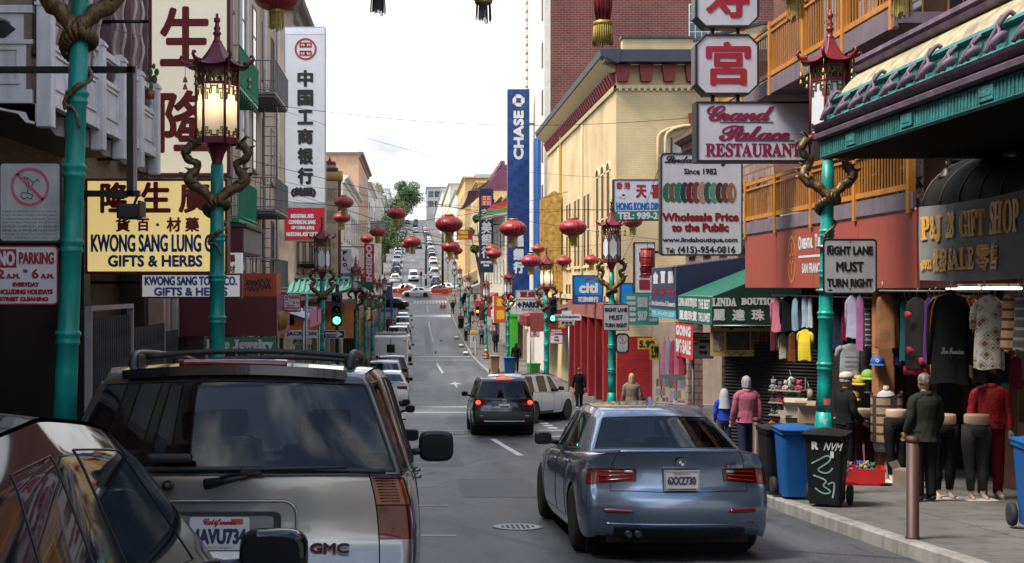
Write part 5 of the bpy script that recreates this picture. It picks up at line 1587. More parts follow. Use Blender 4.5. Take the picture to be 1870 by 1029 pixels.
signal('s','signal showing green on the lit lamp post',pix(1010,567,51.3),'green',(-.28,.2,.3))
signal('s','signal showing amber past the orange banner',pix(872,569,118),'amber',(-.7,.1,.3))
signal('s','signal showing red before the climbing street',pix(769,499,192),'red',None,3.0)
t=thing('signal_pole','tall dark signal pole at the far crossing','pole',(4.6,197,gs(197)))
m_=MB();m_.tube([(0,0,0),(0,0,12.5)],[.22,.16],8);m_.tube([(0,0,7.6),(-3.5,0,8.0)],.09,6);m_.build('pole',DSTEEL,t)
t=thing('utility_pole','dark utility pole above the parked row up the hill','pole',(1.95,206,gs(206)))
MB().tube([(0,0,0),(0,0,9.2)],[.2,.15],8).build('pole',DSTEEL,t)
def roundban(loc,label):
 t=thing('traffic_sign',label,'sign',loc)
 MB().box(-.32,.32,.0,.02,-.36,.36).build('plate',SWH,t)
 r_=MB();ring(r_,0,0,.27,.21,-.004);stroke(r_,[(-.17,.17),(.17,-.17)],.06,-.004);r_.build('red_ring',SRED,t)
 r_=MB();stroke(r_,[(.1,-.13),(.1,.06),(-.1,.06)],.055,-.002);r_.build('arrow',BLK,t)
roundban(pix(830,533,169),'round turn ban sign on a lamp post up the slope');roundban(pix(775,505,191),'round turn ban sign under the red signal')
# ------------------------------------------------------------------ white carved balcony and shop fronts on the parked side
PORC=mat('porch_white',(.74,.73,.76),.6,var=.1,scale=3,dirt=.35)
t=thing('balcony','white panelled balcony with posts and cloud shaped openings over the dark shop','balcony',(-3.9,12.7,1.95))
t.scale=(1,1,.78)
def bay(root,L_,rotm,name='panel'):
 """one balustrade bay of length L_ along local +u, outward side -v"""
 m_=MB()
 def bx(u0,u1,v0,v1,z0,z1):
  m_.box(u0,u1,v0,v1,z0,z1)
 bx(0,L_,-.03,.05,1.20,1.30);bx(0,L_,-.02,.04,.78,.84);bx(0,L_,-.04,.06,-.02,.16);bx(.08,L_-.08,-.0,.02,.16,.78)
 for u0,u1,z0,z1 in((.14,L_-.14,.24,.27),(.14,L_-.14,.70,.73),(.14,.17,.271,.699),(L_-.17,L_-.14,.271,.699)):bx(u0,u1,-.02,-.001,z0,z1)
 a,b_=.10,L_-.10
 o=[(.28*L_,.87),(.74*L_,.87),(.84*L_,.96),(.84*L_,1.08),(.74*L_,1.17),(.28*L_,1.17)]
 rect=[(a,.84),(b_,.84),(b_,.96),(b_,1.08),(b_,1.20),(a,1.20)]
 vs=[(p[0],0,p[1])for p in rect]+[(p[0],0,p[1])for p in o]+[(p[0],.03,p[1])for p in o]
 fs=[]
 for i in range(6):
  j=(i+1)%6;fs+=[(i,j,6+j,6+i),(6+i,6+j,12+j,12+i)]
 m_.add(vs,fs)
 m_.v=[tuple(rotm@Vector(v))for v in m_.v]
 return m_.build(name,PORC,root,fix=True)
rotE=Matrix(((0,-1,0),(1,0,0),(0,0,1)))
D0=1.02
for i in range(5):
 mm_=rotE.to_4x4();mm_.translation=(0,.1+i*1.06,0);
 bay(t,1.02,mm_)
bay(t,1.5,Matrix.Translation((-1.62,0,0)))
for y in[0.05+i*1.06 for i in range(6)]:
 p=MB();p.box(-.08,.08,y-.08,y+.08,-.34,1.38,bev=.012);p.box(-.095,.095,y-.095,y+.095,1.30,1.345);p.prism([(-.08,1.38),(.08,1.38),(.04,1.42),(-.04,1.42)],y-.07,y+.07)
 p.build('post',PORC,t)
 c_=MB();c_.prism([(-.1,-.02),(-.1,-.3),(-.2,-.28),(-.28,-.16),(-.5,-.1),(-.5,-.02)],y-.05,y+.05);c_.build('corbel',PORC,t,fix=True)
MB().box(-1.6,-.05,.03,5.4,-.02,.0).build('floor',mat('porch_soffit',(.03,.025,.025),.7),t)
br=MB();br.prism([(-.6,-.03),(-.08,-.03),(-.08,-.28),(-.16,-.25),(-.2,-.14),(-.4,-.1)],.0,.04);br.build('bracket',PORC,t,fix=True)
h_=MB();h_.prism([(-1.6,.86),(-.42,.86),(-.30,.98),(-.42,1.1),(-1.6,1.1)],-.006,-.001);h_.build('dark_opening',mat('opening_dark',(.02,.03,.035),.3,var=.4),t)
t=thing('cactus','small prickly pear cactus at the far end of the white balcony','plant',pix(274,166,17.6))
m_=MB()
for(x,z,r_)in((0,.06,.06),(-.05,.16,.05),(.06,.17,.055),(.1,.27,.045),(.0,.27,.05),(-.09,.25,.04),(.05,.36,.035)):m_.ball((x,.02*math.sin(x*40),z),r_,sx=.8,sy=.35,sz=1.2)
m_.build('pads',mat('cactus_green',(.03,.08,.03),.6),t);MB().lathe([(.06,-.12),(.08,0)],12).build('pot',TERRA,t)
GATE=mat('gate_grey',(.10,.10,.11),.5,.5,var=.2)
def gate(y0,y1,label,frame=True,z1=None):
 z0=gs((y0+y1)/2);h=2.55
 t=thing('folding_gate',label,'gate',(-4.7,y0,z0),0,'folding shop gates')
 m_=MB();D=y1-y0;n=max(4,int(D/.11))
 for i in range(n+1):m_.box(-.012,.012,D*i/n-.008,D*i/n+.008,.03,h)
 for i in range(n):
  for j in range(7):
   for s in(0,1):m_.tube([(0,D*(i+s)/n,.1+j*.35),(0,D*(i+1-s)/n,.1+(j+1)*.35)],.006,3,caps=False,smooth=False)
 m_.build('lattice',GATE,t)
 if frame:
  f=MB();f.box(-.05,.05,-.06,0,0,h+.1);f.box(-.05,.05,D,D+.06,0,h+.1);f.box(-.05,.05,-.06,D+.06,h+.101,h+.17)
  f.build('frame',mat('gate_frame',(.36,.33,.36),.5,.2),t)
gate(17.4,19.9,'folding lattice gate in a pale steel frame under the yellow herb shop sign')
gate(20.2,22.6,'darker folding gate further along the herb shop front',False)
gate(22.8,23.9,'narrow folding gate beside the maroon awning',False)
t=thing('wall_panel','pale tiled strip on the dark shop front behind the parking notice','wall panel',(-4.8,11.9,gs(12)))
MB().box(-.02,.1,0,.35,0,2.6).build('panel',mat('pale_tile',(.25,.2,.2),.3,var=.4,scale=8),t)
# fire balconies and ladders
GRN=mat('balcony_green',(.015,.30,.16),.45,var=.12,dirt=.3)
GRYM=mat('balcony_grey',(.22,.21,.22),.5,.4,var=.2)
def fire_balcony(y0,y1,z,m,label,out=.95,xw=FL,ladder=0):
 t=thing('fire_balcony',label,'fire escape',(xw,y0,z),0,'fire balconies on the apartment fronts')
 D=y1-y0
 f=MB();f.box(0,out,0,D,-.07,0)
 for i in range(int(D/.35)):f.box(0,out-.02,.1+i*.35,.16+i*.35,-.14,-.071)
 f.build('platform',m,t)
 r_=MB()
 for(a,b_)in(((out,0),(out,D)),((.02,0),(out,0)),((.02,D),(out,D))):
  A,B=Vector((a[0],a[1],0)),Vector((b_[0],b_[1],0))
  for zz in(.92,.06):r_.tube([A+Vector((0,0,zz)),B+Vector((0,0,zz))],.02,5)
  n=max(3,int((B-A).length/.13))
  for i in range(n+1):
   p=A.lerp(B,i/n);r_.tube([p+Vector((0,0,0)),p+Vector((0,0,.92))],.009,4,caps=False)
 r_.build('railing',m,t)
 if ladder:
  l_=MB()
  for x in(.35,.75):l_.tube([(x,D*.5,-ladder),(x,D*.5,1.0)],.018,5)
  for i in range(int(ladder/.3)+3):l_.tube([(.35,D*.5,-ladder+i*.3),(.75,D*.5,-ladder+i*.3)],.012,4)
  l_.build('ladder',m,t)
fire_balcony(27.5,30.8,4.6,GRN,'upper bright green balcony behind the lit lamp post',1.0)
fire_balcony(27.5,30.5,1.55,GRN,'lower green mesh balcony above the maroon box front',1.0,ladder=2)
fire_balcony(35.5,39,5.75,GRYM,'top grey fire balcony beside the white bank sign',.9,ladder=2.6)
fire_balcony(35.5,39,2.3,GRYM,'middle grey fire balcony with a ladder',.9,ladder=2.6)
fire_balcony(35.5,39,-.1,GRYM,'lowest grey fire balcony above the graffiti box',.9)
fire_balcony(52,57,1.0,DSTEEL,'black iron balcony under the red bank panel',.9,ladder=1)
for(y,z)in((88,2.8),(96,2.8),(103,2.8)):pass
# box front, graffiti box, maroon awning, green fascia
t=thing('shop_box_front','maroon boxed bay with a grey side under the green mesh balcony','bay',(-4.99,27.6,.75))
MB().box(0,1.05,0,3.2,0,.62).build('box',mat('bay_maroon',(.085,.012,.035),.6,var=.15),t);MB().box(1.051,1.08,0,3.2,.05,.6).build('side',mat('bay_grey',(.14,.13,.15),.6,var=.2),t);MB().box(-.0,1.15,-.06,3.3,.621,.70).build('lid',mat('bay_dark',(.04,.03,.04),.6),t)
t=thing('graffiti_box','orange red panel box covered with black graffiti over the maroon awning','box',pix(474,541,26.5))
MB().box(-.36,.37,0,.9,0,.5).build('box',mat('box_orange',(.42,.06,.02),.6,var=.2),t)
g_=MB();
for j in range(3):stroke(g_,[(-.3+.09*i+.03*math.sin(j*3),.25+.15*math.sin(i*2.4+j*2))for i in range(7)],.03,-.006-j*.001)
g_.build('graffiti',BLK,t)
t=thing('shop_awning','plain maroon boxed awning with a pink side and gold fringe over the jewelry shop','awning',(-4.98,25.6,-1.05))
MB().box(0,2.05,0,2.6,0,.85).build('box',mat('awning_maroon',(.10,.010,.022),.6,var=.12),t);MB().box(2.051,2.056,0,2.6,0,.85).build('side',mat('awning_pink',(.30,.05,.12),.6),t)
g_=MB()
for i in range(30):g_.tube([(2.065,.3+i*.05,.52),(2.075,.3+i*.05,.16+.06*math.sin(i*5))],.022,4)
g_.build('gold_fringe',mat('fringe_gold',(.35,.22,.03),.5,var=.5,scale=20),t)
t=board('fascia_sign','green jewelry shop fascia with white lettering under the maroon awning','sign',372,616,503,644,25.6,.06,mat('fascia_green',(.05,.16,.09),.5,var=.1),None)
letter(t,[('Fine Jewelry',376,620,499,642)],SWH,.012,style='serif')
t=thing('canopy_sheet','corrugated white canopy beyond the maroon awning','canopy',(-4.98,29.5,-.9))
m_=MB();m_.grid(lambda u,v:(2.3*u,5*v,.85-.75*u+.03*math.cos(v*5/.16*math.pi)),1,64);m_.build('sheet',mat('corrugated_white',(.5,.5,.52),.5,.2),t)
m_=MB();m_.tube([(2.25,.1,.1),(2.25,.1,-2.6)],.03,6);m_.tube([(2.25,4.9,.1),(2.25,4.9,-2.7)],.03,6);m_.build('post',STEEL,t)
MB().box(2.3,2.31,1.2,5,-.15,.28).build('pink_valance',mat('valance_pink',(.5,.13,.25),.6),t)
t=board('shop_sign','small white shop sign with a red seal under the corrugated canopy','sign',554,559,580,587,33,.08,SWH,SRED,.02)
letter(t,[('三輪泰國',557,574,577,582)],BLK,.006);g_=MB();x,z=loc2(t,567,567);ring(g_,x,z,.08,.06,-.006);g_.build('seal',SRED,t)
# green tiled canopy on the far corner
GT=mat('roof_green',(.10,.27,.20),.55,var=.15,scale=3,dirt=.35)
GTD=mat('roof_green_dark',(.015,.12,.10),.55,var=.15)
t=thing('tiled_canopy','pale green pagoda canopy with upturned corner over the far corner shop','canopy',(-5.6,50.2,-.75))
m_=MB()
def cf(u,v):return(-1.6+4.6*u,-1.4*v-.0,1.0-.62*v+.10*v*v+.28*max(0,u-.72)**2*10*v)
m_.grid(cf,24,8);m_.build('roof',GT,t)
m_=MB()
for i in range(20):
 u=(i+.5)/20;m_.tube([Vector(cf(u,v/6))+Vector((0,0,.03))for v in range(7)],.06,6)
m_.build('tile_ridge',GT,t)
m_=MB();m_.grid(lambda u,v:(3.0+1.2*v*0-.0+.9*v,-1.4*(1-u)+10*u,1.0-.62*v+.28*v*(1-u)**8*2),10,6);m_.build('side_roof',GT,t)
e_=MB();e_.tube([Vector(cf(i/24,1))+Vector((0,-.02,-.03))for i in range(25)],.10,6);e_.tube([Vector(cf(i/24,0))+Vector((0,0,.05))for i in range(25)],.08,6);e_.build('eave_beam',GTD,t)
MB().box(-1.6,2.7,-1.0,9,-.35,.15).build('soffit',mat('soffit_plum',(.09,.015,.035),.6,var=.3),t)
t=thing('orange_signboard','orange signboard under the green pagoda canopy','sign',pix(540,640,50));MB().box(-1.1,2.4,0,.05,.5,1.9).build('panel',mat('panel_orange',(.40,.13,.02),.5,var=.3),t)
# tall cream sign column
CRC=mat('column_cream',(.50,.42,.29),.7,var=.12,scale=2,dirt=.2)
t=board('sign_column','tall cream sign column with faded characters and a red flame ornament','sign',576,331,617,562,60,.4,CRC,None)
letter(t,[('新',593,343,615,369),('聲',593,384,615,410)],mat('faded_character',(.33,.26,.17),.7),.035)
letter(t,[('片',598,440,613,456),('文',598,466,613,480)],mat('faded_character'),.02,name='lower_lettering')
k=t['d']/FX;W_=t['w']
c_=MB();c_.lathe([(.0001,0),(.26,.02),(.28,.1),(.28,W_+.35),(.26,W_+.42),(.0001,W_+.45)],16,(-W_/2-.2,.2,t['h']+.26),axis='x');c_.build('scroll',mat('column_gold',(.45,.27,.08),.5),t)
MB().box(-W_/2,W_/2,-.02,.42,t['h']+.52,t['h']+.66).build('green_band',mat('band_dark_green',(.02,.05,.03),.5),t);MB().box(-W_/2,W_/2-.1,.0,.4,t['h']+.661,t['h']+.8).build('gold_band',mat('column_gold'),t)
f=MB();f.prism([(-.45,0),(.33,0),(.36,.12),(.26,.2),(.14,.18),(.1,.3),(.05,.5),(.0,.3),(-.06,.2),(-.3,.22),(-.45,.12)],.1,.3);f.build('flame_ornament',LRED,t,loc=(.1,0,t['h']+.8),fix=True)
MB().box(W_/2,W_/2+.14,.1,.3,-.3,t['h']+.3).build('red_post',LRED,t)
t=board('shop_banner','upright red banner with white lettering beside the small lantern','banner',665,446,683,520,64,.05,mat('banner_crimson',(.36,.012,.04),.6),None)
mb=MB();x,z=loc2(t,674,483);kk=t['d']/FX
write(mb,'SHISEIDO',-35*kk,35*kk,-5.5*kk,5.5*kk,-.01,bold=.02,shear=.15,fn=lambda q:(x-q[2],q[1],z+q[0]));mb.build('lettering',SWH,t)
arm(t,[(-t['w']/2,.02,2),(-t['w']/2-2.6,.02,2)],.03)
t=board('shop_sign','white flower shop sign with stacked black letters','sign',622,455,642,492,62,.15,SWH,None)
letter(t,[('F',626,458,634,466),('L',626,469,633,477),('O',626,480,634,488)],BLK,.02)
arm(t,[(-t['w']/2,.05,.5),(-t['w']/2-1.2,.05,.5)],.03)
t=board('shop_sign','pale sale sign with blue lettering under the flower shop sign','sign',611,489,642,508,61,.1,SWH,None)
letter(t,[('OUR SALE',616,499,640,505)],SBLUE,.012);arm(t,[(-t['w']/2,.05,.3),(-t['w']/2-.9,.05,.3)],.03)
t=board('hotel_sign','faded hotel sign on the white building down the street','sign',676,404,703,427,130,.2,mat('faded_blue_grey',(.3,.33,.38),.7),None)
letter(t,[('HOTEL',680,416,699,424)],mat('faded_brown',(.15,.07,.05),.7),.03);arm(t,[(-t['w']/2,.1,.5),(-t['w']/2-.6,.1,.5)],.05)
# more shop awnings and hanging boards down both sides (their lettering is too small to read)
def plainbox(name,label,cat,x0,x1,y0,y1,z0,z1,m,trim=None):
 t=thing(name,label,cat,(x0,y0,z0))
 mb=MB();s=1 if x1>x0 else-1
 a,b_=0,x1-x0
 mb.prism([(a,0),(b_,(z1-z0)*.0+.0),(b_,z1-z0),(a,(z1-z0)*.45)],0,y1-y0);mb.build('cover',m,t,fix=True)
 tr=MB();tr.box(min(a,b_)+.02,max(a,b_)-.02,.02,y1-y0-.02,-.16,-.002);tr.build('valance',trim or m,t)
 return t
AW=[(-2.9,-4.98,63,69,-1.6,-.5,'maroon',(.16,.02,.03)),(-2.9,-4.98,71,79,-1.9,-.8,'mustard',(.45,.28,.05)),(-3.0,-4.98,85,95,-2.3,-1.2,'red',(.35,.02,.03)),(-3.0,-4.98,112,124,-1.9,-.8,'green',(.03,.15,.09)),(-3.0,-4.98,140,150,-.6,.6,'blue',(.03,.08,.25)),(6.6,8.48,64,69,-1.9,-1.0,'brown',(.10,.03,.02)),(6.6,8.48,71,76,-2.2,-1.2,'dark red',(.20,.02,.02)),(6.6,8.48,96,104,-2.6,-1.3,'white',(.5,.5,.5)),(6.6,8.48,105,112,-2.5,-.9,'crimson',(.25,.015,.02)),(6.6,8.48,122,132,-2.2,-.6,'wine red',(.20,.01,.02)),(6.6,8.48,145,156,-.8,.6,'grey',(.2,.2,.2)),(6.7,8.48,164,174,.8,2.3,'tan',(.4,.3,.2))]
for(x0,x1,y0,y1,z0,z1,cn,c)in AW:
 plainbox('shop_awning',cn+' awning over a shop '+('on the parked row side beyond the crossing'if x0<0 else'along the walkers pavement beyond the crossing'),'awning',x0,x1,y0,y1,z0,z1,mat('awn_'+cn.replace(' ','_'),c,.6,var=.2),None)
t=board('shop_banner','orange hanging banner with large yellow characters before the lamp post','banner',902,541,924,590,84,.9,mat('banner_orange',(.50,.07,.012),.6),None)
letter(t,[('酒',906,545,922,560),('泰',906,566,922,584)],mat('banner_yellow',(.7,.42,.02),.5),.05)
MB().box(-t['w']/2-.03,-t['w']/2-.004,.0,.9,.0,t['h']).build('white_side',SWH,t);arm(t,[(t['w']/2,.4,1.5),(t['w']/2+2.0,.4,1.5)],.05)
t=board('shop_banner','dark red pleated banner hanging beside the lit lamp post','banner',969,572,995,606,58,.03,mat('banner_brick',(.26,.06,.05),.7,var=.3,scale=8),None)
t=board('shop_sign','red panel with gold characters behind the street name blade','sign',1016,584,1036,613,58,.1,mat('panel_red',(.28,.015,.02),.5),None)
letter(t,[('來',1019,587,1033,600)],mat('sign_yellow'),.02)
t=thing('green_shop_pillar','bright green shop pillar below the orange banner','pillar',(7.6,92,gs(92)));MB().box(-.3,.3,0,.5,0,3.4,bev=.02).build('pillar',mat('lime_green',(.05,.42,.03),.5),t);MB().box(-.36,.36,-.05,.55,3.401,3.6).build('cap',mat('lime_green'),t)
# painted pagoda eaves of the shop by the navy bank sign
t=thing('pagoda_eave','colourful painted pagoda eave beside the navy bank sign','eave',(6.4,96,5.6))
for i,(c,x0,x1,z0,z1)in enumerate((((.45,.05,.03),-.5,2,.55,.95),((.45,.24,.03),-.9,2,.28,.55),((.05,.35,.24),-1.0,2,.05,.28),((.5,.45,.32),-1.1,2,-.15,.05))):
 MB().prism([(x0,z0+i*.004),(x1,z0+.5),(x1,z1+.5),(x0+.3,z1)],-.0-i*.02,3+i*.02).build('tier',mat('eave_tier_%d'%i,c,.5),t,fix=True)
t=thing('pagoda_roof','swept purple pagoda roof on the cream building','roof',(7.6,126,8.4))
m_=MB();m_.grid(lambda u,v:(-2.6*(1-v)*(1.0)+.6*v,-14+26*u,2.9*v**1.5+.5*(1-v)*(2*u-1)**4),14,8);m_.add([(-2.6,-14,.5),(3,-14,.5),(3,-14,3.4),(.6,-14,2.9),(-.4,-14,1.45),(-1.3,-14,.75)],[(0,1,2,3,4,5)]);m_.build('roof',mat('roof_purple',(.16,.05,.10),.6,var=.15),t)
MB().box(.4,.8,-14,12,2.9,3.3).build('ridge',mat('roof_purple'),t)
t=thing('shop_billboard','mottled gold stepped billboard in front of the cream facade','billboard',(7.4,69,-.3))
m_=MB();m_.prism([(-.2,0),(2.4,0),(2.4,1.5),(1.0,1.5),(1.0,5.6),(.6,5.8),(-.2,5.3)],0,.3);m_.build('panel',mat('mottled_gold',(.45,.27,.06),.6,var=.5,scale=4),t,fix=True)
# ------------------------------------------------------------------ vegetation up the hill
LEAF=[mat('leaf_deep',(.035,.075,.02),.6,var=.4,scale=.4),mat('leaf_mid',(.065,.12,.03),.6,var=.35,scale=.4),mat('leaf_bright',(.13,.18,.045),.6,var=.3,scale=.4)]
BARK=mat('bark',(.09,.07,.05),.9,var=.3,bump=.5)
def tree(label,loc,h,r,lobes,leaves=2600,size=.5,cat='tree',name='tree',tr=.45,shape=(1,1,1)):
 rng=random.Random(int(loc[1]*7+loc[0]*3))
 t=thing(name,label,cat,loc,0,'trees up the hill')
 tm=MB();tm.tube([(0,0,-.3),(.1,0,h*.2),(-.05,.1,h*.42),(.1,0,h*.7)],[tr,tr*.75,tr*.5,tr*.15],8)
 cs=[]
 for i in range(lobes):
  a,b_=rng.uniform(0,6.28),rng.uniform(-1,1)
  q=rng.uniform(.25,.85)
  c=Vector((math.cos(a)*math.sqrt(1-b_*b_)*q*r*shape[0],math.sin(a)*math.sqrt(1-b_*b_)*q*r*shape[1],h*.62+b_*q*h*.36*shape[2]))
  cs.append((c,rng.uniform(.22,.42)*r))
  st=Vector((0,0,h*rng.uniform(.25,.5)))
  tm.tube([st,st.lerp(c,.5)+Vector((0,0,.3)),c],[tr*.3,tr*.18,tr*.05],5)
 tm.build('trunk',BARK,t)
 m_=MB()
 for k in range(leaves):
  c,rr=cs[rng.randrange(len(cs))]
  d=Vector((rng.gauss(0,1),rng.gauss(0,1),rng.gauss(0,1))).normalized()
  p=c+d*rr*rng.uniform(.55,1.08)
  s=size*rng.uniform(.5,1.2)
  n=(d+Vector((rng.uniform(-.7,.7),rng.uniform(-.7,.7),rng.uniform(-.2,.9)))).normalized()
  u=n.orthogonal().normalized();w=n.cross(u)
  an=rng.uniform(0,6.28);u,w=u*math.cos(an)+w*math.sin(an),w*math.cos(an)-u*math.sin(an)
  m_.add([p-u*s*.5,p+w*s*.28,p+u*s*.5,p-w*s*.28],[(0,1,2,3)],min(2,max(0,int(rng.gauss(1,.8)))))
 m_.build('crown',LEAF,t)
tree('tall leafy tree crowning the top of the street',(-4.6,505,gz(505)-3),21,8.0,34,8000,.9,shape=(1,1,1.25),tr=.6)
tree('smaller tree beside the tall hilltop tree',(-8.5,470,gz(470)-1),11,5,12,1800,.8)
for i,(x,y,h,r_,lab)in enumerate(((-6.2,222,11,4.8,'dark street tree above the parked vans'),(-6.2,245,11,5,'second dark street tree up the slope'),(-6.2,275,10,5,'bright green tree beyond the dark street trees'),(-6,318,11,5,'small tree farther up the slope'),(-6.8,380,13,6,'tree below the hilltop houses'),(7.9,141,18,1.7,'small bright tree between the cream shops and purple roof'))):
 tree(lab,(x,y,gz(y)-.3),h,r_,14,2400,.55)
RUB=mat('tyre_rubber',(.012,.012,.013),.8,var=.2)
RIM=mat('alloy',(.45,.46,.48),.3,.85,var=.1)
UND=mat('underbody_black',(.006,.006,.006),.9,var=0)
TRIMB=mat('black_plastic',(.014,.014,.015),.5,var=.1)
TAILR=mat('tail_red',(.13,.004,.006),.08,var=.35,scale=14,coat=1)
TAILON=mat('tail_red_on',(.5,.01,.01),.15,var=0,emit=(1,.05,.02),es=2)
AMBER=mat('tail_amber',(.30,.06,.01),.1,var=.2,scale=20,coat=1)
LENS=mat('lamp_clear',(.5,.5,.52),.08,var=.1,coat=1)
CHROME=mat('chrome',(.6,.6,.62),.12,1.0,var=0)
SEATM=mat('seat_charcoal',(.03,.03,.035),.8,var=.1)
SEATG=mat('seat_grey',(.28,.28,.29),.7,var=.1)
GL_CLR=glassmat('car_glass',clear=.30)
GL_DRK=glassmat('car_glass_dark',(.01,.012,.015))
PLATE=mat('plate_white',(.62,.62,.64),.4,var=.05)
PINK=mat('plate_navy',(.02,.03,.10),.5,var=0)
_PAINT={}
def paint(name,c,metal=.55,rough=.28):
 return mat('paint_'+name,c,rough,metal,var=0,coat=1.0)
def shell(patches,mats_,root,lvl,seams=(),seals=(),sr=.0065):
 """subdivide one continuous skin, then lift each labelled region off as a part of its own"""
 labs=sorted(patches,key=lambda a:(a[0]not in('body','roof'),a[0],a[1]))
 mb=MB()
 for i,lab in enumerate(labs):
  for q in patches[lab]:mb.add(q,[(0,1,2,3)],i,True)
 me0=mb.mesh('shell',[None]*len(labs))
 bm=bmesh.new();bm.from_mesh(me0)
 bmesh.ops.remove_doubles(bm,verts=bm.verts[:],dist=.0004)
 bmesh.ops.recalc_face_normals(bm,faces=bm.faces[:])
 for f in bm.faces:f.smooth=True
 bm.to_mesh(me0);bm.free()
 o=bpy.data.objects.new('shell',me0)
 md=o.modifiers.new('s','SUBSURF');md.levels=md.render_levels=max(1,lvl)
 me=evaluated(o);bpy.data.objects.remove(o)
 co=[v.co.copy()for v in me.vertices];nr=[n.vector.copy()for n in me.vertex_normals]
 groups={}
 for p in me.polygons:groups.setdefault(p.material_index,[]).append(tuple(p.vertices))
 out={}
 for i,lab in enumerate(labs):
  fs=groups.get(i,[])
  ix={}
  for f in fs:
   for v in f:ix.setdefault(v,len(ix))
  m2=bpy.data.meshes.new(lab[0]);ks=list(ix)
  m2 .from_pydata([co[k]for k in ks],[],[[ix[v]for v in f]for f in fs]);m2 .materials.append(mats_[lab[0]])
  m2 .polygons.foreach_set('use_smooth',[True]*len(fs));m2 .update()
  if len(m2 .polygons)==len(fs)and ks:m2 .normals_split_custom_set_from_vertices([nr[k]for k in ks])
  ob=link(lab[0],m2,root);out[lab]=ob
  for names,rad,m_,nm in((seams,.0035,UND,'seam'),(seals,sr,TRIMB,'seal')):
   if lab[0]in names and lvl>1:
    cnt={}
    for f in fs:
     for a,b in zip(f,f[1:]+f[:1]):cnt[(min(a,b),max(a,b))]=cnt.get((min(a,b),max(a,b)),0)+1
    nb={}
    for(a,b),c in cnt.items():
     if c==1:nb.setdefault(a,[]).append(b);nb.setdefault(b,[]).append(a)
    sb=MB();seen=set()
    for st in list(nb):
     if st in seen:continue
     ch=[st];seen.add(st);cur=st
     while True:
      nx=[k for k in nb[cur]if k not in seen]
      if not nx:break
      cur=nx[0];seen.add(cur);ch.append(cur)
     if st in nb[cur]and len(ch)>2:ch.append(st)
     if len(ch)>2:sb.tube([co[k]+nr[k]*.001 for k in ch],rad,4,caps=False)
    if sb.v:sb.build(lab[0]+'_'+nm,m_,ob)
 return out
def se(x):return math.copysign(abs(x)**.55,x)
def make_wheel(root,x,y,r,w,spokes=5,hub=RIM):
 s=1 if x>0 else-1
 wh=MB();wh.lathe([(r*.62,-w*.5),(r*.9,-w*.5),(r*.985,-w*.36),(r,-w*.2),(r,w*.2),(r*.985,w*.36),(r*.9,w*.5),(r*.62,w*.5)],28,axis='x')
 o=wh.build('wheel',RUB,root,(x,y,r))
 rm=MB();f=w*.42*s
 rm.lathe([(r*.64,f*.2),(r*.68,f),(r*.63,f*1.02),(r*.60,f*.55)],28,axis='x')
 rm.lathe([(.0001,f*.9),(r*.14,f*.88),(r*.16,f*.6)],14,axis='x')
 for k in range(spokes):
  a=2*math.pi*k/spokes+.3
  for da in(-.13,.13)if spokes<=6 else(0,):
   rm.tube([(f*.8,r*.1*math.cos(a),r*.1*math.sin(a)),(f*.86,r*.62*math.cos(a+da),r*.62*math.sin(a+da))],[r*.06,r*.045],5)
 rm.build('rim',hub,o)
 bk=MB();bk.lathe([(.0001,f*.2),(r*.6,f*.18)],20,axis='x');bk.build('brake',UND,o)
 return o
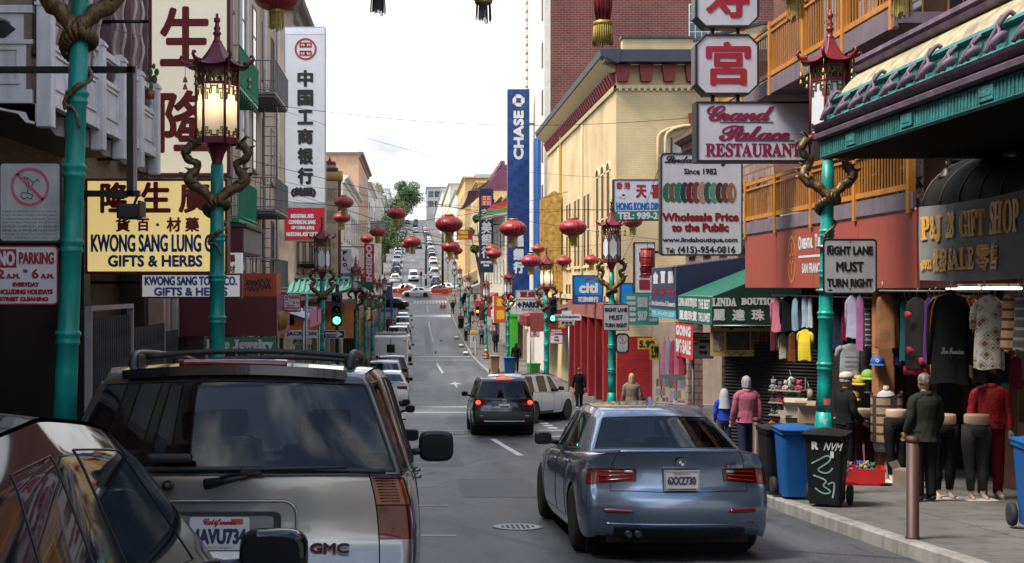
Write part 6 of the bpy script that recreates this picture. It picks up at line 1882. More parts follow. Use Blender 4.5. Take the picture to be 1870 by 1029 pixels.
def make_car(name,label,cat,sp,group=None,lvl=2):
 root=thing(name,label,cat,group=group)
 L_,W_,pm,gm=sp['L'],sp['W'],sp['paint'],sp.get('glass',GL_DRK)
 wr,yr,yf,zc=sp.get('wr',.33),-sp['L']/2+sp['oh'][0],sp['L']/2-sp['oh'][1],sp.get('zc',.2)
 zr,dr,df=sp['zr'],sp['dr'],sp['df']
 Rn=len(zr)
 belt=sp['belt']
 def lerp(tab,u):
  if u<=tab[0][0]:return tab[0][1]
  for i in range(len(tab)-1):
   if u<=tab[i+1][0]:
    t=(u-tab[i][0])/(tab[i+1][0]-tab[i][0]);return tab[i][1]*(1-t)+tab[i+1][1]*t
  return tab[-1][1]
 taper=sp.get('taper',[(0,.86),(.025,.945),(.1,.985),(.3,1),(.7,1),(.9,.965),(.965,.89),(1,.74)])
 ys=[-L_/2,-L_/2+.13]
 def archcols(c):return[(c+k*wr,bz)for k,bz in((-1.22,zc),(-1.13,wr*.95),(-.82,wr+wr*.80),(0,wr+wr*1.14),(.82,wr+wr*.80),(1.13,wr*.95),(1.22,zc))]
 cols=[(-L_/2,zr[0]),(-L_/2+.13,zr[0]-.02)]+archcols(yr)
 mid0,mid1=yr+1.22*wr,yf-1.22*wr
 for i in range(1,5):cols.append((mid0+(mid1-mid0)*i/5,zc))
 cols+=archcols(yf)+[(L_/2-.16,zc+.02),(L_/2,zc+.06)]
 cols=[c for i,c in enumerate(cols)if i==0 or c[0]>cols[i-1][0]+.015 or c[1]!=cols[i-1][1]]
 n=len(cols)
 wtab=sp.get('wtab',[(0,.955),(.2,.985),(.45,1.0),(.72,.99),(.9,.965),(1.0,.915)])
 S=[]
 for i,(y,zb)in enumerate(cols):
  u=(y+L_/2)/L_
  zs=lerp(belt,u);tp=lerp(taper,u)
  ring_=[]
  for k in range(Rn):
   fr=(zr[k]-zr[0])/(zr[-1]-zr[0])
   z=zb+(zs-zb)*fr
   hfr=(z-zc)/(zs-zc)
   x=W_*tp*lerp(wtab,hfr)
   yy=y
   if i==0:yy=y+dr[k]+sp.get('bow',.10)
   if i==1:yy=y+dr[k]*.35+.05
   if i==n-1:yy=y-df[k]-sp.get('fbow',.22)
   if i==n-2:yy=y-df[k]*.3-.05
   ring_.append(Vector((x,yy,z)))
  S.append(ring_)
 vc=sp.get('vc',[0,.35,.56,.80,.93,1])
 vall=[-v for v in reversed(vc[1:])]+vc
 nv=len(vall)
 patches={}
 def put(lab,quad):patches.setdefault(lab,[]).append(quad)
 side_rule,rear_rule,front_rule=sp.get('side_rule',lambda i,k:None),sp.get('rear_rule',lambda k,v:None),sp.get('front_rule',lambda k,v:None)
 yb1x=sp['cab'][-1][0]+.3;ysplit=(mid0+mid1)/2-.0
 for s in(1,-1):
  for i in range(n-1):
   for k in range(Rn-1):
    lab=side_rule(i if i<n/2 else i-(n-1),k)or'body'
    ym=(cols[i][0]+cols[i+1][0])/2
    if lab=='body'and k>=1 and mid0-.01<ym<mid1+.01 and ym<yb1x:lab='door%d'%(ym>ysplit)
    q=[S[i][k],S[i+1][k],S[i+1][k+1],S[i][k+1]]
    put((lab[:4],s*(2+int(lab[4])))if lab[:4]=='door'else((lab,s)if lab!='body'else(lab,0)),[Vector((p.x*s,p.y,p.z))for p in q])
 def face(i,bow,sgn):
  def pt(k,v):
   e=S[i][k]
   return Vector((e.x*v,e.y+sgn*bow*(1-abs(v)**2.2),e.z+(sp.get('rcrown',.0)*(1-v*v)if k==Rn-1 else 0)+(sp['rz'](k,abs(v))if sgn<0 and'rz'in sp else 0)))
  return pt
 rp,fp=face(0,sp.get('bow',.10),-1),face(n-1,sp.get('fbow',.22),1)
 for k in range(Rn-1):
  for j in range(nv-1):
   va=(vall[j]+vall[j+1])/2;s=1 if va>0 else-1
   lab=rear_rule(k,abs(va))
   put((lab,s if lab in('tail_light','tail_lamp_lower')else 0)if lab else('body',0),[rp(k,vall[j]),rp(k,vall[j+1]),rp(k+1,vall[j+1]),rp(k+1,vall[j])])
   lab=front_rule(k,abs(va))
   put((lab,s if lab=='head_light'else 0)if lab else('body',0),[fp(k,vall[j]),fp(k,vall[j+1]),fp(k+1,vall[j+1]),fp(k+1,vall[j])])
 g=sp['cab']
 yb0,yb1=g[0][0],g[-1][0]
 def dk(i,v):
  e=S[i][Rn-1]
  u=(cols[i][0]+L_/2)/L_
  y=rp(Rn-1,v).y if i==0 else(fp(Rn-1,v).y if i==n-1 else e.y)
  return Vector((e.x*v,y,e.z+lerp(sp.get('crown',[(0,.02),(.3,.03),(.7,.05),(1,.04)]),u)*(1-v*v)))
 for i in range(n-1):
  for j in range(nv-1):
   va=abs(vall[j]+vall[j+1])/2
   ya,yb_=cols[i][0],cols[i+1][0]
   if va<.9 and ya>yb0+.12 and yb_<yb1-.25:continue
   lab='body'
   if yb_<=yb0+.10 and va<.9 and sp.get('boot'):lab='boot_lid'
   put((lab,0),[dk(i,vall[j]),dk(i,vall[j+1]),dk(i+1,vall[j+1]),dk(i+1,vall[j])])
 glass={}
 def put(lab,quad):glass.setdefault(lab,[]).append(quad)
 Wb,Wt=sp['Wb'],sp['Wt']
 topz=sp['topz']
 nb=len(g)
 hb,ht=sp.get('hb',.055),sp.get('ht',.09)
 def gp(c,r):
  yb_,yt,_=g[c]
  u=(yb_+L_/2)/L_
  zb_=lerp(belt,u)-.015
  zt=lerp(topz,c/(nb-1))
  H=zt-zb_
  f=[0,hb/H,hb/H+.05,1-ht/H-.05,1-ht/H,1][r]
  bul=.02*math.sin(math.pi*f)
  tb,tt=lerp(sp.get('gtb',[(0,.95),(.25,1),(.75,1),(1,.955)]),c/(nb-1)),lerp(sp.get('gtt',[(0,.92),(.25,1),(.75,1),(1,.94)]),c/(nb-1))
  x=(Wb*tb)*(1-f)+(Wt*tt)*f+bul
  if r==5:x-=.02
  return Vector((x,yb_*(1-f)+yt*f,zb_+H*f))
 for s in(1,-1):
  for c in range(nb-1):
   for r in range(5):
    lab=('side_window',s*100+c)if(g[c][2]=='win'and r in(1,2,3))else('roof',0)
    put(lab,[Vector((p.x*s,p.y,p.z))for p in(gp(c,r),gp(c+1,r),gp(c+1,r+1),gp(c,r+1))])
 gv=sp.get('gv',[0,.45,.82,.88,1]);gva=[-v for v in reversed(gv[1:])]+gv
 def endp(c,r,v,bow):
  e=gp(c,r);b_=bow*(1-v*v)
  return Vector((e.x*v,e.y+(-b_ if c==0 else b_),e.z+(.035 if r==5 else .02)*(1-v*v)))
 for c,nm,bw in((0,'rear_window',sp.get('gbow',.10)),(nb-1,'windscreen',.16)):
  for r in range(5):
   for j in range(len(gva)-1):
    va=abs(gva[j]+gva[j+1])/2
    lab=(nm,0)if(r in(1,2,3)and va<gv[-2])else('roof',0)
    if nm=='windscreen'and r==0 and va<gv[-2]:lab=(nm,0)
    put(lab,[endp(c,r,gva[j],bw),endp(c,r,gva[j+1],bw),endp(c,r+1,gva[j+1],bw),endp(c,r+1,gva[j],bw)])
 def rf(c,v):
  e=gp(c,5);y=endp(c,5,v,sp.get('gbow',.10)).y if c==0 else(endp(c,5,v,.16).y if c==nb-1 else e.y)
  return Vector((e.x*v,y,e.z+.035*(1-v*v)+(.0 if c in(0,nb-1)else .012)))
 for c in range(nb-1):
  for j in range(len(gva)-1):
   put(('roof',0),[rf(c,gva[j]),rf(c,gva[j+1]),rf(c+1,gva[j+1]),rf(c+1,gva[j])])
 mats_={'body':pm,'door':pm,'boot_lid':pm,'hatch':pm,'tailgate':pm,'roof':sp.get('roofm',pm),'tail_light':sp.get('tailm',TAILR),'tail_lamp_lower':sp.get('tailm2',TAILR),'head_light':LENS,'rear_window':gm,'windscreen':gm,'side_window':sp.get('sglass',gm),'bumper':sp.get('bumpm',pm),'sill':sp.get('sillm',TRIMB),'grille':TRIMB,'plate_recess':sp.get('recm',pm)}
 sp['parts']={}
 shell(patches,mats_,root,lvl,('boot_lid','hatch','tail_light','door'))
 sp['parts']=shell(glass,mats_,root,lvl,(),('rear_window','windscreen','side_window'),sp.get('seal',.0065))
 ub=MB();ub.box(-W_+.24,W_-.24,-L_/2+.25,L_/2-.35,zc-.02,.62);ub.box(-W_+.1,W_-.1,yr+1.25*wr,yf-1.25*wr,zc+.01,.5)
 for yy in(yr,yf):ub.lathe([(wr*1.2,-W_+.12),(wr*1.2,W_-.12)],14,(0,yy,wr),axis='x')
 ub.build('underbody',UND,root)
 tw_=sp.get('tw',.21)
 for s in(1,-1):
  for yy in(yr,yf):make_wheel(root,s*(W_-tw_*.5-.015),yy,wr,tw_,sp.get('spokes',5),sp.get('rimm',RIM))
  my,mz=sp.get('mir',(g[-1][0]-.62,lerp(belt,.6)+.09))
  m_=MB();xw=Wb*.99+sp.get('mirx',0)
  m_.tube([(s*(Wb*.99-.02),my,mz-.03),(s*(xw+.10),my-.01,mz-.01)],.03,6)
  mw,mh=sp.get('mirs',(.20,.15))
  m_.grid(lambda u,v:(s*(xw+.05+mw*(.5+.5*se(math.cos(2*math.pi*u))*max(.0,math.sin(math.pi*(.06+.94*v)))**.5)),my+.02-.075*math.cos(math.pi*v),mz+.02+mh*.5*se(math.sin(2*math.pi*u))*max(0,math.sin(math.pi*(.06+.94*v)))**.5),24,8)
  mo=m_.build('wing_mirror',sp.get('mirm',TRIMB),root)
  mg=MB();mg.prism([(s*(xw+.05+mw*.5+mw*.40*se(math.cos(2*math.pi*i/24))),mz+.02+mh*.39*se(math.sin(2*math.pi*i/24)))for i in range(24)],my-.062,my-.054);mg.build('mirror_glass',mat('mirror_face',(.012,.013,.015),.1,0,var=0,spec=.12),mo)
  hd=MB()
  for c in range(nb-1):
   if g[c][2]=='win'and c in sp.get('handles',(1,3)):
    yy=g[c][0]+.14;u=(yy+L_/2)/L_;zz=lerp(belt,u)-.10
    hd.tube([(s*(W_*lerp(wtab,.88)+.0),yy,zz),(s*(W_*lerp(wtab,.88)+.03),yy+.03,zz),(s*(W_*lerp(wtab,.88)+.03),yy+.17,zz),(s*(W_*lerp(wtab,.88)),yy+.2,zz)],.014,6)
  if hd.v:hd.build('door_handle',sp.get('handm',pm),root)
 if sp.get('inside',True):
  ins=MB();fz=.5
  ins.box(-W_*.86,W_*.86,yb0+.1,yb1-.1,fz-.1,fz)
  ins.box(-W_*.84,W_*.84,yb1-.55,yb1-.3,fz,lerp(belt,.7)-.04)
  for s in(1,-1):ins.box(s*W_*.84-.02,s*W_*.84+.02,yb0+.2,yb1-.3,fz,lerp(belt,.5)-.05)
  if not sp.get('boot'):ins.box(-W_*.84,W_*.84,yb0+.12,yb0+.9,fz,lerp(belt,.1)-.12)
  else:ins.box(-W_*.84,W_*.84,yb0+.05,yb0+.5,fz,lerp(belt,.2)-.06)
  ins.build('cabin_lining',SEATM,root)
  sm_=sp.get('seatm',SEATM)
  for s in(1,-1):
   for yy,nm in((sp.get('fseat',.25),'front_seat'),(sp.get('rseat',-.75),'rear_seat')):
    st=MB();hz=lerp(belt,.5)
    st.box(s*.37-.25,s*.37+.25,yy,yy+.12,fz,hz+.13,bev=.05);st.box(s*.37-.25,s*.37+.25,yy+.1,yy+.55,fz,fz+.16,bev=.04)
    st.build(nm,sm_,root)
    hr_=MB();hr_.box(s*.37-.14,s*.37+.14,yy+.0,yy+.1,hz+.15,hz+.34,bev=.045);hr_.tube([(s*.37-.06,yy+.05,hz+.1),(s*.37-.06,yy+.05,hz+.2)],.008,5);hr_.tube([(s*.37+.06,yy+.05,hz+.1),(s*.37+.06,yy+.05,hz+.2)],.008,5)
    hr_.build('headrest',sm_,root)
  sw=MB();sw.tube([(-.37+.18*math.cos(2*math.pi*k/16),sp.get('fseat',.25)+.62+.05*math.sin(2*math.pi*k/16),lerp(belt,.6)-.02+.17*math.sin(2*math.pi*k/16))for k in range(17)],.014,6);sw.build('steering_wheel',TRIMB,root)
 root['S']=0
 sp['rp'],sp['gp'],sp['endp'],sp['dk'],sp['S'],sp['rf']=rp,gp,endp,dk,S,rf
 return root
def place(root,x,y,yaw=0.0,z=None,lift=0.0):
 a=math.atan((gz(y+1.4)-gz(y-1.4))/2.8)
 zz=(gz(y+1.4)+gz(y-1.4))/2 if z is None else z
 root.location=(x,y,zz+lift+.004)
 root.rotation_mode='XYZ'
 m_=Matrix.Rotation(a,4,'X')@Matrix.Rotation(yaw,4,'Z')
 root.rotation_euler=m_.to_euler()
def plate(root,y,z,w,h,lines,m=PLATE,frame=None,tilt=0.0,x=0.0):
 p=MB();p.prism(rrect(-w/2,w/2,0,h,.012),-.004,.004);o=p.build('number_plate',m,root,(x,y,z),fix=True)
 if tilt:o.rotation_euler=(tilt,0,0)
 if frame:
  f=MB();t_=.014
  f.box(-w/2-t_,w/2+t_,-.008,.003,-t_*1.6,0);f.box(-w/2-t_,w/2+t_,-.008,.003,h-.002,h+t_);f.box(-w/2-t_,-w/2,-.008,.003,.0005,h-.0025);f.box(w/2,w/2+t_,-.008,.003,.0005,h-.0025)
  f.build('plate_frame',frame,o)
 for i,(s,a,b_,c_,e,mm,kw)in enumerate(lines):
  q=MB();write(q,s,-w/2+a*w,-w/2+c_*w,h*(1-e),h*(1-b_),-.006,**kw);q.build('lettering',mm,o)
 return o
PTXT=lambda num,st='California':[(num,.05,.34,.95,.86,PINK,{'bold':.006}),(st,.28,.06,.72,.26,SRED,{'style':'script','bold':.001})]
# --- silver blue saloon
BMWP=paint('silver_blue',(.175,.228,.315),.7,.23)
saloon=dict(L=4.62,W=.915,H=1.43,paint=BMWP,oh=(.98,.82),wr=.335,zc=.19,tw=.235,zr=[.23,.31,.46,.575,.665,.70,.885,.95,1.01],dr=[.14,.05,.0,.01,.05,.07,.085,.055,.02],df=[.10,.02,0,0,.03,.08,.16,.26,.36],belt=[(0,1.01),(.12,1.0),(.24,.975),(.5,.935),(.68,.91),(.8,.87),(.95,.76),(1,.70)],bow=.17,fbow=.3,rcrown=.02,rz=lambda k,v:(.06*min(1,(1-v)/.5)if k==5 and v>.5 else(-.012*min(1,(1-v)/.5)if k==6 and v>.5 else 0)),taper=[(0,.865),(.028,.955),(.1,.99),(.3,1),(.7,.995),(.9,.965),(.965,.88),(1,.72)],wtab=[(0,.95),(.15,.985),(.4,1.0),(.62,.995),(.80,.985),(.92,.955),(1.0,.895)],vc=[0,.34,.53,.70,.82,.93,1],crown=[(0,.03),(.2,.035),(.7,.05),(1,.04)],cab=[(-1.62,-.98,'body'),(-1.22,-.82,'win'),(-.30,-.28,'body'),(-.22,-.20,'win'),(.62,.16,'body'),(1.08,.42,'end')],Wb=.83,Wt=.585,topz=[(0,1.375),(.3,1.425),(.7,1.435),(1,1.385)],gbow=.17,gv=[0,.5,.84,.90,1],hb=.045,ht=.075,glass=GL_CLR,boot=True,seatm=SEATG,sglass=GL_DRK,fseat=-.05,rseat=-1.02,mirm=TRIMB,spokes=5,rear_rule=lambda k,v:'tail_light'if(k==5 and v>.53)else('boot_lid'if(k>=4 and v<.82)else('bumper'if k<4 else None)),side_rule=lambda i,k:'tail_light'if(i==0 and k==5)else('bumper'if(i==0 and k<4)else('head_light'if(i==-1 and k in(4,5))else None)),front_rule=lambda k,v:'head_light'if(k in(4,5)and v>.6)else('grille'if(k in(4,5)and v<.3)else None))
car=make_car('saloon_car','silver blue saloon car with red tail lights driving up the street','car',saloon,lvl=3)
rp=saloon['rp']
def rearpt(k,v):return rp(k,v)
lp_=MB();lp_.tube([p+Vector((0,-.012,.012))for p in bspl([rp(8,v)for v in(-.8,-.6,-.3,0,.3,.6,.8)])],.016,6);lp_.build('boot_lip',BMWP,car)
for s in(1,-1):
 r_=MB();r_.tube([p+Vector((0,-.006,.02))for p in bspl([rp(2,s*v)for v in(.58,.70,.82,.9)])],.02,6);r_.build('reflector',TAILR,car)
 tl=MB()
 for k in range(3):
  tl.tube([rp(5,s*v).lerp(rp(6,s*v),.25+.25*k)+Vector((0,-.006,0))for v in(.58,.7,.82,.93)],.007,5)
 tl.build('light_bar',mat('tail_inner',(.34,.015,.015),.2,var=0,coat=1),car)
 tl=MB();tl.tube([rp(5,s*v).lerp(rp(6,s*v),.74)+Vector((0,-.009,0))for v in(.57,.66)],.014,6);tl.build('reversing_lamp',LENS,car)
dif=MB();dif.grid(lambda u,v:tuple(rp(0,-.8+1.6*u).lerp(rp(1,-.8+1.6*u),v)+Vector((0,-.004,0))),20,3);dif.build('diffuser',TRIMB,car)
cr_=MB();cr_.tube([p+Vector((0,-.0,.0))for p in bspl([rp(1,v).lerp(rp(2,v),.3)for v in(-.9,-.6,-.3,0,.3,.6,.9)])],.011,6);cr_.build('bumper_crease',BMWP,car)
for x in(-.50,-.41):
 e_=MB();e_.lathe([(.026,-.05),(.034,-.05),(.034,.1),(.028,.1),(.026,-.045),(.0001,.04)],16,(x,-2.24,.27),axis='y');e_.build('exhaust',mat('dark_pipe',(.03,.03,.032),.4,.6),car)
yy=(rp(5,0).y+rp(6,0).y)/2
plate(car,yy-.045,.695,.305,.155,[('6XXZ730',.06,.30,.94,.80,mat('plate_ink',(.03,.035,.07),.5,var=0),{'bold':.0045}),('California',.25,.05,.75,.24,SRED,{'style':'script'})],mat('plate_weathered',(.45,.45,.46),.4,var=.1,scale=10),CHROME)
q_=MB();write(q_,'AUDI CONCORD',-.13,.13,.678,.692,yy-.058,bold=.001);q_.build('frame_lettering',TRIMB,car)
# roundel
o_=MB();ez=.925;ey=(rp(7,0).y+rp(6,0).y*.3)/1.3-.028
o_.lathe([(.0001,-.006),(.041,-.004),(.043,0),(.043,.03)],24,(0,ey,ez),axis='y');bd_=o_.build('badge',TRIMB,car)
for nm,m_,qs in(('badge_blue',mat('badge_blue',(.03,.12,.35),.3),(0,2)),('badge_white',SWH,(1,3))):
 w_=MB()
 for q in qs:w_.add([(0,ey-.0075,ez)]+[(.027*math.cos(R(90*q+15*i)),ey-.0075,ez+.027*math.sin(R(90*q+15*i)))for i in range(7)],[tuple(range(8))])
 w_.build(nm,m_,bd_)
r_=MB();ring(r_,0,ez,.043,.039,ey-.0065);r_.build('badge_rim',CHROME,bd_)
w_=MB();write(w_,'328i',.44,.60,.875,.905,rp(6,.55).y-.018,bold=.003);w_.build('model_lettering',mat('badge_grey',(.2,.22,.25),.3,.6),car)
f_=MB();f_.prism([(-.10,1.455),(.10,1.455),(.06,1.475),(-.02,1.49),(-.07,1.545),(-.09,1.54)],-.018,.018,'x');f_.build('roof_antenna',BMWP,car,loc=(0,-.78,-.02),fix=True)
place(car,2.47,11.15+2.31,R(.6))
# --- pewter estate SUV close on the kerb
PEW=paint('pewter',(.31,.295,.275),.65,.26)
suv1=dict(L=4.87,W=1.0,H=1.74,paint=PEW,oh=(1.08,.9),wr=.37,zc=.3,tw=.24,roofm=paint('bronze_dark',(.075,.062,.052),.5,.22),zr=[.36,.44,.60,.72,.80,.90,1.02,1.13],dr=[.10,.0,.0,.03,.10,.10,.10,.12],df=[.10,.02,0,0,.02,.05,.12,.25],belt=[(0,1.13),(.3,1.12),(.62,1.10),(.75,1.08),(1,.98)],bow=.09,fbow=.2,rcrown=.0,taper=[(0,.93),(.028,.975),(.1,1),(.3,1),(.7,1),(.9,.98),(.965,.93),(1,.82)],vc=[0,.34,.55,.70,.86,.94,1],crown=[(0,.0),(1,.05)],cab=[(-2.30,-2.06,'win'),(-2.12,-1.90,'body'),(-2.0,-1.84,'win'),(-1.05,-1.02,'body'),(-.95,-.93,'win'),(-.02,-.02,'body'),(.08,.06,'win'),(.92,.42,'body'),(1.30,.62,'end')],Wb=.955,Wt=.765,topz=[(0,1.685),(.3,1.735),(.7,1.735),(1,1.67)],gbow=.07,gv=[0,.5,.91,.955,1],hb=.012,ht=.055,glass=GL_CLR,fseat=.05,rseat=-.95,mirm=TRIMB,mirs=(.27,.24),mir=(.72,1.16),handles=(4,6),sillm=TRIMB,rear_rule=lambda k,v:'tail_light'if(k==5 and v>.86)else('tail_lamp_lower'if(k==4 and v>.86)else('bumper'if(k<3 or(k<4 and v>.86))else('hatch'if v<.86 else None))),tailm=AMBER,tailm2=TAILR,side_rule=lambda i,k:'tail_light'if(i==0 and k==5)else('tail_lamp_lower'if(i==0 and k==4)else('bumper'if(i==0 and k<4)else('sill'if k==0 and 0<i else None))),front_rule=lambda k,v:'head_light'if(k in(4,5)and v>.6)else('grille'if(k in(3,4,5)and v<.5)else None))
suv1['zr']=[.36,.44,.60,.72,.82,1.02,1.17,1.19]
suv1['belt']=[(0,1.19),(.3,1.16),(.62,1.12),(.75,1.08),(1,.98)]
gmc=make_car('estate_suv','pewter SUV with roof rails and rear wiper parked close to the camera','car',suv1,lvl=3)
rp,ep=suv1['rp'],suv1['endp']
# black glazing surround so the rear pane reads as one dark sheet
bl=MB();bl.tube([p+Vector((0,-.008,0))for p in bspl([ep(0,1,v,.07)for v in(-.9,-.6,-.3,0,.3,.6,.9)])],.016,6)
bl.build('window_seal',TRIMB,gmc)
bk_=MB();bk_.tube([p+Vector((0,-.03,.03))for p in bspl([ep(0,5,v,.07)for v in(-.42,-.2,0,.2,.42)])],.024,8);bk_.build('high_brake_light',TAILR,gmc)
sp_=MB();sp_.grid(lambda u,v:tuple(ep(0,5,-.88+1.76*u,.07)+Vector((0,-.055+.15*v,.02+.02*v))),16,3);sp_.grid(lambda u,v:tuple(ep(0,5,-.88+1.76*u,.07)+Vector((0,-.055,.02-.05*v))),16,1);sp_.build('roof_spoiler',paint('spoiler_black',(.016,.017,.022),.3,.2),gmc)
for s in(1,-1):
 r_=MB()
 pts=[(s*.60,-1.9,1.72),(s*.61,-1.85,1.80),(s*.615,-1.7,1.825),(s*.62,-.6,1.835),(s*.61,.2,1.82),(s*.60,.35,1.745)]
 r_.tube(bspl(pts),.022,8)
 for y in(-1.75,-.6,.2):r_.box(s*.6-.03,s*.6+.03,y-.06,y+.06,1.70,1.81,bev=.015)
 r_.build('roof_rail',TRIMB,gmc)
for y in(-1.55,-.2):
 r_=MB();r_.tube(bspl([(-.60,y,1.80),(-.3,y,1.835),(.3,y,1.835),(.60,y,1.80)]),.018,6);r_.build('cross_bar',TRIMB,gmc)
wz=ep(0,1,0,.07)
wp=MB();yb_=wz.y-.05
wp.tube([(-.10,yb_+.01,wz.z-.075),(.02,yb_-.02,wz.z-.05),(.12,yb_-.02,wz.z-.03)],[.03,.018,.014],7);wp.tube([(-.02,yb_-.02,wz.z-.045),(.20,yb_-.025,wz.z+.005),(.62,yb_-.01,wz.z+.012)],[.014,.013,.008],6);wp.box(.08,.19,yb_-.035,yb_-.0,wz.z-.03,wz.z+.015,bev=.008)
wp.build('rear_wiper',TRIMB,gmc)
nz_=MB();nz_.lathe([(.0001,-.035),(.022,-.033),(.026,0),(.026,.04)],16,(-.30,yb_+.04,wz.z-.085),axis='y');nz_.build('washer_nozzle',TRIMB,gmc)
hn=MB();hn.box(-.40,-.17,yb_+.0,yb_+.05,wz.z+.035,wz.z+.08,bev=.018);hn.build('window_handle',TRIMB,gmc)
rc=MB();py_=rp(5,.2).y
rec=rrect(-.48,.36,.74,1.04,.07,6)
rc.tube([(x,py_-.016-.0,z)for x,z in rec]+[(rec[0][0],py_-.016,rec[0][1])],.008,6);rc.build('recess_trim',PEW,gmc)
rc=MB();rc.prism(rrect(-.42,.28,.77,.985,.03),py_-.022,py_-.015);rc.build('plate_recess',mat('recess_dark',(.02,.02,.02),.5,var=.1),gmc,fix=True)
rc=MB();rc.prism(rrect(-.40,.245,.77,.965,.02),py_-.027,py_-.0225);rc.build('recess_panel',PEW,gmc,fix=True)
plate(gmc,py_-.034,.795,.305,.165,[('4AVU734',.05,.34,.95,.82,mat('plate_ink'),{'bold':.0045}),('California',.22,.03,.78,.31,SRED,{'style':'script','bold':.0012}),('dmv.ca.gov',.3,.88,.72,.97,SRED,{})],PLATE,None,x=-.03)
st_=MB();st_.box(.03,.09,-.003,-.001,.128,.155);st_.build('sticker',mat('sticker_orange',(.5,.08,.02),.5),gmc,loc=(-.03+.03,py_-.037,.795+.002))
w_=MB()
for i,ch in enumerate('GMC'):write(w_,ch,.432+i*.068,.494+i*.068,.776,.826,py_-.022,bold=.003)
w_.build('maker_lettering',mat('badge_red',(.09,.01,.014),.35,.2),gmc)
w_=MB()
for i,ch in enumerate('GMC'):write(w_,ch,.428+i*.068,.498+i*.068,.772,.830,py_-.017,bold=.006)
w_.build('lettering_rim',CHROME,gmc)
for s in(1,-1):
 tr2=MB()
 for k in range(9):
  a_,b2=rp(5,s*.875).lerp(rp(6,s*.875),.08+k*.1),rp(5,s*.985).lerp(rp(6,s*.985),.08+k*.1);tr2 .tube([a_+Vector((0,-.003,0)),a_.lerp(b2,.5)+Vector((0,-.012,0)),b2+Vector((0,-.003,0))],.003,4)
 tr2 .build('lamp_rib',mat('lamp_rib',(.16,.02,.008),.2,var=0,coat=1),gmc)
place(gmc,-.965,6.0+2.43,R(0))
# --- near black hatchback at the camera's elbow
BLKP=mat('paint_black',(.006,.007,.010),.05,var=0)
MB_=dict(seal=.003,L=3.9,W=.85,H=1.46,paint=BLKP,oh=(.62,.72),wr=.33,zc=.2,zr=[.26,.34,.48,.60,.72,.86,.98,1.03],dr=[.12,.03,0,.02,.06,.08,.12,.16],df=[.10,.02,0,0,.04,.12,.24,.36],belt=[(0,1.03),(.3,1.0),(.55,.955),(.68,.93),(.8,.88),(1,.72)],bow=.15,fbow=.3,vc=[0,.35,.6,.80,.93,1],cab=[(-1.80,-1.30,'body'),(-1.12,-.92,'win'),(-.72,-.66,'body'),(-.66,-.6,'win'),(.62,.02,'body'),(1.15,.32,'end')],Wb=.79,Wt=.57,topz=[(0,1.36),(.3,1.445),(.65,1.46),(1,1.39)],gbow=.16,hb=.05,ht=.085,glass=GL_CLR,sglass=GL_DRK,fseat=-.1,rseat=-.95,mirx=.09,mirs=(.24,.19),mir=(.46,.955),mirm=BLKP,rear_rule=lambda k,v:'tail_light'if(k in(4,5)and v>.75)else None,side_rule=lambda i,k:'tail_light'if(i==0 and k in(4,5))else('head_light'if(i==-1 and k in(4,5))else None),front_rule=lambda k,v:'head_light'if(k in(4,5)and v>.6)else None)
nb_=make_car('hatchback_car','glossy black hatchback cut off by the lower corner of the frame','car',MB_,lvl=3)
fd=MB();c0=(-1.55,.86)
S_=MB_['S']
fd.tube([(.85-.012,-1.36+.14*math.cos(a),.80+.13*math.sin(a))for a in[2*math.pi*i/20 for i in range(21)]],.004,5);fd.build('fuel_flap_seam',UND,nb_)
nb_.scale=(1.03,)*3
place(nb_,-1.575,3.72,R(0))
# --- generic traffic
def sedan_spec(pm,**k):
 d=dict(saloon);d.update(paint=pm,glass=GL_DRK,inside=False,sglass=GL_DRK,parts={});d.update(k);return d
def suv_spec(pm,**k):
 d=dict(suv1);d.update(paint=pm,roofm=pm,glass=GL_DRK,inside=False,sglass=GL_DRK,L=4.6,W=.92,Wt=.69,tailm=TAILR,tailm2=TAILR,zr=[.34,.42,.56,.68,.80,.98,1.08,1.10],belt=[(0,1.10),(.3,1.08),(.62,1.04),(.75,1.02),(1,.9)],topz=[(0,1.61),(.3,1.66),(.7,1.66),(1,1.60)],mirs=(.2,.15),mir=(.62,1.13),Wb=.87,cab=[(-2.12,-1.82,'body'),(-1.88,-1.70,'body'),(-1.84,-1.68,'win'),(-1.05,-1.02,'body'),(-.95,-.93,'win'),(-.06,-.06,'body'),(.02,.0,'win'),(.82,.34,'body'),(1.22,.56,'end')]);d.update(k);return d
BLP2=paint('blue_black',(.012,.015,.028),.4,.22)
xs=suv_spec(BLP2,glass=GL_CLR,inside=True,bumpm=TRIMB,tailm=TAILR,tailm2=TAILR,rear_rule=lambda k,v:'tail_light'if(k==4 and v>.62)else('bumper'if k<3 else('hatch'if v<.86 else None)),side_rule=lambda i,k:'tail_light'if(i==0 and k==4)else('bumper'if i==0 and k<3 else('sill'if k==0 and 0<i else None)),vc=[0,.34,.62,.75,.86,.94,1],zr=[.34,.42,.58,.72,.92,1.06,1.09,1.10],seatm=SEATG)
toy=make_car('crossover_car','dark blue black crossover with glowing brake lights at the crosswalk','car',xs)
rp,ep=xs['rp'],xs['endp']
for s in(1,-1):
 b_=MB();p=rp(4,s*.9).lerp(rp(5,s*.9),.45);b_.ball(tuple(p+Vector((0,-.01,0))),.075,sz=.8,sy=.4);b_.build('brake_lamp',TAILON,toy)
 b_=MB();p=rp(2,s*.76);b_.box(p.x-.07,p.x+.07,p.y-.015,p.y+.01,p.z-.04,p.z+.04,bev=.012);b_.build('reflector',TAILR,toy)
b_=MB();p=ep(0,5,0,.07);b_.box(-.22,.22,p.y-.05,p.y-.02,p.z+.0,p.z+.045,bev=.01);b_.build('high_brake_light',TAILON,toy)
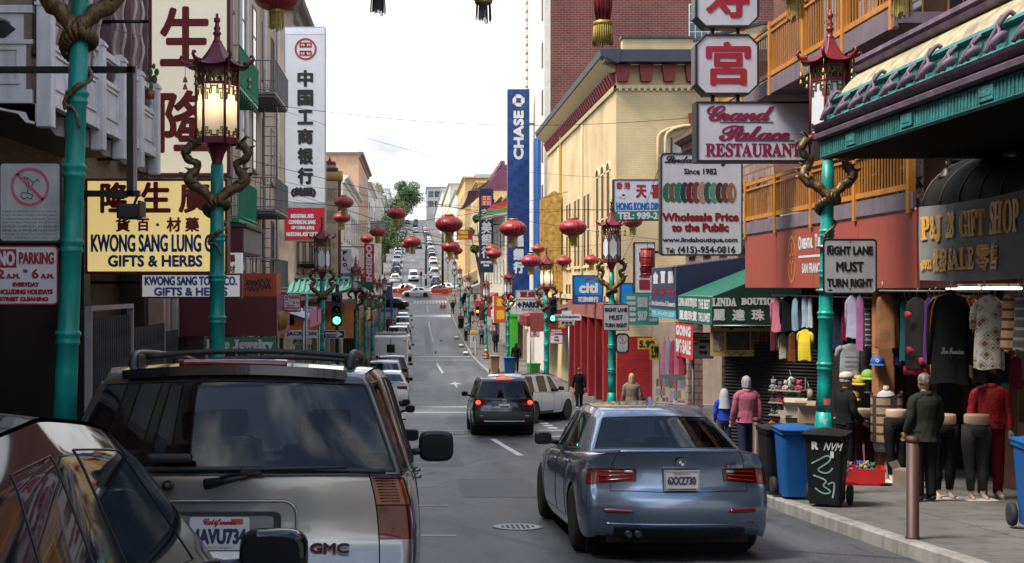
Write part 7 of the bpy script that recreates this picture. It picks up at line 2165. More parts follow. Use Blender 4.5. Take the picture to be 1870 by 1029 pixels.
b_=MB();p=rp(5,.0);b_.prism([(-.42,.66),(.42,.66),(.36,.98),(-.36,.98)],p.y-.012,p.y-.006);b_.build('plate_recess',paint('recess_blue',(.10,.12,.18),.5,.3),toy,fix=True)
plate(toy,p.y-.022,.78,.31,.165,[('7XPA932',.06,.34,.94,.8,PINK,{'bold':.006})],PLATE)
e_=MB();e_.lathe([(.06,0)],4)if False else None
e_=MB()
for rx,rz in((.075,.05),(.03,.05),(.045,.022)):e_.tube([(rx*math.cos(2*math.pi*i/18),p.y-.015,1.03+rz*math.sin(2*math.pi*i/18)+(.012 if rz<.03 else 0))for i in range(19)],.006,5)
e_.build('badge',CHROME,toy)
b_=MB();b_.tube(bspl([rp(1,v)+Vector((0,-.01,.03))for v in(-.7,-.5,0,.5,.7)]),.022,6);b_.build('skid_trim',mat('satin_silver',(.3,.31,.33),.35,.8),toy)
place(toy,2.56,34.2+2.3,R(0))
# white SUV turning into the cross street
SILV=paint('silver_white',(.50,.52,.56),.35,.28)
ws=suv_spec(SILV,glass=GL_DRK,spokes=6)
wsv=make_car('turning_suv','silver white SUV turning into the cross street ahead of the crossover','car',ws)
b_=MB();p=ws['endp'](0,5,0,.07);b_.box(-.14,.14,p.y-.05,p.y-.02,p.z-.01,p.z+.04,bev=.01);b_.build('high_brake_light',TAILON,wsv)
for s in(1,-1):
 r_=MB();r_.tube(bspl([(s*.58,-1.6,1.63),(s*.59,-1.5,1.71),(s*.59,.1,1.72),(s*.58,.25,1.64)]),.02,6);r_.build('roof_rail',TRIMB,wsv)
place(wsv,4.05,43.0,R(-33))
cars=[]
# kinds to copy from, each placed once
def colour_of(c):return c
palette={'white':paint('white',(.62,.62,.62),.05,.3),'silver':paint('silver',(.42,.43,.45),.7,.3),'black':paint('jet',(.015,.015,.017),.3,.22),'darkred':paint('dark_red',(.12,.02,.025),.5,.25),'grey':paint('grey',(.13,.14,.15),.6,.3),'tan':paint('tan',(.33,.27,.2),.5,.3),'navy':paint('navy_car',(.02,.03,.07),.5,.25)}
def roll(kind,col,x,y,yaw,label,name=None,**k):
 sp=(sedan_spec if kind=='sedan'else suv_spec)(palette[col],**k)
 c=make_car(name or('saloon_car'if kind=='sedan'else'parked_suv'),label,'car',sp,lvl=1,group='cars along the street')
 p=sp['rp'](5,0);plate(c,p.y-.02,.80,.31,.16,[],PLATE)
 place(c,x,y,yaw)
 return c
roll('sedan','silver',-1.02,14.2,0,'silver car directly ahead of the parked pewter SUV')
roll('suv','darkred',-1.10,21.2+2.3,0,'dark red SUV with a black mirror ahead of the pewter SUV')
roll('suv','tan',-1.22,29.0,0,'tan car hidden behind the dark red SUV')
w1=roll('sedan','white',-1.15,53.0,0,'white saloon parked nearest past the side street')
roll('suv','silver',-1.45,59,0,'silver pickup like car behind the white saloon',glass=GL_DRK)
roll('suv','black',-1.2,65.5,0,'black jeep like car before the white box truck')
# white service truck
t=thing('service_truck','white boxy service truck with roof gear in the parked row','truck',group='cars along the street')
WT=palette['white']
MB().box(-1.05,1.05,-2.9,1.2,.55,2.55,bev=.12).build('body',WT,t);b_=MB();b_.box(-1.0,1.0,1.202,2.9,.5,2.2,bev=.2);b_.build('cab',WT,t)
MB().box(-1.04,1.04,-2.96,-2.8,.4,.6,bev=.03).build('bumper',TRIMB,t)
b_=MB();b_.box(-.25,.25,-2.915,-2.895,1.5,2.0);b_.build('rear_window',GL_DRK,t)
b_=MB();b_.box(-.02,.02,-2.915,-2.9,.6,2.4);b_.build('door_seam',UND,t)
for s in(1,-1):
 b_=MB();b_.lathe([(.0001,-.03),(.07,-.02),(.08,0)],12,(s*.85,-2.9,2.25),axis='y');b_.build('marker_lamp',LENS,t);b_=MB();b_.box(s*.85-.08,s*.85+.08,-2.93,-2.9,1.0,1.3,bev=.02);b_.build('tail_light',TAILR,t)
 for yy in(-1.7,1.9):make_wheel(t,s*.9,yy,.38,.24)
b_=MB()
for(x,y,w)in((-.6,-1.8,.35),(.3,-2.2,.3),(.5,-.5,.45),(-.3,-.4,.3)):b_.box(x-w,x+w,y-.3,y+.3,2.552,2.72,bev=.04)
b_.build('roof_gear',mat('gear_grey',(.3,.3,.3),.5,.3),t);MB().box(-.95,.95,-2.7,2.4,.3,.56).build('underbody',UND,t)
place(t,-1.45,76.5)
def van(col,label,x,y,yaw=0,tall=1.0):
 sp=suv_spec(palette[col],L=5.2,W=.98,Wb=.96,Wt=.84,topz=[(0,1.98*tall),(.3,2.02*tall),(.7,2.02*tall),(1,1.9*tall)],zr=[.36,.44,.6,.75,.9,1.08,1.2,1.22],belt=[(0,1.22),(.62,1.2),(.85,1.12),(1,.95)],cab=[(-2.52,-2.42,'body'),(-2.2,-2.2,'body'),(-1.2,-1.2,'body'),(-.95,-.95,'body'),(.1,.1,'body'),(.3,.3,'win'),(1.3,.95,'body'),(1.75,1.15,'end')],gv=[0,.06,.78,.84,1],gbow=.03,oh=(1.05,.85))
 c=make_car('parked_van',label,'van',sp,lvl=1,group='vans along the street')
 b_=MB();b_.box(-.03,.03,sp['endp'](0,1,0,.03).y-.04,sp['endp'](0,1,0,.03).y+.1,.5,1.9);b_.build('door_seam',palette[col],c)
 p=sp['rp'](5,0);plate(c,p.y-.02,.9,.31,.16,[],PLATE)
 place(c,x,y,yaw)
van('white','white panel van with two rear windows past the service truck',-1.2,97)
van('black','dark van in front of the white panel van',-1.5,112)
far=[('suv','white',-1.2,122,0,'white SUV ahead of the dark van in the parked row'),('suv','white',-1.3,133,0,'second white SUV ahead of the dark van'),('sedan','silver',-1.35,142,0,'silver car near the head of the parked row'),('sedan','black',-3.0,166,R(70),'black car turning out at the far crossing'),('sedan','white',.35,185,R(90),'white saloon crossing the far junction side on'),('sedan','black',-.5,193.5,R(60),'black saloon waiting beyond the white crossing car'),('sedan','white',-1.6,197.5,R(80),'white saloon behind the waiting black one'),('sedan','black',3.6,193,R(75),'dark saloon behind the orange barrier'),('sedan','white',5.0,199,R(85),'white car tucked behind the orange barrier'),('suv','white',-.2,214,R(180),'white SUV driving down the hill towards the crossing'),('sedan','grey',3.7,209,0,'grey saloon at the foot of the parked hill row'),('suv','silver',3.6,219,0,'silver SUV second in the parked hill row'),('sedan','white',-3.4,212,0,'white saloon at the foot of the left hillside row'),('suv','black',-3.5,222,0,'black SUV second in the hillside row under the trees'),('sedan','navy',-3.5,232,0,'navy saloon third in the hillside row'),('suv','white',-3.6,246,0,'white van like car above the navy saloon')]
P_={}
for(kind,col,x,y,yaw,lab)in far:
 if y>135 and(kind,col)in P_:
  c=dup(P_[(kind,col)],(0,0,0),label=lab);place(c,x,y,yaw)
 else:P_[(kind,col)]=roll(kind,col,x,y,yaw,lab)
hill=[(3.6,232,'suv','silver'),(3.7,243,'sedan','white'),(3.7,254,'suv','black'),(3.7,266,'sedan','grey'),(3.8,279,'suv','white'),(3.8,293,'sedan','black'),(3.8,310,'suv','silver'),(3.8,330,'sedan','white'),(3.8,352,'suv','black'),(3.8,378,'sedan','grey'),(-3.6,262,'sedan','silver'),(-3.6,280,'suv','black'),(-3.7,300,'sedan','white'),(-3.7,330,'sedan','grey'),(.4,405,'suv','white'),(.3,450,'sedan','navy'),(.5,478,'suv','black'),(-2.8,470,'suv','navy'),(1.0,300,'sedan','grey')]
hill+=[(3.75,226+6.4*i+(i%3)*.4,('sedan','suv','sedan')[i%3],('white','grey','silver','black')[i%4])for i in range(1,32)if all(abs(226+6.4*i+(i%3)*.4-h[1])>5 for h in hill if h[0]>3)]
hill+=[(-3.7,258+6.6*i,('suv','sedan')[i%2],('black','grey','white','navy')[i%4])for i in range(24)if all(abs(258+6.6*i-h[1])>5 for h in hill if h[0]<-3)]
for x,y,kind,col in hill:
 if(kind,col)not in P_:P_[(kind,col)]=roll(kind,col,x,y,0,'small %s %s among the cars climbing the hill'%(col,'saloon'if kind=='sedan'else'SUV'));continue
 c=dup(P_[(kind,col)],(0,0,0),label='small %s %s among the cars climbing the hill'%(col,'saloon'if kind=='sedan'else'SUV'));c['group']='small %s %ss up the hill'%(col,kind)
 place(c,x,y,0)
def skin(name,verts,edges,radii,m,parent,lvl=2,extra=None):
 me=bpy.data.meshes.new(name);me.from_pydata([tuple(v)for v in verts],edges,[]);me.update()
 o=bpy.data.objects.new(name,me)
 md=o.modifiers.new('k','SKIN')
 for i,r in enumerate(radii):
  sv=me.skin_vertices[0].data[i]
  sv.radius=(r if isinstance(r,tuple)else(r,r));sv.use_root=(i==0)
 md.use_smooth_shade=True
 if lvl:s_=o.modifiers.new('s','SUBSURF');s_.levels=s_.render_levels=lvl
 me2=evaluated(o)
 mb=MB();mb.add([v.co[:]for v in me2 .vertices],[tuple(p.vertices)for p in me2 .polygons],0,True)
 if extra:mb.add(extra.v,extra.f,0,True)
 bpy.data.objects.remove(o);bpy.data.meshes.remove(me2)
 return mb.build(name,m,parent)
SK1,SK2=mat('skin_light',(.42,.24,.17),.5,var=.08),mat('skin_tan',(.30,.16,.10),.5,var=.08)
DUMMY=mat('mannequin_plastic',(.45,.33,.25),.4,var=.05)
def person(label,x,y,h=1.65,yaw=0.0,stride=.0,top=None,bottom=None,hair=None,skinm=SK1,coat=0.0,hairlen=0.0,bag=None,cap=None,arms=(0,0),scarf=None,cat='person',name='person',head=True,legs=True,stoop=.0,z=None,group=None,shoe=None,hairgrey=None,build_=1.0,bent=0.0):
 t=thing(name,label,cat,(x,y,(gs(y)if(x<XL or x>XR)else gz(y))if z is None else z),yaw,group)
 k=h/1.70;bl_=build_
 V=lambda a,b,c:Vector((a*k*1.0,(b+stoop*max(0,c-.9)*.6)*k,c*k))
 J={}
 J['pel']=V(0,0,.95);J['spi']=V(0,-.01,1.12);J['che']=V(0,0,1.30);J['nb']=V(0,-.005,1.43);J['nk']=V(0,.01,1.50)
 for s,n_ in((1,'R'),(-1,'L')):
  st=stride*s;ar=-stride*s*.7;fw=arms[0 if s>0 else 1]
  J['sh'+n_]=V(s*.175,0,1.385)
  J['el'+n_]=V(s*.235,ar*.5-.02+fw*.06,1.12)
  J['wr'+n_]=V(s*(.235-fw*.06),ar+.05+fw*.26,.90+fw*.17)
  J['hip'+n_]=V(s*.09,0,.90);J['kn'+n_]=V(s*.095,st*.5+.03,.50);J['an'+n_]=V(s*.095,st,.10+(0.05 if st<-.05 else 0));J['to'+n_]=V(s*.105,st+.15,.035+(0.0 if st>=-.05 else .0))
 def grow(nm,ks,ed,rad,m,extra=None,lvl=2):
  ix={a:i for i,a in enumerate(ks)}
  return skin(nm,[J[a]for a in ks],[(ix[a],ix[b])for a,b in ed],[(r[0]*k*build_,r[1]*k*build_)if isinstance(r,tuple)else r*k*build_ for r in rad],m,t,lvl,extra)
 ex=MB()
 for s,n_ in((1,'R'),(-1,'L')):
  w=J['wr'+n_];d=(w-J['el'+n_]).normalized()
  side=Vector((s*.3,1,0));side=(side-d*side.dot(d)).normalized();nn=d.cross(side)
  ex.tube([w-d*.02*k,w+d*.03*k,w+d*.075*k,w+d*.09*k],[.026*k,.032*k,.034*k,.02*k],8)
  for f,(o,ln)in enumerate(((.024,.062),(.009,.072),(-.007,.066),(-.021,.05))):
   b_=w+d*.075*k+side*o*k
   ex.tube([b_,b_+d*ln*.5*k+nn*.004*s*k,b_+d*ln*.85*k+nn*.018*s*k,b_+d*ln*.95*k+nn*.03*s*k],[.0085*k,.0085*k,.0075*k,.005*k],6)
  b_=w+d*.03*k+side*.026*k;ex.tube([b_,b_+(d*.6+side*.7)*.04*k,b_+(d*.95+side*.5)*.065*k],[.011*k,.01*k,.007*k],6)
 if head:
  hc=J['nk']+Vector((0,.012*k,.125*k))
  hb=[]
  ex.lathe([(.0001,-.118),(.035,-.112),(.055,-.09),(.066,-.05),(.074,0),(.077,.04),(.07,.08),(.05,.108),(.025,.12),(.0001,.123)],16,(0,0,0))
  m0=len(ex.v)-160
  ex.v[m0:]=[(hc.x+v[0]*k,hc.y+(v[1]*1.22+(.012 if v[2]<-.04 and v[1]>0 else 0))*k,hc.z+v[2]*k)for v in ex.v[m0:]]
  ex.tube([hc+Vector((0,.085*k,.025*k)),hc+Vector((0,.108*k,-.022*k)),hc+Vector((0,.09*k,-.03*k))],[.009*k,.014*k,.008*k],6)
  for s in(1,-1):ex.tube([hc+Vector((s*.075*k,-.005*k,.02*k)),hc+Vector((s*.086*k,-.02*k,.0)),hc+Vector((s*.075*k,-.01*k,-.03*k))],[.008*k,.014*k,.007*k],6)
  ex.tube([J['nb']-Vector((0,0,.02*k)),J['nk'],hc-Vector((0,.01*k,.04*k))],[.06*k,.052*k,.05*k],10)
 ks=['pel','spi','che','nb','shR','shL','elR','elL','wrR','wrL','hipR','hipL','knR','knL','anR','anL','toR','toL']
 ed=[('pel','spi'),('spi','che'),('che','nb'),('nb','shR'),('nb','shL'),('shR','elR'),('shL','elL'),('elR','wrR'),('elL','wrL'),('pel','hipR'),('pel','hipL'),('hipR','knR'),('hipL','knL'),('knR','anR'),('knL','anL'),('anR','toR'),('anL','toL')]
 rad=[(.10,.075),(.10,.075),(.12,.085),.06,.055,.055,.043,.043,.028,.028,.07,.07,.052,.052,.038,.038,.03,.03]
 body=grow('body',ks,ed,rad,skinm,ex,1)
 if bottom:
  tr_=MB()
  for n_ in'RL':
   hp,kn,an=J['hip'+n_],J['kn'+n_],J['an'+n_]
   pts=bspl([hp+Vector((0,0,.08*k)),hp,hp.lerp(kn,.5),kn,kn.lerp(an,.5),an-Vector((0,0,.03*k))],n=4)
   tr_.tube(pts,[(.108-.046*(i/(len(pts)-1))**.8)*k*bl_*(1+.035*math.sin(i*2.3))for i in range(len(pts))],12)
  tr_.lathe([(.15*k*bl_,-.14*k),(.172*k*bl_,-.04*k),(.165*k*bl_,.06*k),(.15*k*bl_,.12*k)],20,tuple(J['pel']),sy=.76)
  tr_.build('trousers',bottom,t)
  sm=MB()
  for n_ in'RL':
   a,b_=J['an'+n_],J['to'+n_]
   sm.tube([a+Vector((0,-.07*k,-.055*k)),a+Vector((0,-.03*k,-.045*k)),a.lerp(b_,.5)+Vector((0,0,-.015*k)),b_+Vector((0,.02*k,.005*k)),b_+Vector((0,.06*k,-.005*k))],[.03*k,.048*k,.048*k,.042*k,.02*k],8)
  sm.build('shoes',shoe or mat('shoe_black',(.015,.014,.014),.5),t)
 if top:
  lo=max(.60,.93-coat)
  J['wr2R']=J['elR'].lerp(J['wrR'],.93);J['wr2L']=J['elL'].lerp(J['wrL'],.93)
  jk=MB();bw=build_;q0=random.uniform(0,6)
  rg_=[(lo,.185+coat*.1,.142+coat*.08),(.5*lo+.475,.178,.138),(.98,.172,.132),(1.10,.160,.122),(1.22,.172,.128),(1.32,.192,.13),(1.385,.196,.112),(1.425,.15,.09),(1.455,.085,.072),(1.475,.065,.062)]
  def jf(u,v):
   f_=v*(len(rg_)-1);i=min(int(f_),len(rg_)-2);w=f_-i
   z,rx,ry=[rg_[i][j]*(1-w)+rg_[i+1][j]*w for j in range(3)]
   a=2*math.pi*u;wb=1+(.035*math.sin(6*a+q0+2*z*7)+.025*math.sin(11*a-17*z+q0))*max(0,1-v*1.1)
   p=V(rx*math.cos(a)*wb*bw,ry*math.sin(a)*wb*bw-.005,z);return(p.x,p.y,p.z)
  jk.grid(jf,40,36)
  for n_ in'RL':
   sh,el,wr=J['sh'+n_],J['el'+n_],J['wr2'+n_];s=1 if n_=='R'else-1
   pts=bspl([sh+Vector((-s*.11*k,0,.03*k)),sh+Vector((-s*.045*k,0,.022*k)),sh+Vector((s*.005*k,0,-.005*k)),sh+Vector((s*.03*k,0,-.06*k)),sh.lerp(el,.5),el,el.lerp(wr,.5),wr],n=5)
   jk.tube(pts,[(.074-.026*i/(len(pts)-1))*k*(1+.03*math.sin(i*.9+q0)+.02*math.sin(i*2.7))*bw for i in range(len(pts))],12)
  jk.build('jacket'if not coat else'coat',top,t)
  cl=MB();cl.lathe([(.078*k,-.03*k),(.082*k,.01*k),(.072*k,.05*k),(.064*k,.04*k)],14,tuple(J['nb']+Vector((0,-.005*k,.03*k))));cl.build('collar',top,t)
 if head and hair:
  hm=MB();n,r_=14,9
  lo_=-.02-hairlen
  def hf(u,v):
   a=2*math.pi*u;ph=v*(math.pi*.5+.12+(.45 if hairlen else 0))
   front=max(0,math.sin(a))
   ph=ph*(1-.42*front)
   z=.130*math.cos(ph);rr=.085*math.sin(min(ph,math.pi/2))
   if ph>math.pi/2:z-=hairlen*(ph-math.pi/2)/.6
   wob=1+.035*math.sin(9*a+5*v)+.04*math.sin(23*a+31*v)+.03*math.sin(37*a-13*v)+random.uniform(-.035,.035)*(0<v)*(0<u<1)
   return(hc.x+rr*math.cos(a)*k*wob,hc.y+(rr*math.sin(a)*1.2-.008)*k*wob,hc.z+z*k)
  hm.grid(hf,56,16);hm.build('hair',hair,t)
 if cap:
  cp=MB();cp.lathe([(.098,.045),(.10,.07),(.09,.115),(.05,.142),(.0001,.148)],18,(hc.x,hc.y,hc.z),sy=1.2)
  cp.v=[(hc.x+(v[0]-hc.x)*k,hc.y+(v[1]-hc.y)*k,hc.z+(v[2]-hc.z)*k)for v in cp.v]
  cp.grid(lambda u,v:(hc.x+.085*k*math.cos(math.pi*u)*(1-.15*v),hc.y+(.09+.10*v*math.sin(math.pi*u)**.6)*k*1.0,hc.z+(.055-.03*v)*k),12,4)
  cp.build('cap',cap,t)
 if scarf:
  sc_=MB()
  def sf(u,v):
   a=2*math.pi*u;z=.14-.52*v
   rr=.04+.075*min(1,v*4)**.6+.085*max(0,v-.25)
   fr=max(0,math.sin(a))**3*(1 if .1<v else 0)
   return(hc.x+rr*math.cos(a)*k*(1+.05*math.sin(7*a)),hc.y+(rr*math.sin(a)*1.15*(1-.5*fr)-.01)*k,hc.z+z*k)
  sc_.grid(sf,28,12);sc_.build('headscarf',scarf,t)
 if bag=='shoulder':
  b_=MB();p=J['wrR'];b_.box(p.x-.0,p.x+.10,p.y-.2,p.y+.12,p.z-.12,p.z+.18,bev=.04);b_.tube([(p.x+.05,p.y-.1,p.z+.18),tuple(J['shR']+Vector((0,-.03,.08))),(p.x+.05,p.y+.05,p.z+.18)],.012,6);o_=b_.build('shoulder_bag',TRIMB,None,t.location);o_.rotation_euler=(0,0,yaw);tag(o_,'black shoulder bag carried by the woman in the beige coat','bag')
 if bag=='paper':
  p=J['wrL'];b_=MB();b_.box(p.x-.14,p.x+.12,p.y-.07,p.y+.07,p.z-.46,p.z-.13);b_.tube([(p.x-.07,p.y,p.z-.13),(p.x-.02,p.y,p.z-.05),(p.x+.05,p.y,p.z-.13)],.006,5);o_=b_.build('paper_bag',mat('kraft_paper',(.42,.27,.15),.8),None,t.location);o_.rotation_euler=(0,0,yaw);tag(o_,'brown paper bag held by the person in the black coat','bag')
 return t
G_=lambda n,c,r=.85,**k:mat('cloth_'+n,[q*.72 for q in c],r,bump=.8,bscale=7,spec=.12,**k)
HB,HG,HBL=mat('hair_black',(.012,.011,.01),.5),mat('hair_grey',(.24,.24,.25),.6,var=.3,scale=30),mat('hair_blonde',(.42,.29,.15),.6,var=.3,scale=30)
BLKC=G_('black',(.012,.012,.014));NAVC=G_('navy',(.02,.03,.06));JEAN=G_('denim',(.035,.06,.11))
person('elderly man in a dark olive jacket standing at the gift shop, seen from behind',6.57,15.5,1.60,R(12),.0,G_('olive',(.030,.034,.028)),G_('charcoal',(.02,.02,.022)),mat('hair_thinning',(.10,.09,.085),.5,var=.4,scale=30),SK2,arms=(.2,.2),coat=.10,build_=1.05)
person('man in a white cap and black jacket behind the lamp post',6.65,18.6,1.62,R(-75),.0,G_('jet_black',(.014,.014,.016)),BLKC,HG,SK2,cap=mat('cap_white',(.5,.44,.38),.7),arms=(.5,.5))
person('woman with grey hair in a pink cardigan walking past the closed shutter',5.9,21.4,1.60,R(8),.12,G_('pink_knit',(.42,.12,.19),var=.3,scale=30),NAVC,HG,SK1,coat=.05,hairlen=.02,build_=1.08)
person('small woman in a pale headscarf and bright blue top by the toy stall',6.56,25.5,1.36,R(-10),.0,G_('royal_blue',(.02,.06,.42)),JEAN,None,SK2,scarf=G_('scarf',(.42,.42,.45),var=.1))
person('blonde woman in a beige hooded coat with a black shoulder bag',5.95,33.0,1.64,R(0),.1,G_('beige_coat',(.30,.23,.17)),G_('dark',(.03,.03,.035)),HBL,SK1,coat=.2,hairlen=.06,bag='shoulder',build_=1.1)
person('person in a long black coat carrying a brown paper bag at the corner',6.45,47.2,1.60,R(0),.14,G_('coat_black',(.008,.009,.014)),BLKC,HB,SK1,coat=.30,bag='paper',shoe=SWH)
person('hooded person in a black coat walking behind the blue bins',6.4,76,1.85,0,.16,BLKC,NAVC,HB,SK2,coat=.15,hairlen=.05)
person('man in a light blue shirt standing at the kerb by the newspaper box',5.05,118,1.75,R(30),.0,G_('pale_blue',(.40,.46,.56)),BLKC,HB,SK2)
far_p=[(6.3,113,1.7,.1,(.10,.12,.18),'person in a grey blue jacket past the newspaper box'),(7.0,104,1.8,0,(.015,.015,.02),'person in black under the orange banner'),(4.95,156,1.75,.2,(.015,.015,.017),'person in black walking up the middle slope by the kerb'),(6.3,150,1.75,.1,(.2,.2,.21),'person in a grey top beside the far lamp post'),(6.8,142,1.7,.1,(.03,.03,.03),'person in dark clothes near the shop door up the slope'),(6.2,136,1.7,.1,(.05,.05,.06),'person in dark clothes among the walkers up the slope'),(6.6,165,1.75,.0,(.02,.02,.03),'person in black near the turn ban sign'),(7.2,172,1.7,.0,(.02,.02,.02),'person in black at the far corner'),(-2.8,62,1.7,.0,(.02,.02,.025),'person in black beside the parked motorcycles'),(-3.0,90,1.7,.1,(.4,.4,.42),'person in a white top on the parked row pavement'),(-2.9,112,1.7,.0,(.5,.45,.05),'person in a yellow vest on the parked row pavement'),(-2.8,128,1.7,.1,(.3,.05,.04),'person in a red top by the parked vans'),(-1.9,190,1.75,.0,(.03,.03,.035),'person in black at the far crossing'),(-1.2,189.5,1.75,.1,(.32,.05,.02),'person in an orange vest at the far crossing')]
for(x,y,h,st,c,lab)in far_p:
 person(lab,x,y,h,R(random.uniform(-30,30)),st,G_('far_%d'%int(c[0]*1000+y),c),BLKC,HB,SK2,group='walkers in the distance')
def cloth_pat(name,c1,c2,kind='plaid',s=8):
 if name in MATS:return MATS[name]
 m=mat(name,c1,.85,var=.05)
 n,l=m.node_tree.nodes,m.node_tree.links;p=n['Principled BSDF'];t=n.new('ShaderNodeTexCoord')
 if kind=='palm':
  w=n.new('ShaderNodeTexVoronoi');w.inputs['Scale'].default_value=s;w.distance='MANHATTAN';l.new(t.outputs['Object'],w.inputs[0]);fac=w.outputs['Distance']
  r=n.new('ShaderNodeValToRGB');e=r.color_ramp.elements
  e[0].position,e[0].color=.2,(.10,.11,.03,1);e[1].position,e[1].color=.75,(.45,.42,.38,1)
  x=e.new(.35);x.color=(.26,.03,.04,1);x=e.new(.5);x.color=(.5,.47,.42,1);x=e.new(.62);x.color=(.12,.13,.05,1)
  l.new(fac,r.inputs[0]);l.new(r.outputs[0],p.inputs['Base Color']);MATS[name]=m;return m
 sp_=n.new('ShaderNodeSeparateXYZ');l.new(t.outputs['Object'],sp_.inputs[0]);outs=[]
 for ax in((1,2)if kind=='plaid'else((1,)if kind=='vstripe'else(2,))):
  a=n.new('ShaderNodeMath');a.operation='MULTIPLY';a.inputs[1].default_value=s;l.new(sp_.outputs[ax],a.inputs[0])
  b=n.new('ShaderNodeMath');b.operation='FRACT';l.new(a.outputs[0],b.inputs[0])
  c=n.new('ShaderNodeMath');c.operation='LESS_THAN';c.inputs[1].default_value=.28;l.new(b.outputs[0],c.inputs[0]);outs.append(c.outputs[0])
 o=outs[0]
 if len(outs)>1:
  a=n.new('ShaderNodeMath');a.operation='MAXIMUM';l.new(outs[0],a.inputs[0]);l.new(outs[1],a.inputs[1]);o=a.outputs[0]
 mm=n.new('ShaderNodeMix');mm.data_type='RGBA';mm.inputs[6].default_value=list(c1)+[1];mm.inputs[7].default_value=list(c2)+[1]
 l.new(o,mm.inputs[0]);l.new(mm.outputs[2],p.inputs['Base Color']);return m
HANGM=mat('hanger_wire',(.3,.3,.3),.4,.7)
def garment(name,label,px,py0,py1,w,d,m,sleeves=1,yaw=-60,flare=0.1,hang=.1,neck=.25,trim=None,extra=None):
 """a hung garment: a flattened sleeve of cloth with folds, plus sleeves and hanger; yaw turns its face to the street"""
 x,zt,zb_=X(px,d),Z(py0,d),Z(py1,d)
 h=zt-zb_;W_=w*d/FX/2
 t=thing(name,label,name.replace('_',' '),(x,d,zb_),R(yaw))
 rng=random.Random(int(px*13+py0))
 ph=[rng.uniform(0,6)for _ in range(4)]
 def prof(v):
  if v>.92:return neck+(1-neck)*(1-v)/.08*.75
  if v>.78:return .86+.14*(.92-v)/.14*0+.0
  return .86+flare*(1-v)
 b=MB()
 def f(u,v):
  a=2*math.pi*u;r_=W_*prof(v)
  fold=1+(.10*(1-v)**.7)*math.sin(5*a+ph[0]+1.2*v)+.05*(1-v)*math.sin(9*a+ph[1])
  return(r_*math.cos(a)*fold*.98,(.07+.05*(1-v))*math.sin(a)*fold*min(1,W_/.25)+.01*math.sin(6*v+ph[2]),h*v+.012*math.sin(3*a+ph[3])*(1-v))
 b.grid(f,36,14);b.build('cloth',m,t)
 if sleeves:
  for s in(1,-1):
   L_=h*(.62 if sleeves==1 else .28);sl=MB()
   sl.tube([(s*W_*.70,0,h*.90),(s*W_*.95,.01,h*.82),(s*W_*1.05,.015,h*.82-L_*.5),(s*W_*(1.02+.05*rng.random()),.03,h*.82-L_)],[W_*.2,W_*.25,W_*.21,W_*.17],10);sl.build('sleeve',trim or m,t)
 hg=MB();hg.tube([(-W_*.7,0,h*.93),(0,0,h*1.0),(W_*.7,0,h*.93)],.008,5);hg.tube([(0,0,h),(0,0,h+hang),(.03,0,h+hang+.03)],.006,5);hg.build('hanger',HANGM,t)
 if extra:extra(t,W_,h)
 return t
def dX(px,X_):return X_*FX/(px-VX)
gd=[('long_sleeve_top','pink long sleeved top hanging at the end by the green awning',1420,543,606,26,7.2,G_('rose',(.50,.17,.25)),1),('jacket','black jacket with a yellow tag beside the pink top',1440,541,606,32,7.25,BLKC,1),('shirt','light blue shirt hanging third from the green awning',1452,545,604,14,7.1,G_('sky',(.30,.45,.60)),0),('shirt','dark striped shirt between the two light blue ones',1461,543,600,14,7.3,cloth_pat('stripe_dark',(.03,.03,.04),(.2,.05,.07),'vstripe',14),0),('shirt','second light blue shirt hanging left of the lamp post',1471,541,598,16,7.2,G_('sky2',(.34,.48,.62)),0),('shirt','white shirt hanging closest to the lamp post',1480,543,598,10,7.2,G_('white',(.55,.55,.57)),0),('football_shirt','yellow shirt hanging below the others',1470,602,658,28,7.0,cloth_pat('yellow_black',(.60,.45,.02),(.55,.40,.02),'hstripe',4),2),('jacket','navy jacket hanging behind the teal lamp post',1530,540,640,30,7.4,NAVC,1),('shirt','orange red shirt peeping from behind the lamp post',1526,560,625,18,7.6,G_('orange_red',(.5,.07,.02)),0),('shirt','lavender grey shirt hanging right of the lane sign',1557,540,617,26,7.1,G_('lavender',(.40,.38,.52)),1),('dress','pink violet dress beside the lavender shirt',1571,540,640,18,7.1,G_('violet_pink',(.35,.12,.28)),0),('shirt','black and white striped shirt between pink dress and brown jacket',1585,541,632,16,7.3,cloth_pat('stripe_bw',(.03,.03,.035),(.3,.3,.32),'hstripe',12),0),('dress','bright red dress hanging behind the brown jacket',1604,543,641,44,7.5,G_('red',(.42,.015,.015)),0),('jacket','brown velvet jacket hanging over the red dress',1620,537,636,44,7.2,mat('velvet_brown',(.20,.085,.03),.6,var=.4,scale=6),0),('tee_shirt','grey tee shirt with dark print hanging low above the hats',1556,628,690,48,7.1,G_('grey_tee',(.30,.30,.33)),2),('dress','black dress with red roses and a red hem',1674,543,672,44,7.0,cloth_pat('rose_black',(.012,.012,.014),(.012,.012,.014),'plaid',1),0),('cardigan','purple cardigan beside the rose dress',1695,545,662,18,6.9,G_('purple',(.14,.05,.24)),0),('cardigan','grey cardigan beside the purple one',1706,543,630,18,6.9,G_('stone',(.30,.28,.26)),0),('jacket','large black jacket with orange piping facing the street',1736,531,700,66,6.8,BLKC,1),('dress','white dress with palm leaf print under the tube light',1806,540,674,52,6.9,cloth_pat('palm_print',(.5,.47,.42),(.1,.1,.03),'palm',9),2),('scarf','tan plaid scarf beside the palm print dress',1841,538,640,26,6.7,cloth_pat('tan_plaid',(.30,.18,.08),(.03,.02,.015),'plaid',9),0),('scarf','charcoal plaid scarf at the edge of the picture',1863,540,640,24,6.7,cloth_pat('grey_plaid',(.05,.05,.055),(.18,.17,.16),'plaid',9),0)]
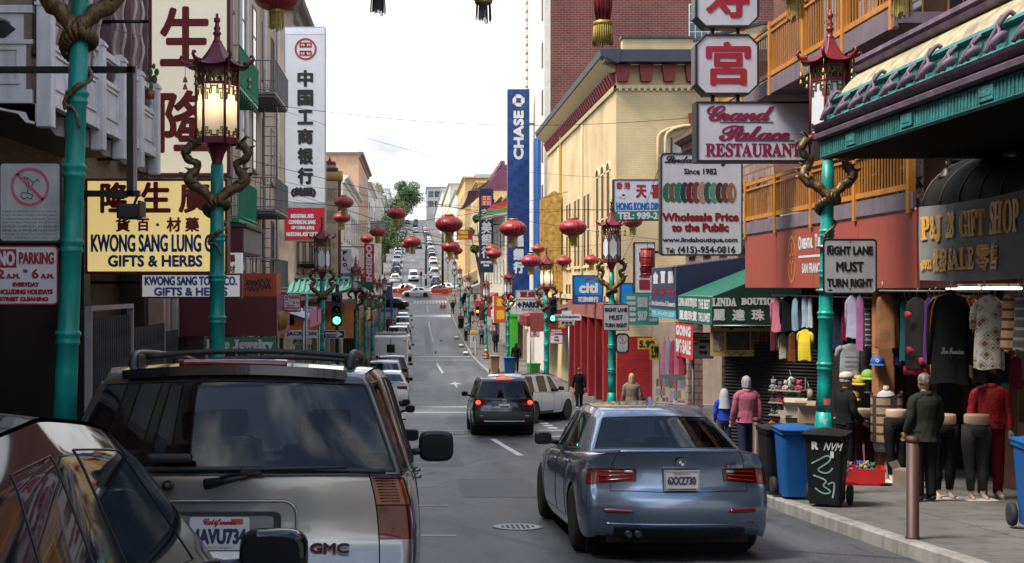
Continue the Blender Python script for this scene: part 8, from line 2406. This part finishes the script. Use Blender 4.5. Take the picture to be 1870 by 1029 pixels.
for g in gd:
 nm,lab,px,a,b_,w,X_,m,sl=g
 d=dX(px,X_)
 ex=None
 if'piping'in lab:
  def ex(t,W_,h):
   p=MB()
   for s in(1,-1):p.tube([(s*W_*.2,-.09,h*.97),(s*W_*.75,-.09,h*.93),(s*W_*.98,-.075,h*.80),(s*W_*1.1,-.06,h*.55)],.008,5)
   p.build('piping',mat('piping_orange',(.5,.10,.01),.5),t)
   q=MB();write(q,'San Francisco',-W_*.55,W_*.6,h*.32,h*.39,-.15,style='script');q.build('lettering',mat('print_grey',(.22,.22,.23),.6),t)
 if'red hem'in lab:
  def ex(t,W_,h):
   p=MB();p.lathe([(W_*.98,-.10),(W_*.95,.02)],20,(0,0,0),sy=.35,flute=.08,nfl=6);p.build('hem',mat('hem_red',(.45,.03,.06),.7),t)
   r_=MB()
   for(x,z)in((-.1,.25),(-.12,.75),(.06,.1)):r_.lathe([(.0001,-.012),(.05,-.006),(.055,0)],8,(x,-.12,h*z),axis='y',flute=.2,nfl=5)
   r_.build('rose_print',mat('rose_red',(.4,.02,.05),.7),t)
 if'grey tee'in lab:
  def ex(t,W_,h):
   q=MB()
   for i in range(3):stroke(q,[(W_*(-.5+j*.1),h*(.33+.14*i)+.012*(-1)**j)for j in range(11)],.014,-.12)
   q.build('print',mat('print_ink',(.06,.06,.07),.7),t)
 garment(nm,lab,px,a,b_,w,d,m,sl,yaw=(-18 if w>40 else-50),extra=ex)
for i,(px,c)in enumerate(((1213,(.32,.13,.20)),(1221,(.20,.20,.28)),(1229,(.26,.04,.08)),(1237,(.36,.10,.15)),(1246,(.22,.03,.05)))):
 garment('skirt',['pink','grey blue','dark red','rose','maroon'][i]+' skirt hanging under the navy awning',px,622,684,13,31.5-i*.5,G_('skirt%d'%i,c),0,yaw=-40,flare=.3)
back=[garment('hung_garment','folded %s garment in the crowded back row of the gift shop'%n,1700,560,660,22,17.8,G_('back_'+n,c),0,yaw=-70)for n,c in(('black',(.012,.012,.013)),('maroon',(.10,.012,.02)),('navy',(.015,.02,.05)),('grey',(.10,.10,.11)),('brown',(.09,.05,.03)),('teal',(.02,.10,.11)))]
for i in range(54):
 p=back[i%6];yy=13.6+(i%18)*.62+random.uniform(-.15,.15);zt=(-.15,-.95,-.3)[i//18]+random.uniform(-.1,.05)
 c=dup(p,((8.15,8.25,7.75)[i//18]-.03*(i%3),yy,zt-.85),R(-70+random.uniform(-25,25)));c.scale=(1.2,1,random.uniform(.9,1.15))
for i,p in enumerate(back):p.location=(8.1,14+i*1.5,-1.05)
for o in C.objects:
 if o.name.startswith('hung_garment')and o.parent is None:o['group']='back row %s garments'%o['label'].split()[1]
for(a,b_,z,x,lab)in((14.6,18.0,-.06,6.95,'steel clothes rail above the palm print dress'),(18.3,24.4,-.17,7.25,'steel clothes rail above the pink and blue tops')):
 t=thing('clothes_rail',lab,'rail',(x,a,z));MB().tube([(0,0,0),(0,b_-a,0)],.016,6).tube([(0,.1,0),(0,.1,.14)],.008,4).tube([(0,b_-a-.1,0),(0,b_-a-.1,.14)],.008,4).build('rail',STEEL,t)
mid=[('striped top',(.10,.02,.03)),('black coat',(.012,.012,.013)),('denim jacket',(.03,.05,.10)),('plum blouse',(.12,.03,.10)),('rust knit',(.22,.06,.02)),('charcoal coat',(.03,.03,.033)),('teal blouse',(.02,.10,.11)),('cream shirt',(.34,.31,.26)),('wine dress',(.15,.01,.03)),('navy dress',(.012,.018,.05))]
for i,(px,py0,py1,w)in enumerate(((1413,548,640,15),(1431,610,655,18),(1447,608,660,15),(1489,545,640,14),(1543,545,622,14),(1581,632,690,20),(1594,545,650,16),(1640,560,668,16),(1652,545,660,18),(1662,548,655,14),(1716,540,650,18),(1766,560,690,18),(1778,545,672,20),(1832,640,700,20),(1855,650,710,22),(1790,660,700,26))):
 n,c=mid[(i*7)%10]
 garment('hung_garment',n+' squeezed among the hanging clothes, '+['beside the pink top','below the black jacket','below the light blue shirts','beside the lamp post','next to the lavender shirt','under the striped shirt','against the red dress','beside the brown pillar','beside the rose dress','behind the rose dress','next to the grey cardigan','under the black jacket','between black jacket and palm print dress','under the tan scarf','under the charcoal scarf','below the palm print dress'][i],px,py0,py1,w,dX(px,7.45-.1*(i%3)),G_('mid_%d'%((i*7)%10),c),i%2,yaw=-45+9*(i%4))
for i,(px,py,d,w,h,c)in enumerate(((1452,762,20.0,.34,.2,(.38,.33,.27)),(1474,772,19.8,.3,.24,(.30,.22,.15)),(1446,790,20.1,.3,.25,(.25,.2,.16)),(1530,800,19.2,.4,.3,(.16,.1,.07)),(1550,825,18.9,.35,.22,(.3,.12,.08)),(1590,800,19.4,.4,.5,(.12,.06,.05)),(1655,850,17.6,.3,.25,(.2,.16,.12)))):
 p=pix(px,py,d);t=thing('goods_carton',['pale carton of trinkets beside the lamp post','brown carton below the pale one','tan carton nearest the shutter','dark crate behind the red basket','reddish carton beside the red basket','dark chest behind the plaid shawl','beige carton between the leg forms'][i],'carton',(p.x,d,gs(d)if i>2 else p.z),R(-20+11*i));b=MB();b.box(-w/2,w/2,-.14,.14,0,h);b.build('box',mat('carton_%d'%i,c,.8,var=.2),t)
 b=MB();b.add([(-w/2,-.14,h),(w/2,-.14,h),(w/2+.03,-.22,h+.06),(-w/2-.03,-.22,h+.06)],[(0,1,2,3)]);b.add([(-w/2,.14,h),(w/2,.14,h),(w/2+.02,.2,h+.1),(-w/2-.02,.2,h+.1)],[(0,1,2,3)]);b.build('flap',mat('carton_%d'%i),t)
 if i<3:MB().tube([(0,0,0),(0,.02,-p.z+gs(d))],.03,6).build('stand',DSTEEL,t)
def legs_form(x,y,label,m,yaw=0,h=.98):
 t=thing('leg_mannequin',label,'mannequin',(x,y,gs(y)),R(yaw),'leg forms on the shop pavement')
 b=MB()
 for s in(1,-1):b.tube([(s*.085,0,h*.98),(s*.095,.01,h*.75),(s*.09,.02,h*.52),(s*.085,-.01,h*.32),(s*.08,0,h*.12)],[.105,.098,.07,.066,.045],12)
 b.lathe([(.16,h*.84),(.175,h*.92),(.155,h*1.0)],18,sy=.75);b.build('leggings',m,t)
 f=MB()
 for s in(1,-1):f.tube([(s*.08,0,h*.14),(s*.08,0,.06),(s*.085,-.06,.03),(s*.09,-.14,.02)],[.04,.036,.034,.018],8)
 f.build('feet',DUMMY,t)
 c=MB();c.lathe([(.155,h),(.162,h+.02),(.162,h+.11),(.15,h+.13),(.0001,h+.132)],20,sy=.75)
 c.build('waist_cap',DUMMY,t);MB().box(-.2,.2,-.2,.15,.0,.015).build('stand',SWH,t)
legs_form(6.98,15.9,'leg form in black trousers nearest the olive jacketed man',BLKC);legs_form(7.35,15.75,'leg form in grey jeans between black trousers and red jacket',G_('grey_jean',(.05,.05,.055)))
legs_form(7.05,18.9,'leg form in maroon leggings behind the plaid shawl',G_('maroon',(.06,.012,.02)));legs_form(7.4,18.5,'leg form in black leggings beside the brown pillar',BLKC);legs_form(8.0,15.4,'leg form in black jeans at the picture edge',BLKC)
rm_=person('headless mannequin in a quilted red jacket and red leggings',7.62,15.95,1.70,R(170),0,mat('quilt_red',(.34,.012,.02),.5,var=.2,scale=25,bump=.8,bscale=18),G_('deep_red',(.20,.012,.03)),None,DUMMY,cat='mannequin',name='mannequin',head=False,shoe=DUMMY)
dm=thing('mannequin','mannequin in a white dress with a tan plaid shawl','mannequin',(7.32,18.7,gs(18.7)),R(-15))
b=MB();b.lathe([(.17,.45),(.20,.55),(.15,.95),(.13,1.08),(.16,1.25),(.11,1.36),(.05,1.40)],24,sy=.72,flute=.03,nfl=9);b.build('dress',G_('dress_white',(.50,.50,.55)),dm)
b=MB();b.tube([(0,0,1.36),(0,0,1.47)],[.05,.045],10);b.lathe([(.16,.0),(.17,.02),(.03,.04),(.025,.5)],16);b.build('stand',DUMMY,dm)
b=MB();b.grid(lambda u,v:((.20+.04*math.sin(9*u))*math.cos(R(-200+220*u)),(.15+.03*math.sin(7*u))*math.sin(R(-200+220*u))-.02,1.36-.72*v-.05*math.sin(4*u)),30,12);b.build('shawl',cloth_pat('shawl_plaid',(.32,.22,.14),(.05,.03,.025),'plaid',7),dm)
# shelves with plush toys, hats and small boxes
def toy(x,y,z,c,s,label):
 t=thing('plush_toy',label,'toy',(x,y,z),R(random.uniform(-60,20)),'plush toys at the stall')
 b=MB();b.ball((0,0,.07*s),.07*s,sz=1.1);b.ball((0,-.01,.18*s),.06*s)
 for q in(-1,1):b.ball((q*.045*s,0,.23*s),.024*s,seg=8,rings=6);b.tube([(q*.05*s,-.02,.09*s),(q*.09*s,-.05*s,.05*s)],[.025*s,.02*s],6);b.tube([(q*.03*s,-.03,.03*s),(q*.05*s,-.09*s,.02*s)],[.028*s,.024*s],6)
 b.build('plush',mat('plush_%d'%int(c[0]*50+c[1]*500+c[2]*5000),[v*.7 for v in c],.9,bump=.6,bscale=60),t)
TC=[(.45,.06,.14),(.42,.32,.05),(.05,.2,.08),(.4,.35,.3),(.06,.10,.35),(.45,.15,.03),(.3,.3,.32),(.22,.08,.2),(.5,.45,.4),(.1,.08,.07)]
TN=['pink','yellow','green','cream','blue','orange','grey','plum','white','brown']
def rack(x,y,w,rowsn,z0,dz,label):
 t=thing('display_rack',label,'rack',(x,y,gs(y)),R(-35))
 m_=MB()
 for s in(-1,1):m_.tube([(s*w/2,.15,0),(s*w/2,.15,z0+rowsn*dz)],.015,6)
 m_.build('frame',DSTEEL,t)
 for i in range(rowsn):b=MB();b.box(-w/2,w/2,-.12,.16,z0+i*dz-.02,z0+i*dz);b.build('shelf',mat('shelf_card',(.25,.2,.16),.8),t)
 return t
rk=[(6.3,20.4,.55,6,.35,.21,'crowded toy rack with plush figures beside the closed shutter'),(7.25,19.6,.8,4,.28,.22,'display rack of toys and trinkets behind the plaid mannequin')]
for(x,y,w,n,z0,dz,lab)in rk:
 rack(x,y,w,n,z0,dz,lab)
 for i in range(n):
  for j in range(5):
   q=(i*7+j+int(y*3))%10
   o=Vector((-w/2+w*(j+.5)/5,-.01,0));o.rotate(Matrix.Rotation(R(-35),3,'Z'))
   toy(x+o.x,y+o.y,gs(y)+z0+i*dz,TC[q],random.uniform(.55,.85),'%s plush toy on %s'%(TN[q],'the rack beside the closed shutter'if y>20 else'the rack behind the plaid mannequin'))
hats=[(1602,665,18.8,(.02,.12,.40),'blue cap with a white letter on the hat display'),(1585,690,19.2,(.25,.45,.05),'lime brimmed hat below the blue cap'),(1568,700,19.4,(.55,.40,.02),'yellow cap on the hat display'),(1607,642,19.0,(.5,.42,.03),'yellow crowned cap at the top of the hat display'),(1540,660,20.0,(.5,.12,.02),'orange cap above the white capped man'),(1625,690,19.2,(.03,.03,.035),'black cap low on the hat display'),(1590,715,19.3,(.08,.08,.09),'charcoal cap on the hat display'),(1560,728,19.6,(.5,.35,.02),'yellow cap lowest on the hat display'),(1630,655,19.3,(.03,.08,.3),'dark blue cap beside the brown pillar')]
hs=thing('hat_display','dark pegboard carrying caps behind the white capped man','display board',(7.6,19.8,gs(19.8)));MB().box(-.9,.5,0,.04,.5,2.0).build('board',mat('pegboard',(.04,.03,.03),.8),hs)
for(px,py,d,c,lab)in hats:
 p=pix(px,py,d);t=thing('cap',lab,'cap',tuple(p),R(-20),'caps on the hat display')
 b=MB();b.lathe([(.10,0),(.105,.03),(.09,.09),(.05,.125),(.0001,.135)],16);b.build('crown',mat('hat_%d'%int(px),[v*.7 for v in c],.7,bump=.2),t)
 b=MB();b.grid(lambda u,v:(.10*math.cos(math.pi*(1+u))*(1+.1*v),(.10*math.sin(math.pi*(1+u))-.10*v*abs(math.sin(math.pi*u))**.5),.01-.025*v),12,3);b.build('brim',mat('hat_%d'%int(px)),t)
 if'letter'in lab:q=MB();write(q,'O',-.03,.03,.03,.09,-.108,bold=.006);q.build('letter',SWH,t)
 MB().tube([(0,.0,.06),(.02,.25,.06)],.006,4).build('peg',HANGM,t)
t=thing('red_basket','red plastic basket of trinkets on the shop pavement','basket',(6.62,18.0,gs(18.0)),R(-15))
b=MB();b.prism([(-.30,.0),(.30,0),(.38,.26),(.36,.26),(.285,.03),(-.285,.03),(-.36,.26),(-.38,.26)],-.22,.22);b.box(-.36,.36,-.235,-.222,.06,.26);b.box(-.36,.36,.222,.235,.06,.26);b.build('basket',mat('basket_red',(.40,.015,.015),.4),t,fix=True)
for i in range(14):toy(6.62+random.uniform(-.26,.26),18.0+random.uniform(-.15,.15),gs(18)+.17+.05*random.random(),TC[(i*3)%10],.6,'%s trinket heaped in the red basket'%TN[(i*3)%10])
for i,(px,py,d,c)in enumerate(((1460,740,20.6,(.42,.38,.34)),(1445,700,20.9,(.45,.43,.42)),(1478,722,20.4,(.40,.32,.22)),(1455,768,20.4,(.35,.25,.2)))):
 p=pix(px,py,d);t=thing('goods_bag',['white plastic bag of toys hanging on the toy rack','clear bag of toys hung high on the toy rack','tan paper parcel at the toy rack','open brown carton below the toy rack'][i],'bag',tuple(p));b=MB();b.ball((0,0,0),.075,sx=1,sy=.8,sz=1.5);b.v=[(v[0]*(1+.15*math.sin(9*v[2]*10+v[0]*30)),v[1],v[2])for v in b.v];b.build('bag',mat('bag_%d'%i,c,.35),t);MB().tube([(0,0,.1),(0,.1,.22)],.006,4).build('tie',HANGM,t)
MB_p=thing('shop_pillar','square orange brown pillar inside the open gift shop','pillar',(7.35,18.9,gs(18.9)));MB().box(-.13,.13,-.13,.13,0,3.1,bev=.01).build('pillar',mat('pillar_orange',(.34,.14,.06),.7,var=.2,dirt=.3),MB_p);MB().box(-.15,.15,-.15,.15,0,.15).build('plinth',DKBROWN,MB_p)
t=thing('shop_wall','peach wall behind the hanging jackets','wall',(7.55,17.6,gs(17.6)+1.6));MB().box(0,.9,0,.08,0,1.2).build('wall',mat('peach_wall',(.40,.20,.11),.8,dirt=.2),t)
t=thing('roller_shutter','closed dark roller shutter under the green boutique awning','shutter',(7.1,27.2,gs(26.5)-.1),R(58))
b=MB();b.grid(lambda u,v:(.010*math.sin(v*210),3.4*(u-1)+.1,2.45*v),1,400,smooth=False);b.build('slats',mat('shutter_grey',(.010,.010,.011),.7,spec=.2),t)
for(px,py,w,h,d,c,lab)in((1208,715,.35,1.1,32.5,(.12,.15,.22),'postcard rack under the navy awning'),(1235,720,.4,1.2,30,(.2,.1,.1),'souvenir rack behind the grey sign pole')):
 t=thing('postcard_rack',lab,'rack',(X(px,d),d,gs(d)));b=MB();b.tube([(0,0,0),(0,0,h+.4)],.02,6);b.build('stand',DSTEEL,t)
 for i in range(5):
  for j in range(4):MB().box(-w/2+j*w/4+.01,-w/2+(j+1)*w/4-.01,-.1,-.09,.35+i*.25,.55+i*.25).build('card',mat('card_%d'%((i*4+j)%6),[(.3,.32,.36),(.2,.25,.4),(.35,.2,.1),(.5,.5,.5),(.1,.15,.12),(.4,.1,.1)][(i*4+j)%6],.4),t)
BINB,BINK=mat('bin_blue',(.008,.08,.27),.5,spec=.3,var=.12,dirt=.2),mat('bin_black',(.008,.008,.009),.55,spec=.25,var=.15,dirt=.2)
def bin_(label,x,y,m,yaw=0,s=1.0,group='wheeled bins',graf=False):
 t=thing('wheeled_bin',label,'bin',(x,y,gs(y)if(x>XR or x<XL)else gz(y)),R(yaw),group)
 b=MB()
 def rr(x0,y0,x1,y1,z):return[(p[0],p[1],z)for p in rrect(x0,x1,y0,y1,.05,3)]
 A,B_=rr(-.19,-.22,.19,.16,.05),rr(-.235,-.29,.235,.23,.90)
 k_=len(A);b.add(A+B_,[(i,(i+1)%k_,k_+(i+1)%k_,k_+i)for i in range(k_)]+[tuple(reversed(range(k_)))],0)
 b.prism(rrect(-.25,.25,-.31,.25,.05,3),.85,.90,'z');b.build('body',m,t)
 l_=MB();l_.grid(lambda u,v:(-.26+.52*u,-.34+.61*v,.905+.05*math.sin(math.pi*u)*math.sin(math.pi*v)**.5+.01),10,8);l_.prism(rrect(-.26,.26,-.34,.27,.05,3),.9005,.914,'z');l_.tube([(-.2,.29,.9),(.2,.29,.9)],.02,6);l_.build('lid',m,t)
 for s_ in(1,-1):w=MB();w.lathe([(.05,-.03),(.115,-.03),(.125,0),(.115,.03),(.05,.03)],18,(s_*.24,.19,.125),axis='x');w.build('wheel',RUB,t)
 if graf:
  g_=MB();pts=[[(-.05,.60),(.06,.68),(.1,.60),(-.02,.52),(-.10,.46),(.05,.42),(.1,.5)],[(-.12,.40),(.08,.34),(-.06,.28),(.12,.22),(.0,.16),(-.1,.24)],[(.05,.30),(.14,.36),(.10,.14)],[(-.14,.55),(-.02,.62)]]
  for q,p in enumerate(pts):stroke(g_,[(v[0],v[1])for v in bspl([(a,z,0)for a,z in p],n=5)],.018,-.30)
  sl_=lambda z:-.22-.07*(z-.05)/.85-.006
  g_.v=[(a,sl_(z),z)for a,_,z in g_.v];g_.build('graffiti',mat('spray_mint',(.25,.42,.40),.6),t)
  q=MB();write(q,'NVM',.0,.2,.72,.82,-.288,bold=.002,shear=.3);write(q,'1',.08,.12,.63,.71,-.28,bold=.002);write(q,'R',-.14,-.06,.72,.82,-.288,bold=.008);q.build('lettering',mat('marker_white',(.45,.45,.45),.6),t)
 t.scale=(s,s,s)
 return t
b0=bin_('black wheeled bin with mint graffiti at the foot of the lamp post',5.14,15.0,BINK,-28,1.0,graf=True)
bin_('blue recycling bin beside the graffitied black bin',5.03,15.9,BINB,-4,1.02);bin_('dark bin behind the blue recycling bin',4.98,16.5,BINK,0,1.0);bin_('blue lidded bin cut by the picture edge',6.52,12.5,BINB,-10,1.02)
bin_('blue bin at the foot of the lamp post behind the white SUV',5.6,71.5,BINB,0,1.25);bin_('brown cardboard coloured bin beside the far blue bin',4.98,75,mat('bin_brown',(.25,.15,.08),.8),0,1.2);bin_('small green lidded bin behind the white SUV roof',6.4,65,mat('bin_green',(.05,.35,.06),.5),20,1.2)
bin_('black bin up the slope by the kerb',5.2,134,BINK,0,1.3);bin_('second black bin up the slope by the kerb',5.25,137,BINK,0,1.3)
BOL=mat('bollard_brown',(.05,.014,.011),.55,var=.15,dirt=.3)
def bollard(label,x,y,h=1.0,r=.06,m=BOL,group='bollards along the kerb'):
 t=thing('bollard',label,'bollard',(x,y,gs(y)),0,group);b=MB();b.lathe([(r*1.15,0),(r*1.15,.02),(r,.025),(r,h-.05)],20);b.build('post',m,t);b=MB();b.lathe([(r*1.06,h-.05),(r*1.08,h-.03),(r*1.0,h),(r*.6,h+.012),(.0001,h+.015)],20);b.build('cap',m,t)
bollard('brown steel bollard standing alone on the near pavement',4.9,11.85);bollard('brown steel bollard beside the woman in pink',5.45,19.2,.95)
for i,y in enumerate((100,103,106)):bollard('grey post beside the newspaper box',5.1+.12*i,y,1.3,.09,mat('post_grey',(.12,.12,.13),.6),'grey posts along the far kerb')
t=thing('newspaper_box','pale newspaper box with a yellow top at the far kerb','newspaper box',(5.35,108,gs(108)));MB().box(-.35,.35,-.25,.25,.1,1.3,bev=.03).build('box',mat('box_pale',(.45,.5,.45),.5),t);MB().box(-.36,.36,-.27,.26,1.301,1.62,bev=.04).build('top',mat('box_yellow',(.6,.35,.02),.5),t);q=MB();write(q,'P',-.15,.15,.7,1.1,-.256,bold=.03);q.build('letter',mat('letter_green',(.02,.2,.1),.5),t)
ORB=mat('barrier_orange',(.60,.07,.012),.5,var=.1)
for i,x in enumerate((-3.2,-2.2,-1.2,3.0,4.1,5.2,6.3)):
 t=thing('barrier','orange plastic barrier '+('beside the parked row at the far crossing'if x<0 else'behind the white crossing car'),'barrier',(x,187.5,gz(187.5)),0,'orange barriers at the far crossing');b=MB()
 b.box(-.5,.5,-.05,.05,.9,1.1);b.box(-.5,.5,-.05,.05,.1,.25)
 for k in range(7):b.box(-.5+k*.155,-.44+k*.155,-.04,.04,.25,.9)
 b.box(-.48,-.36,-.3,.3,0,.1);b.box(.36,.48,-.3,.3,0,.1);b.build('panel',ORB,t)
for i,(x,y)in enumerate(((3.7,166),(4.15,166.5))):
 t=thing('traffic_cone','orange traffic cone '+('nearer the road'if i==0 else'nearer the kerb')+' below the far crossing','cone',(x,y,gz(y)),0,'cones below the far crossing');b=MB();b.lathe([(.2,.04),(.05,.85),(.0001,.86)],14);b.build('cone',ORB,t);b=MB();b.box(-.28,.28,-.28,.28,0,.045);b.build('base',ORB,t);b=MB();b.lathe([(.135,.4),(.095,.6)],14);b.build('band',SWH,t)
t=thing('scaffold_tower','blue frame structure at the far end of the parked row','scaffold',(-3.4,140,gs(140)))
SCB=mat('scaffold_blue',(.01,.09,.28),.5)
b=MB()
for x in(-.7,.7):
 for y in(0,2):b.box(x-.09,x+.09,y-.09,y+.09,0,4.8)
for z in(1.5,3,4.6):b.box(-.9,.9,-.12,2.12,z,z+.28)
b.box(-.6,.6,-.1,2,3.3,4.5);b.build('frame',SCB,t)
GP=mat('pigeon_grey',(.05,.05,.06),.6)
for i,(px,py)in enumerate(((865,652),(880,650),(795,623),(806,596))):
 d=[100,99,104,118][i];t=thing('pigeon',['pigeon with raised wings on the road near the kerb','pigeon pecking beside the kerb','pigeon standing in the middle of the road','pigeon far up the road'][i],'bird',(X(px,d),d,gz(d)),R(40*i),'pigeons on the road');b=MB();b.tube([(-.16,0,.10),(-.07,0,.12),(.02,0,.13),(.10,0,.17),(.13,0,.23),(.17,0,.24),(.21,0,.23)],[.015,.05,.07,.05,.035,.03,.008],8);b.tube([(.0,.02,.08),(0,.02,0)],.01,4);b.tube([(.0,-.02,.08),(0,-.02,0)],.01,4)
 if i==0:b.tube([(0,0,.15),(-.05,.12,.3),(-.1,.2,.36)],[.05,.04,.01],5);b.tube([(0,0,.15),(-.05,-.12,.3),(-.1,-.2,.36)],[.05,.04,.01],5)
 b.build('body',GP,t)
for i,(x,y)in enumerate(((4.4,103),(4.35,112),(4.3,122))):
 t=thing('litter_bag','white bag lying in the gutter '+['nearest the pigeons','below the man in the blue shirt','up the slope'][i],'bag',(x,y,gz(y)),0,'litter along the gutter');b=MB();b.ball((0,0,.15),.3,sx=1,sy=.7,sz=.5);b.v=[(v[0]*(1+.2*math.sin(v[0]*20+v[2]*30)),v[1],v[2])for v in b.v];b.build('bag',SWH,t)
for i,y in enumerate((47,53.5,56)):
 if i==0:continue
 t=thing('motorcycle','black motorcycle parked nose in at the kerb, '+['','nearer the corner','farther from the corner'][i],'motorcycle',(-1.9,y-.4,gz(y)),R(70),'motorcycles at the kerb')
 for yy in(-.7,.7):w=MB();w.lathe([(.22,-.06),(.3,-.05),(.32,0),(.3,.05),(.22,.06)],20,(0,yy,.32),axis='x');w.build('wheel',RUB,t)
 b=MB();b.tube([(0,-.75,.55),(0,-.3,.72),(0,.1,.72),(0,.35,.85)],[.10,.14,.13,.12],8);b.tube([(0,.7,.32),(0,.45,.95)],.04,6);b.tube([(-.35,.38,1.05),(0,.45,1.0),(.35,.38,1.05)],.02,6);b.box(-.18,.18,-.25,.3,.25,.6,bev=.05);b.build('body',TRIMB,t)
bpy.data.scenes.remove(TMP)
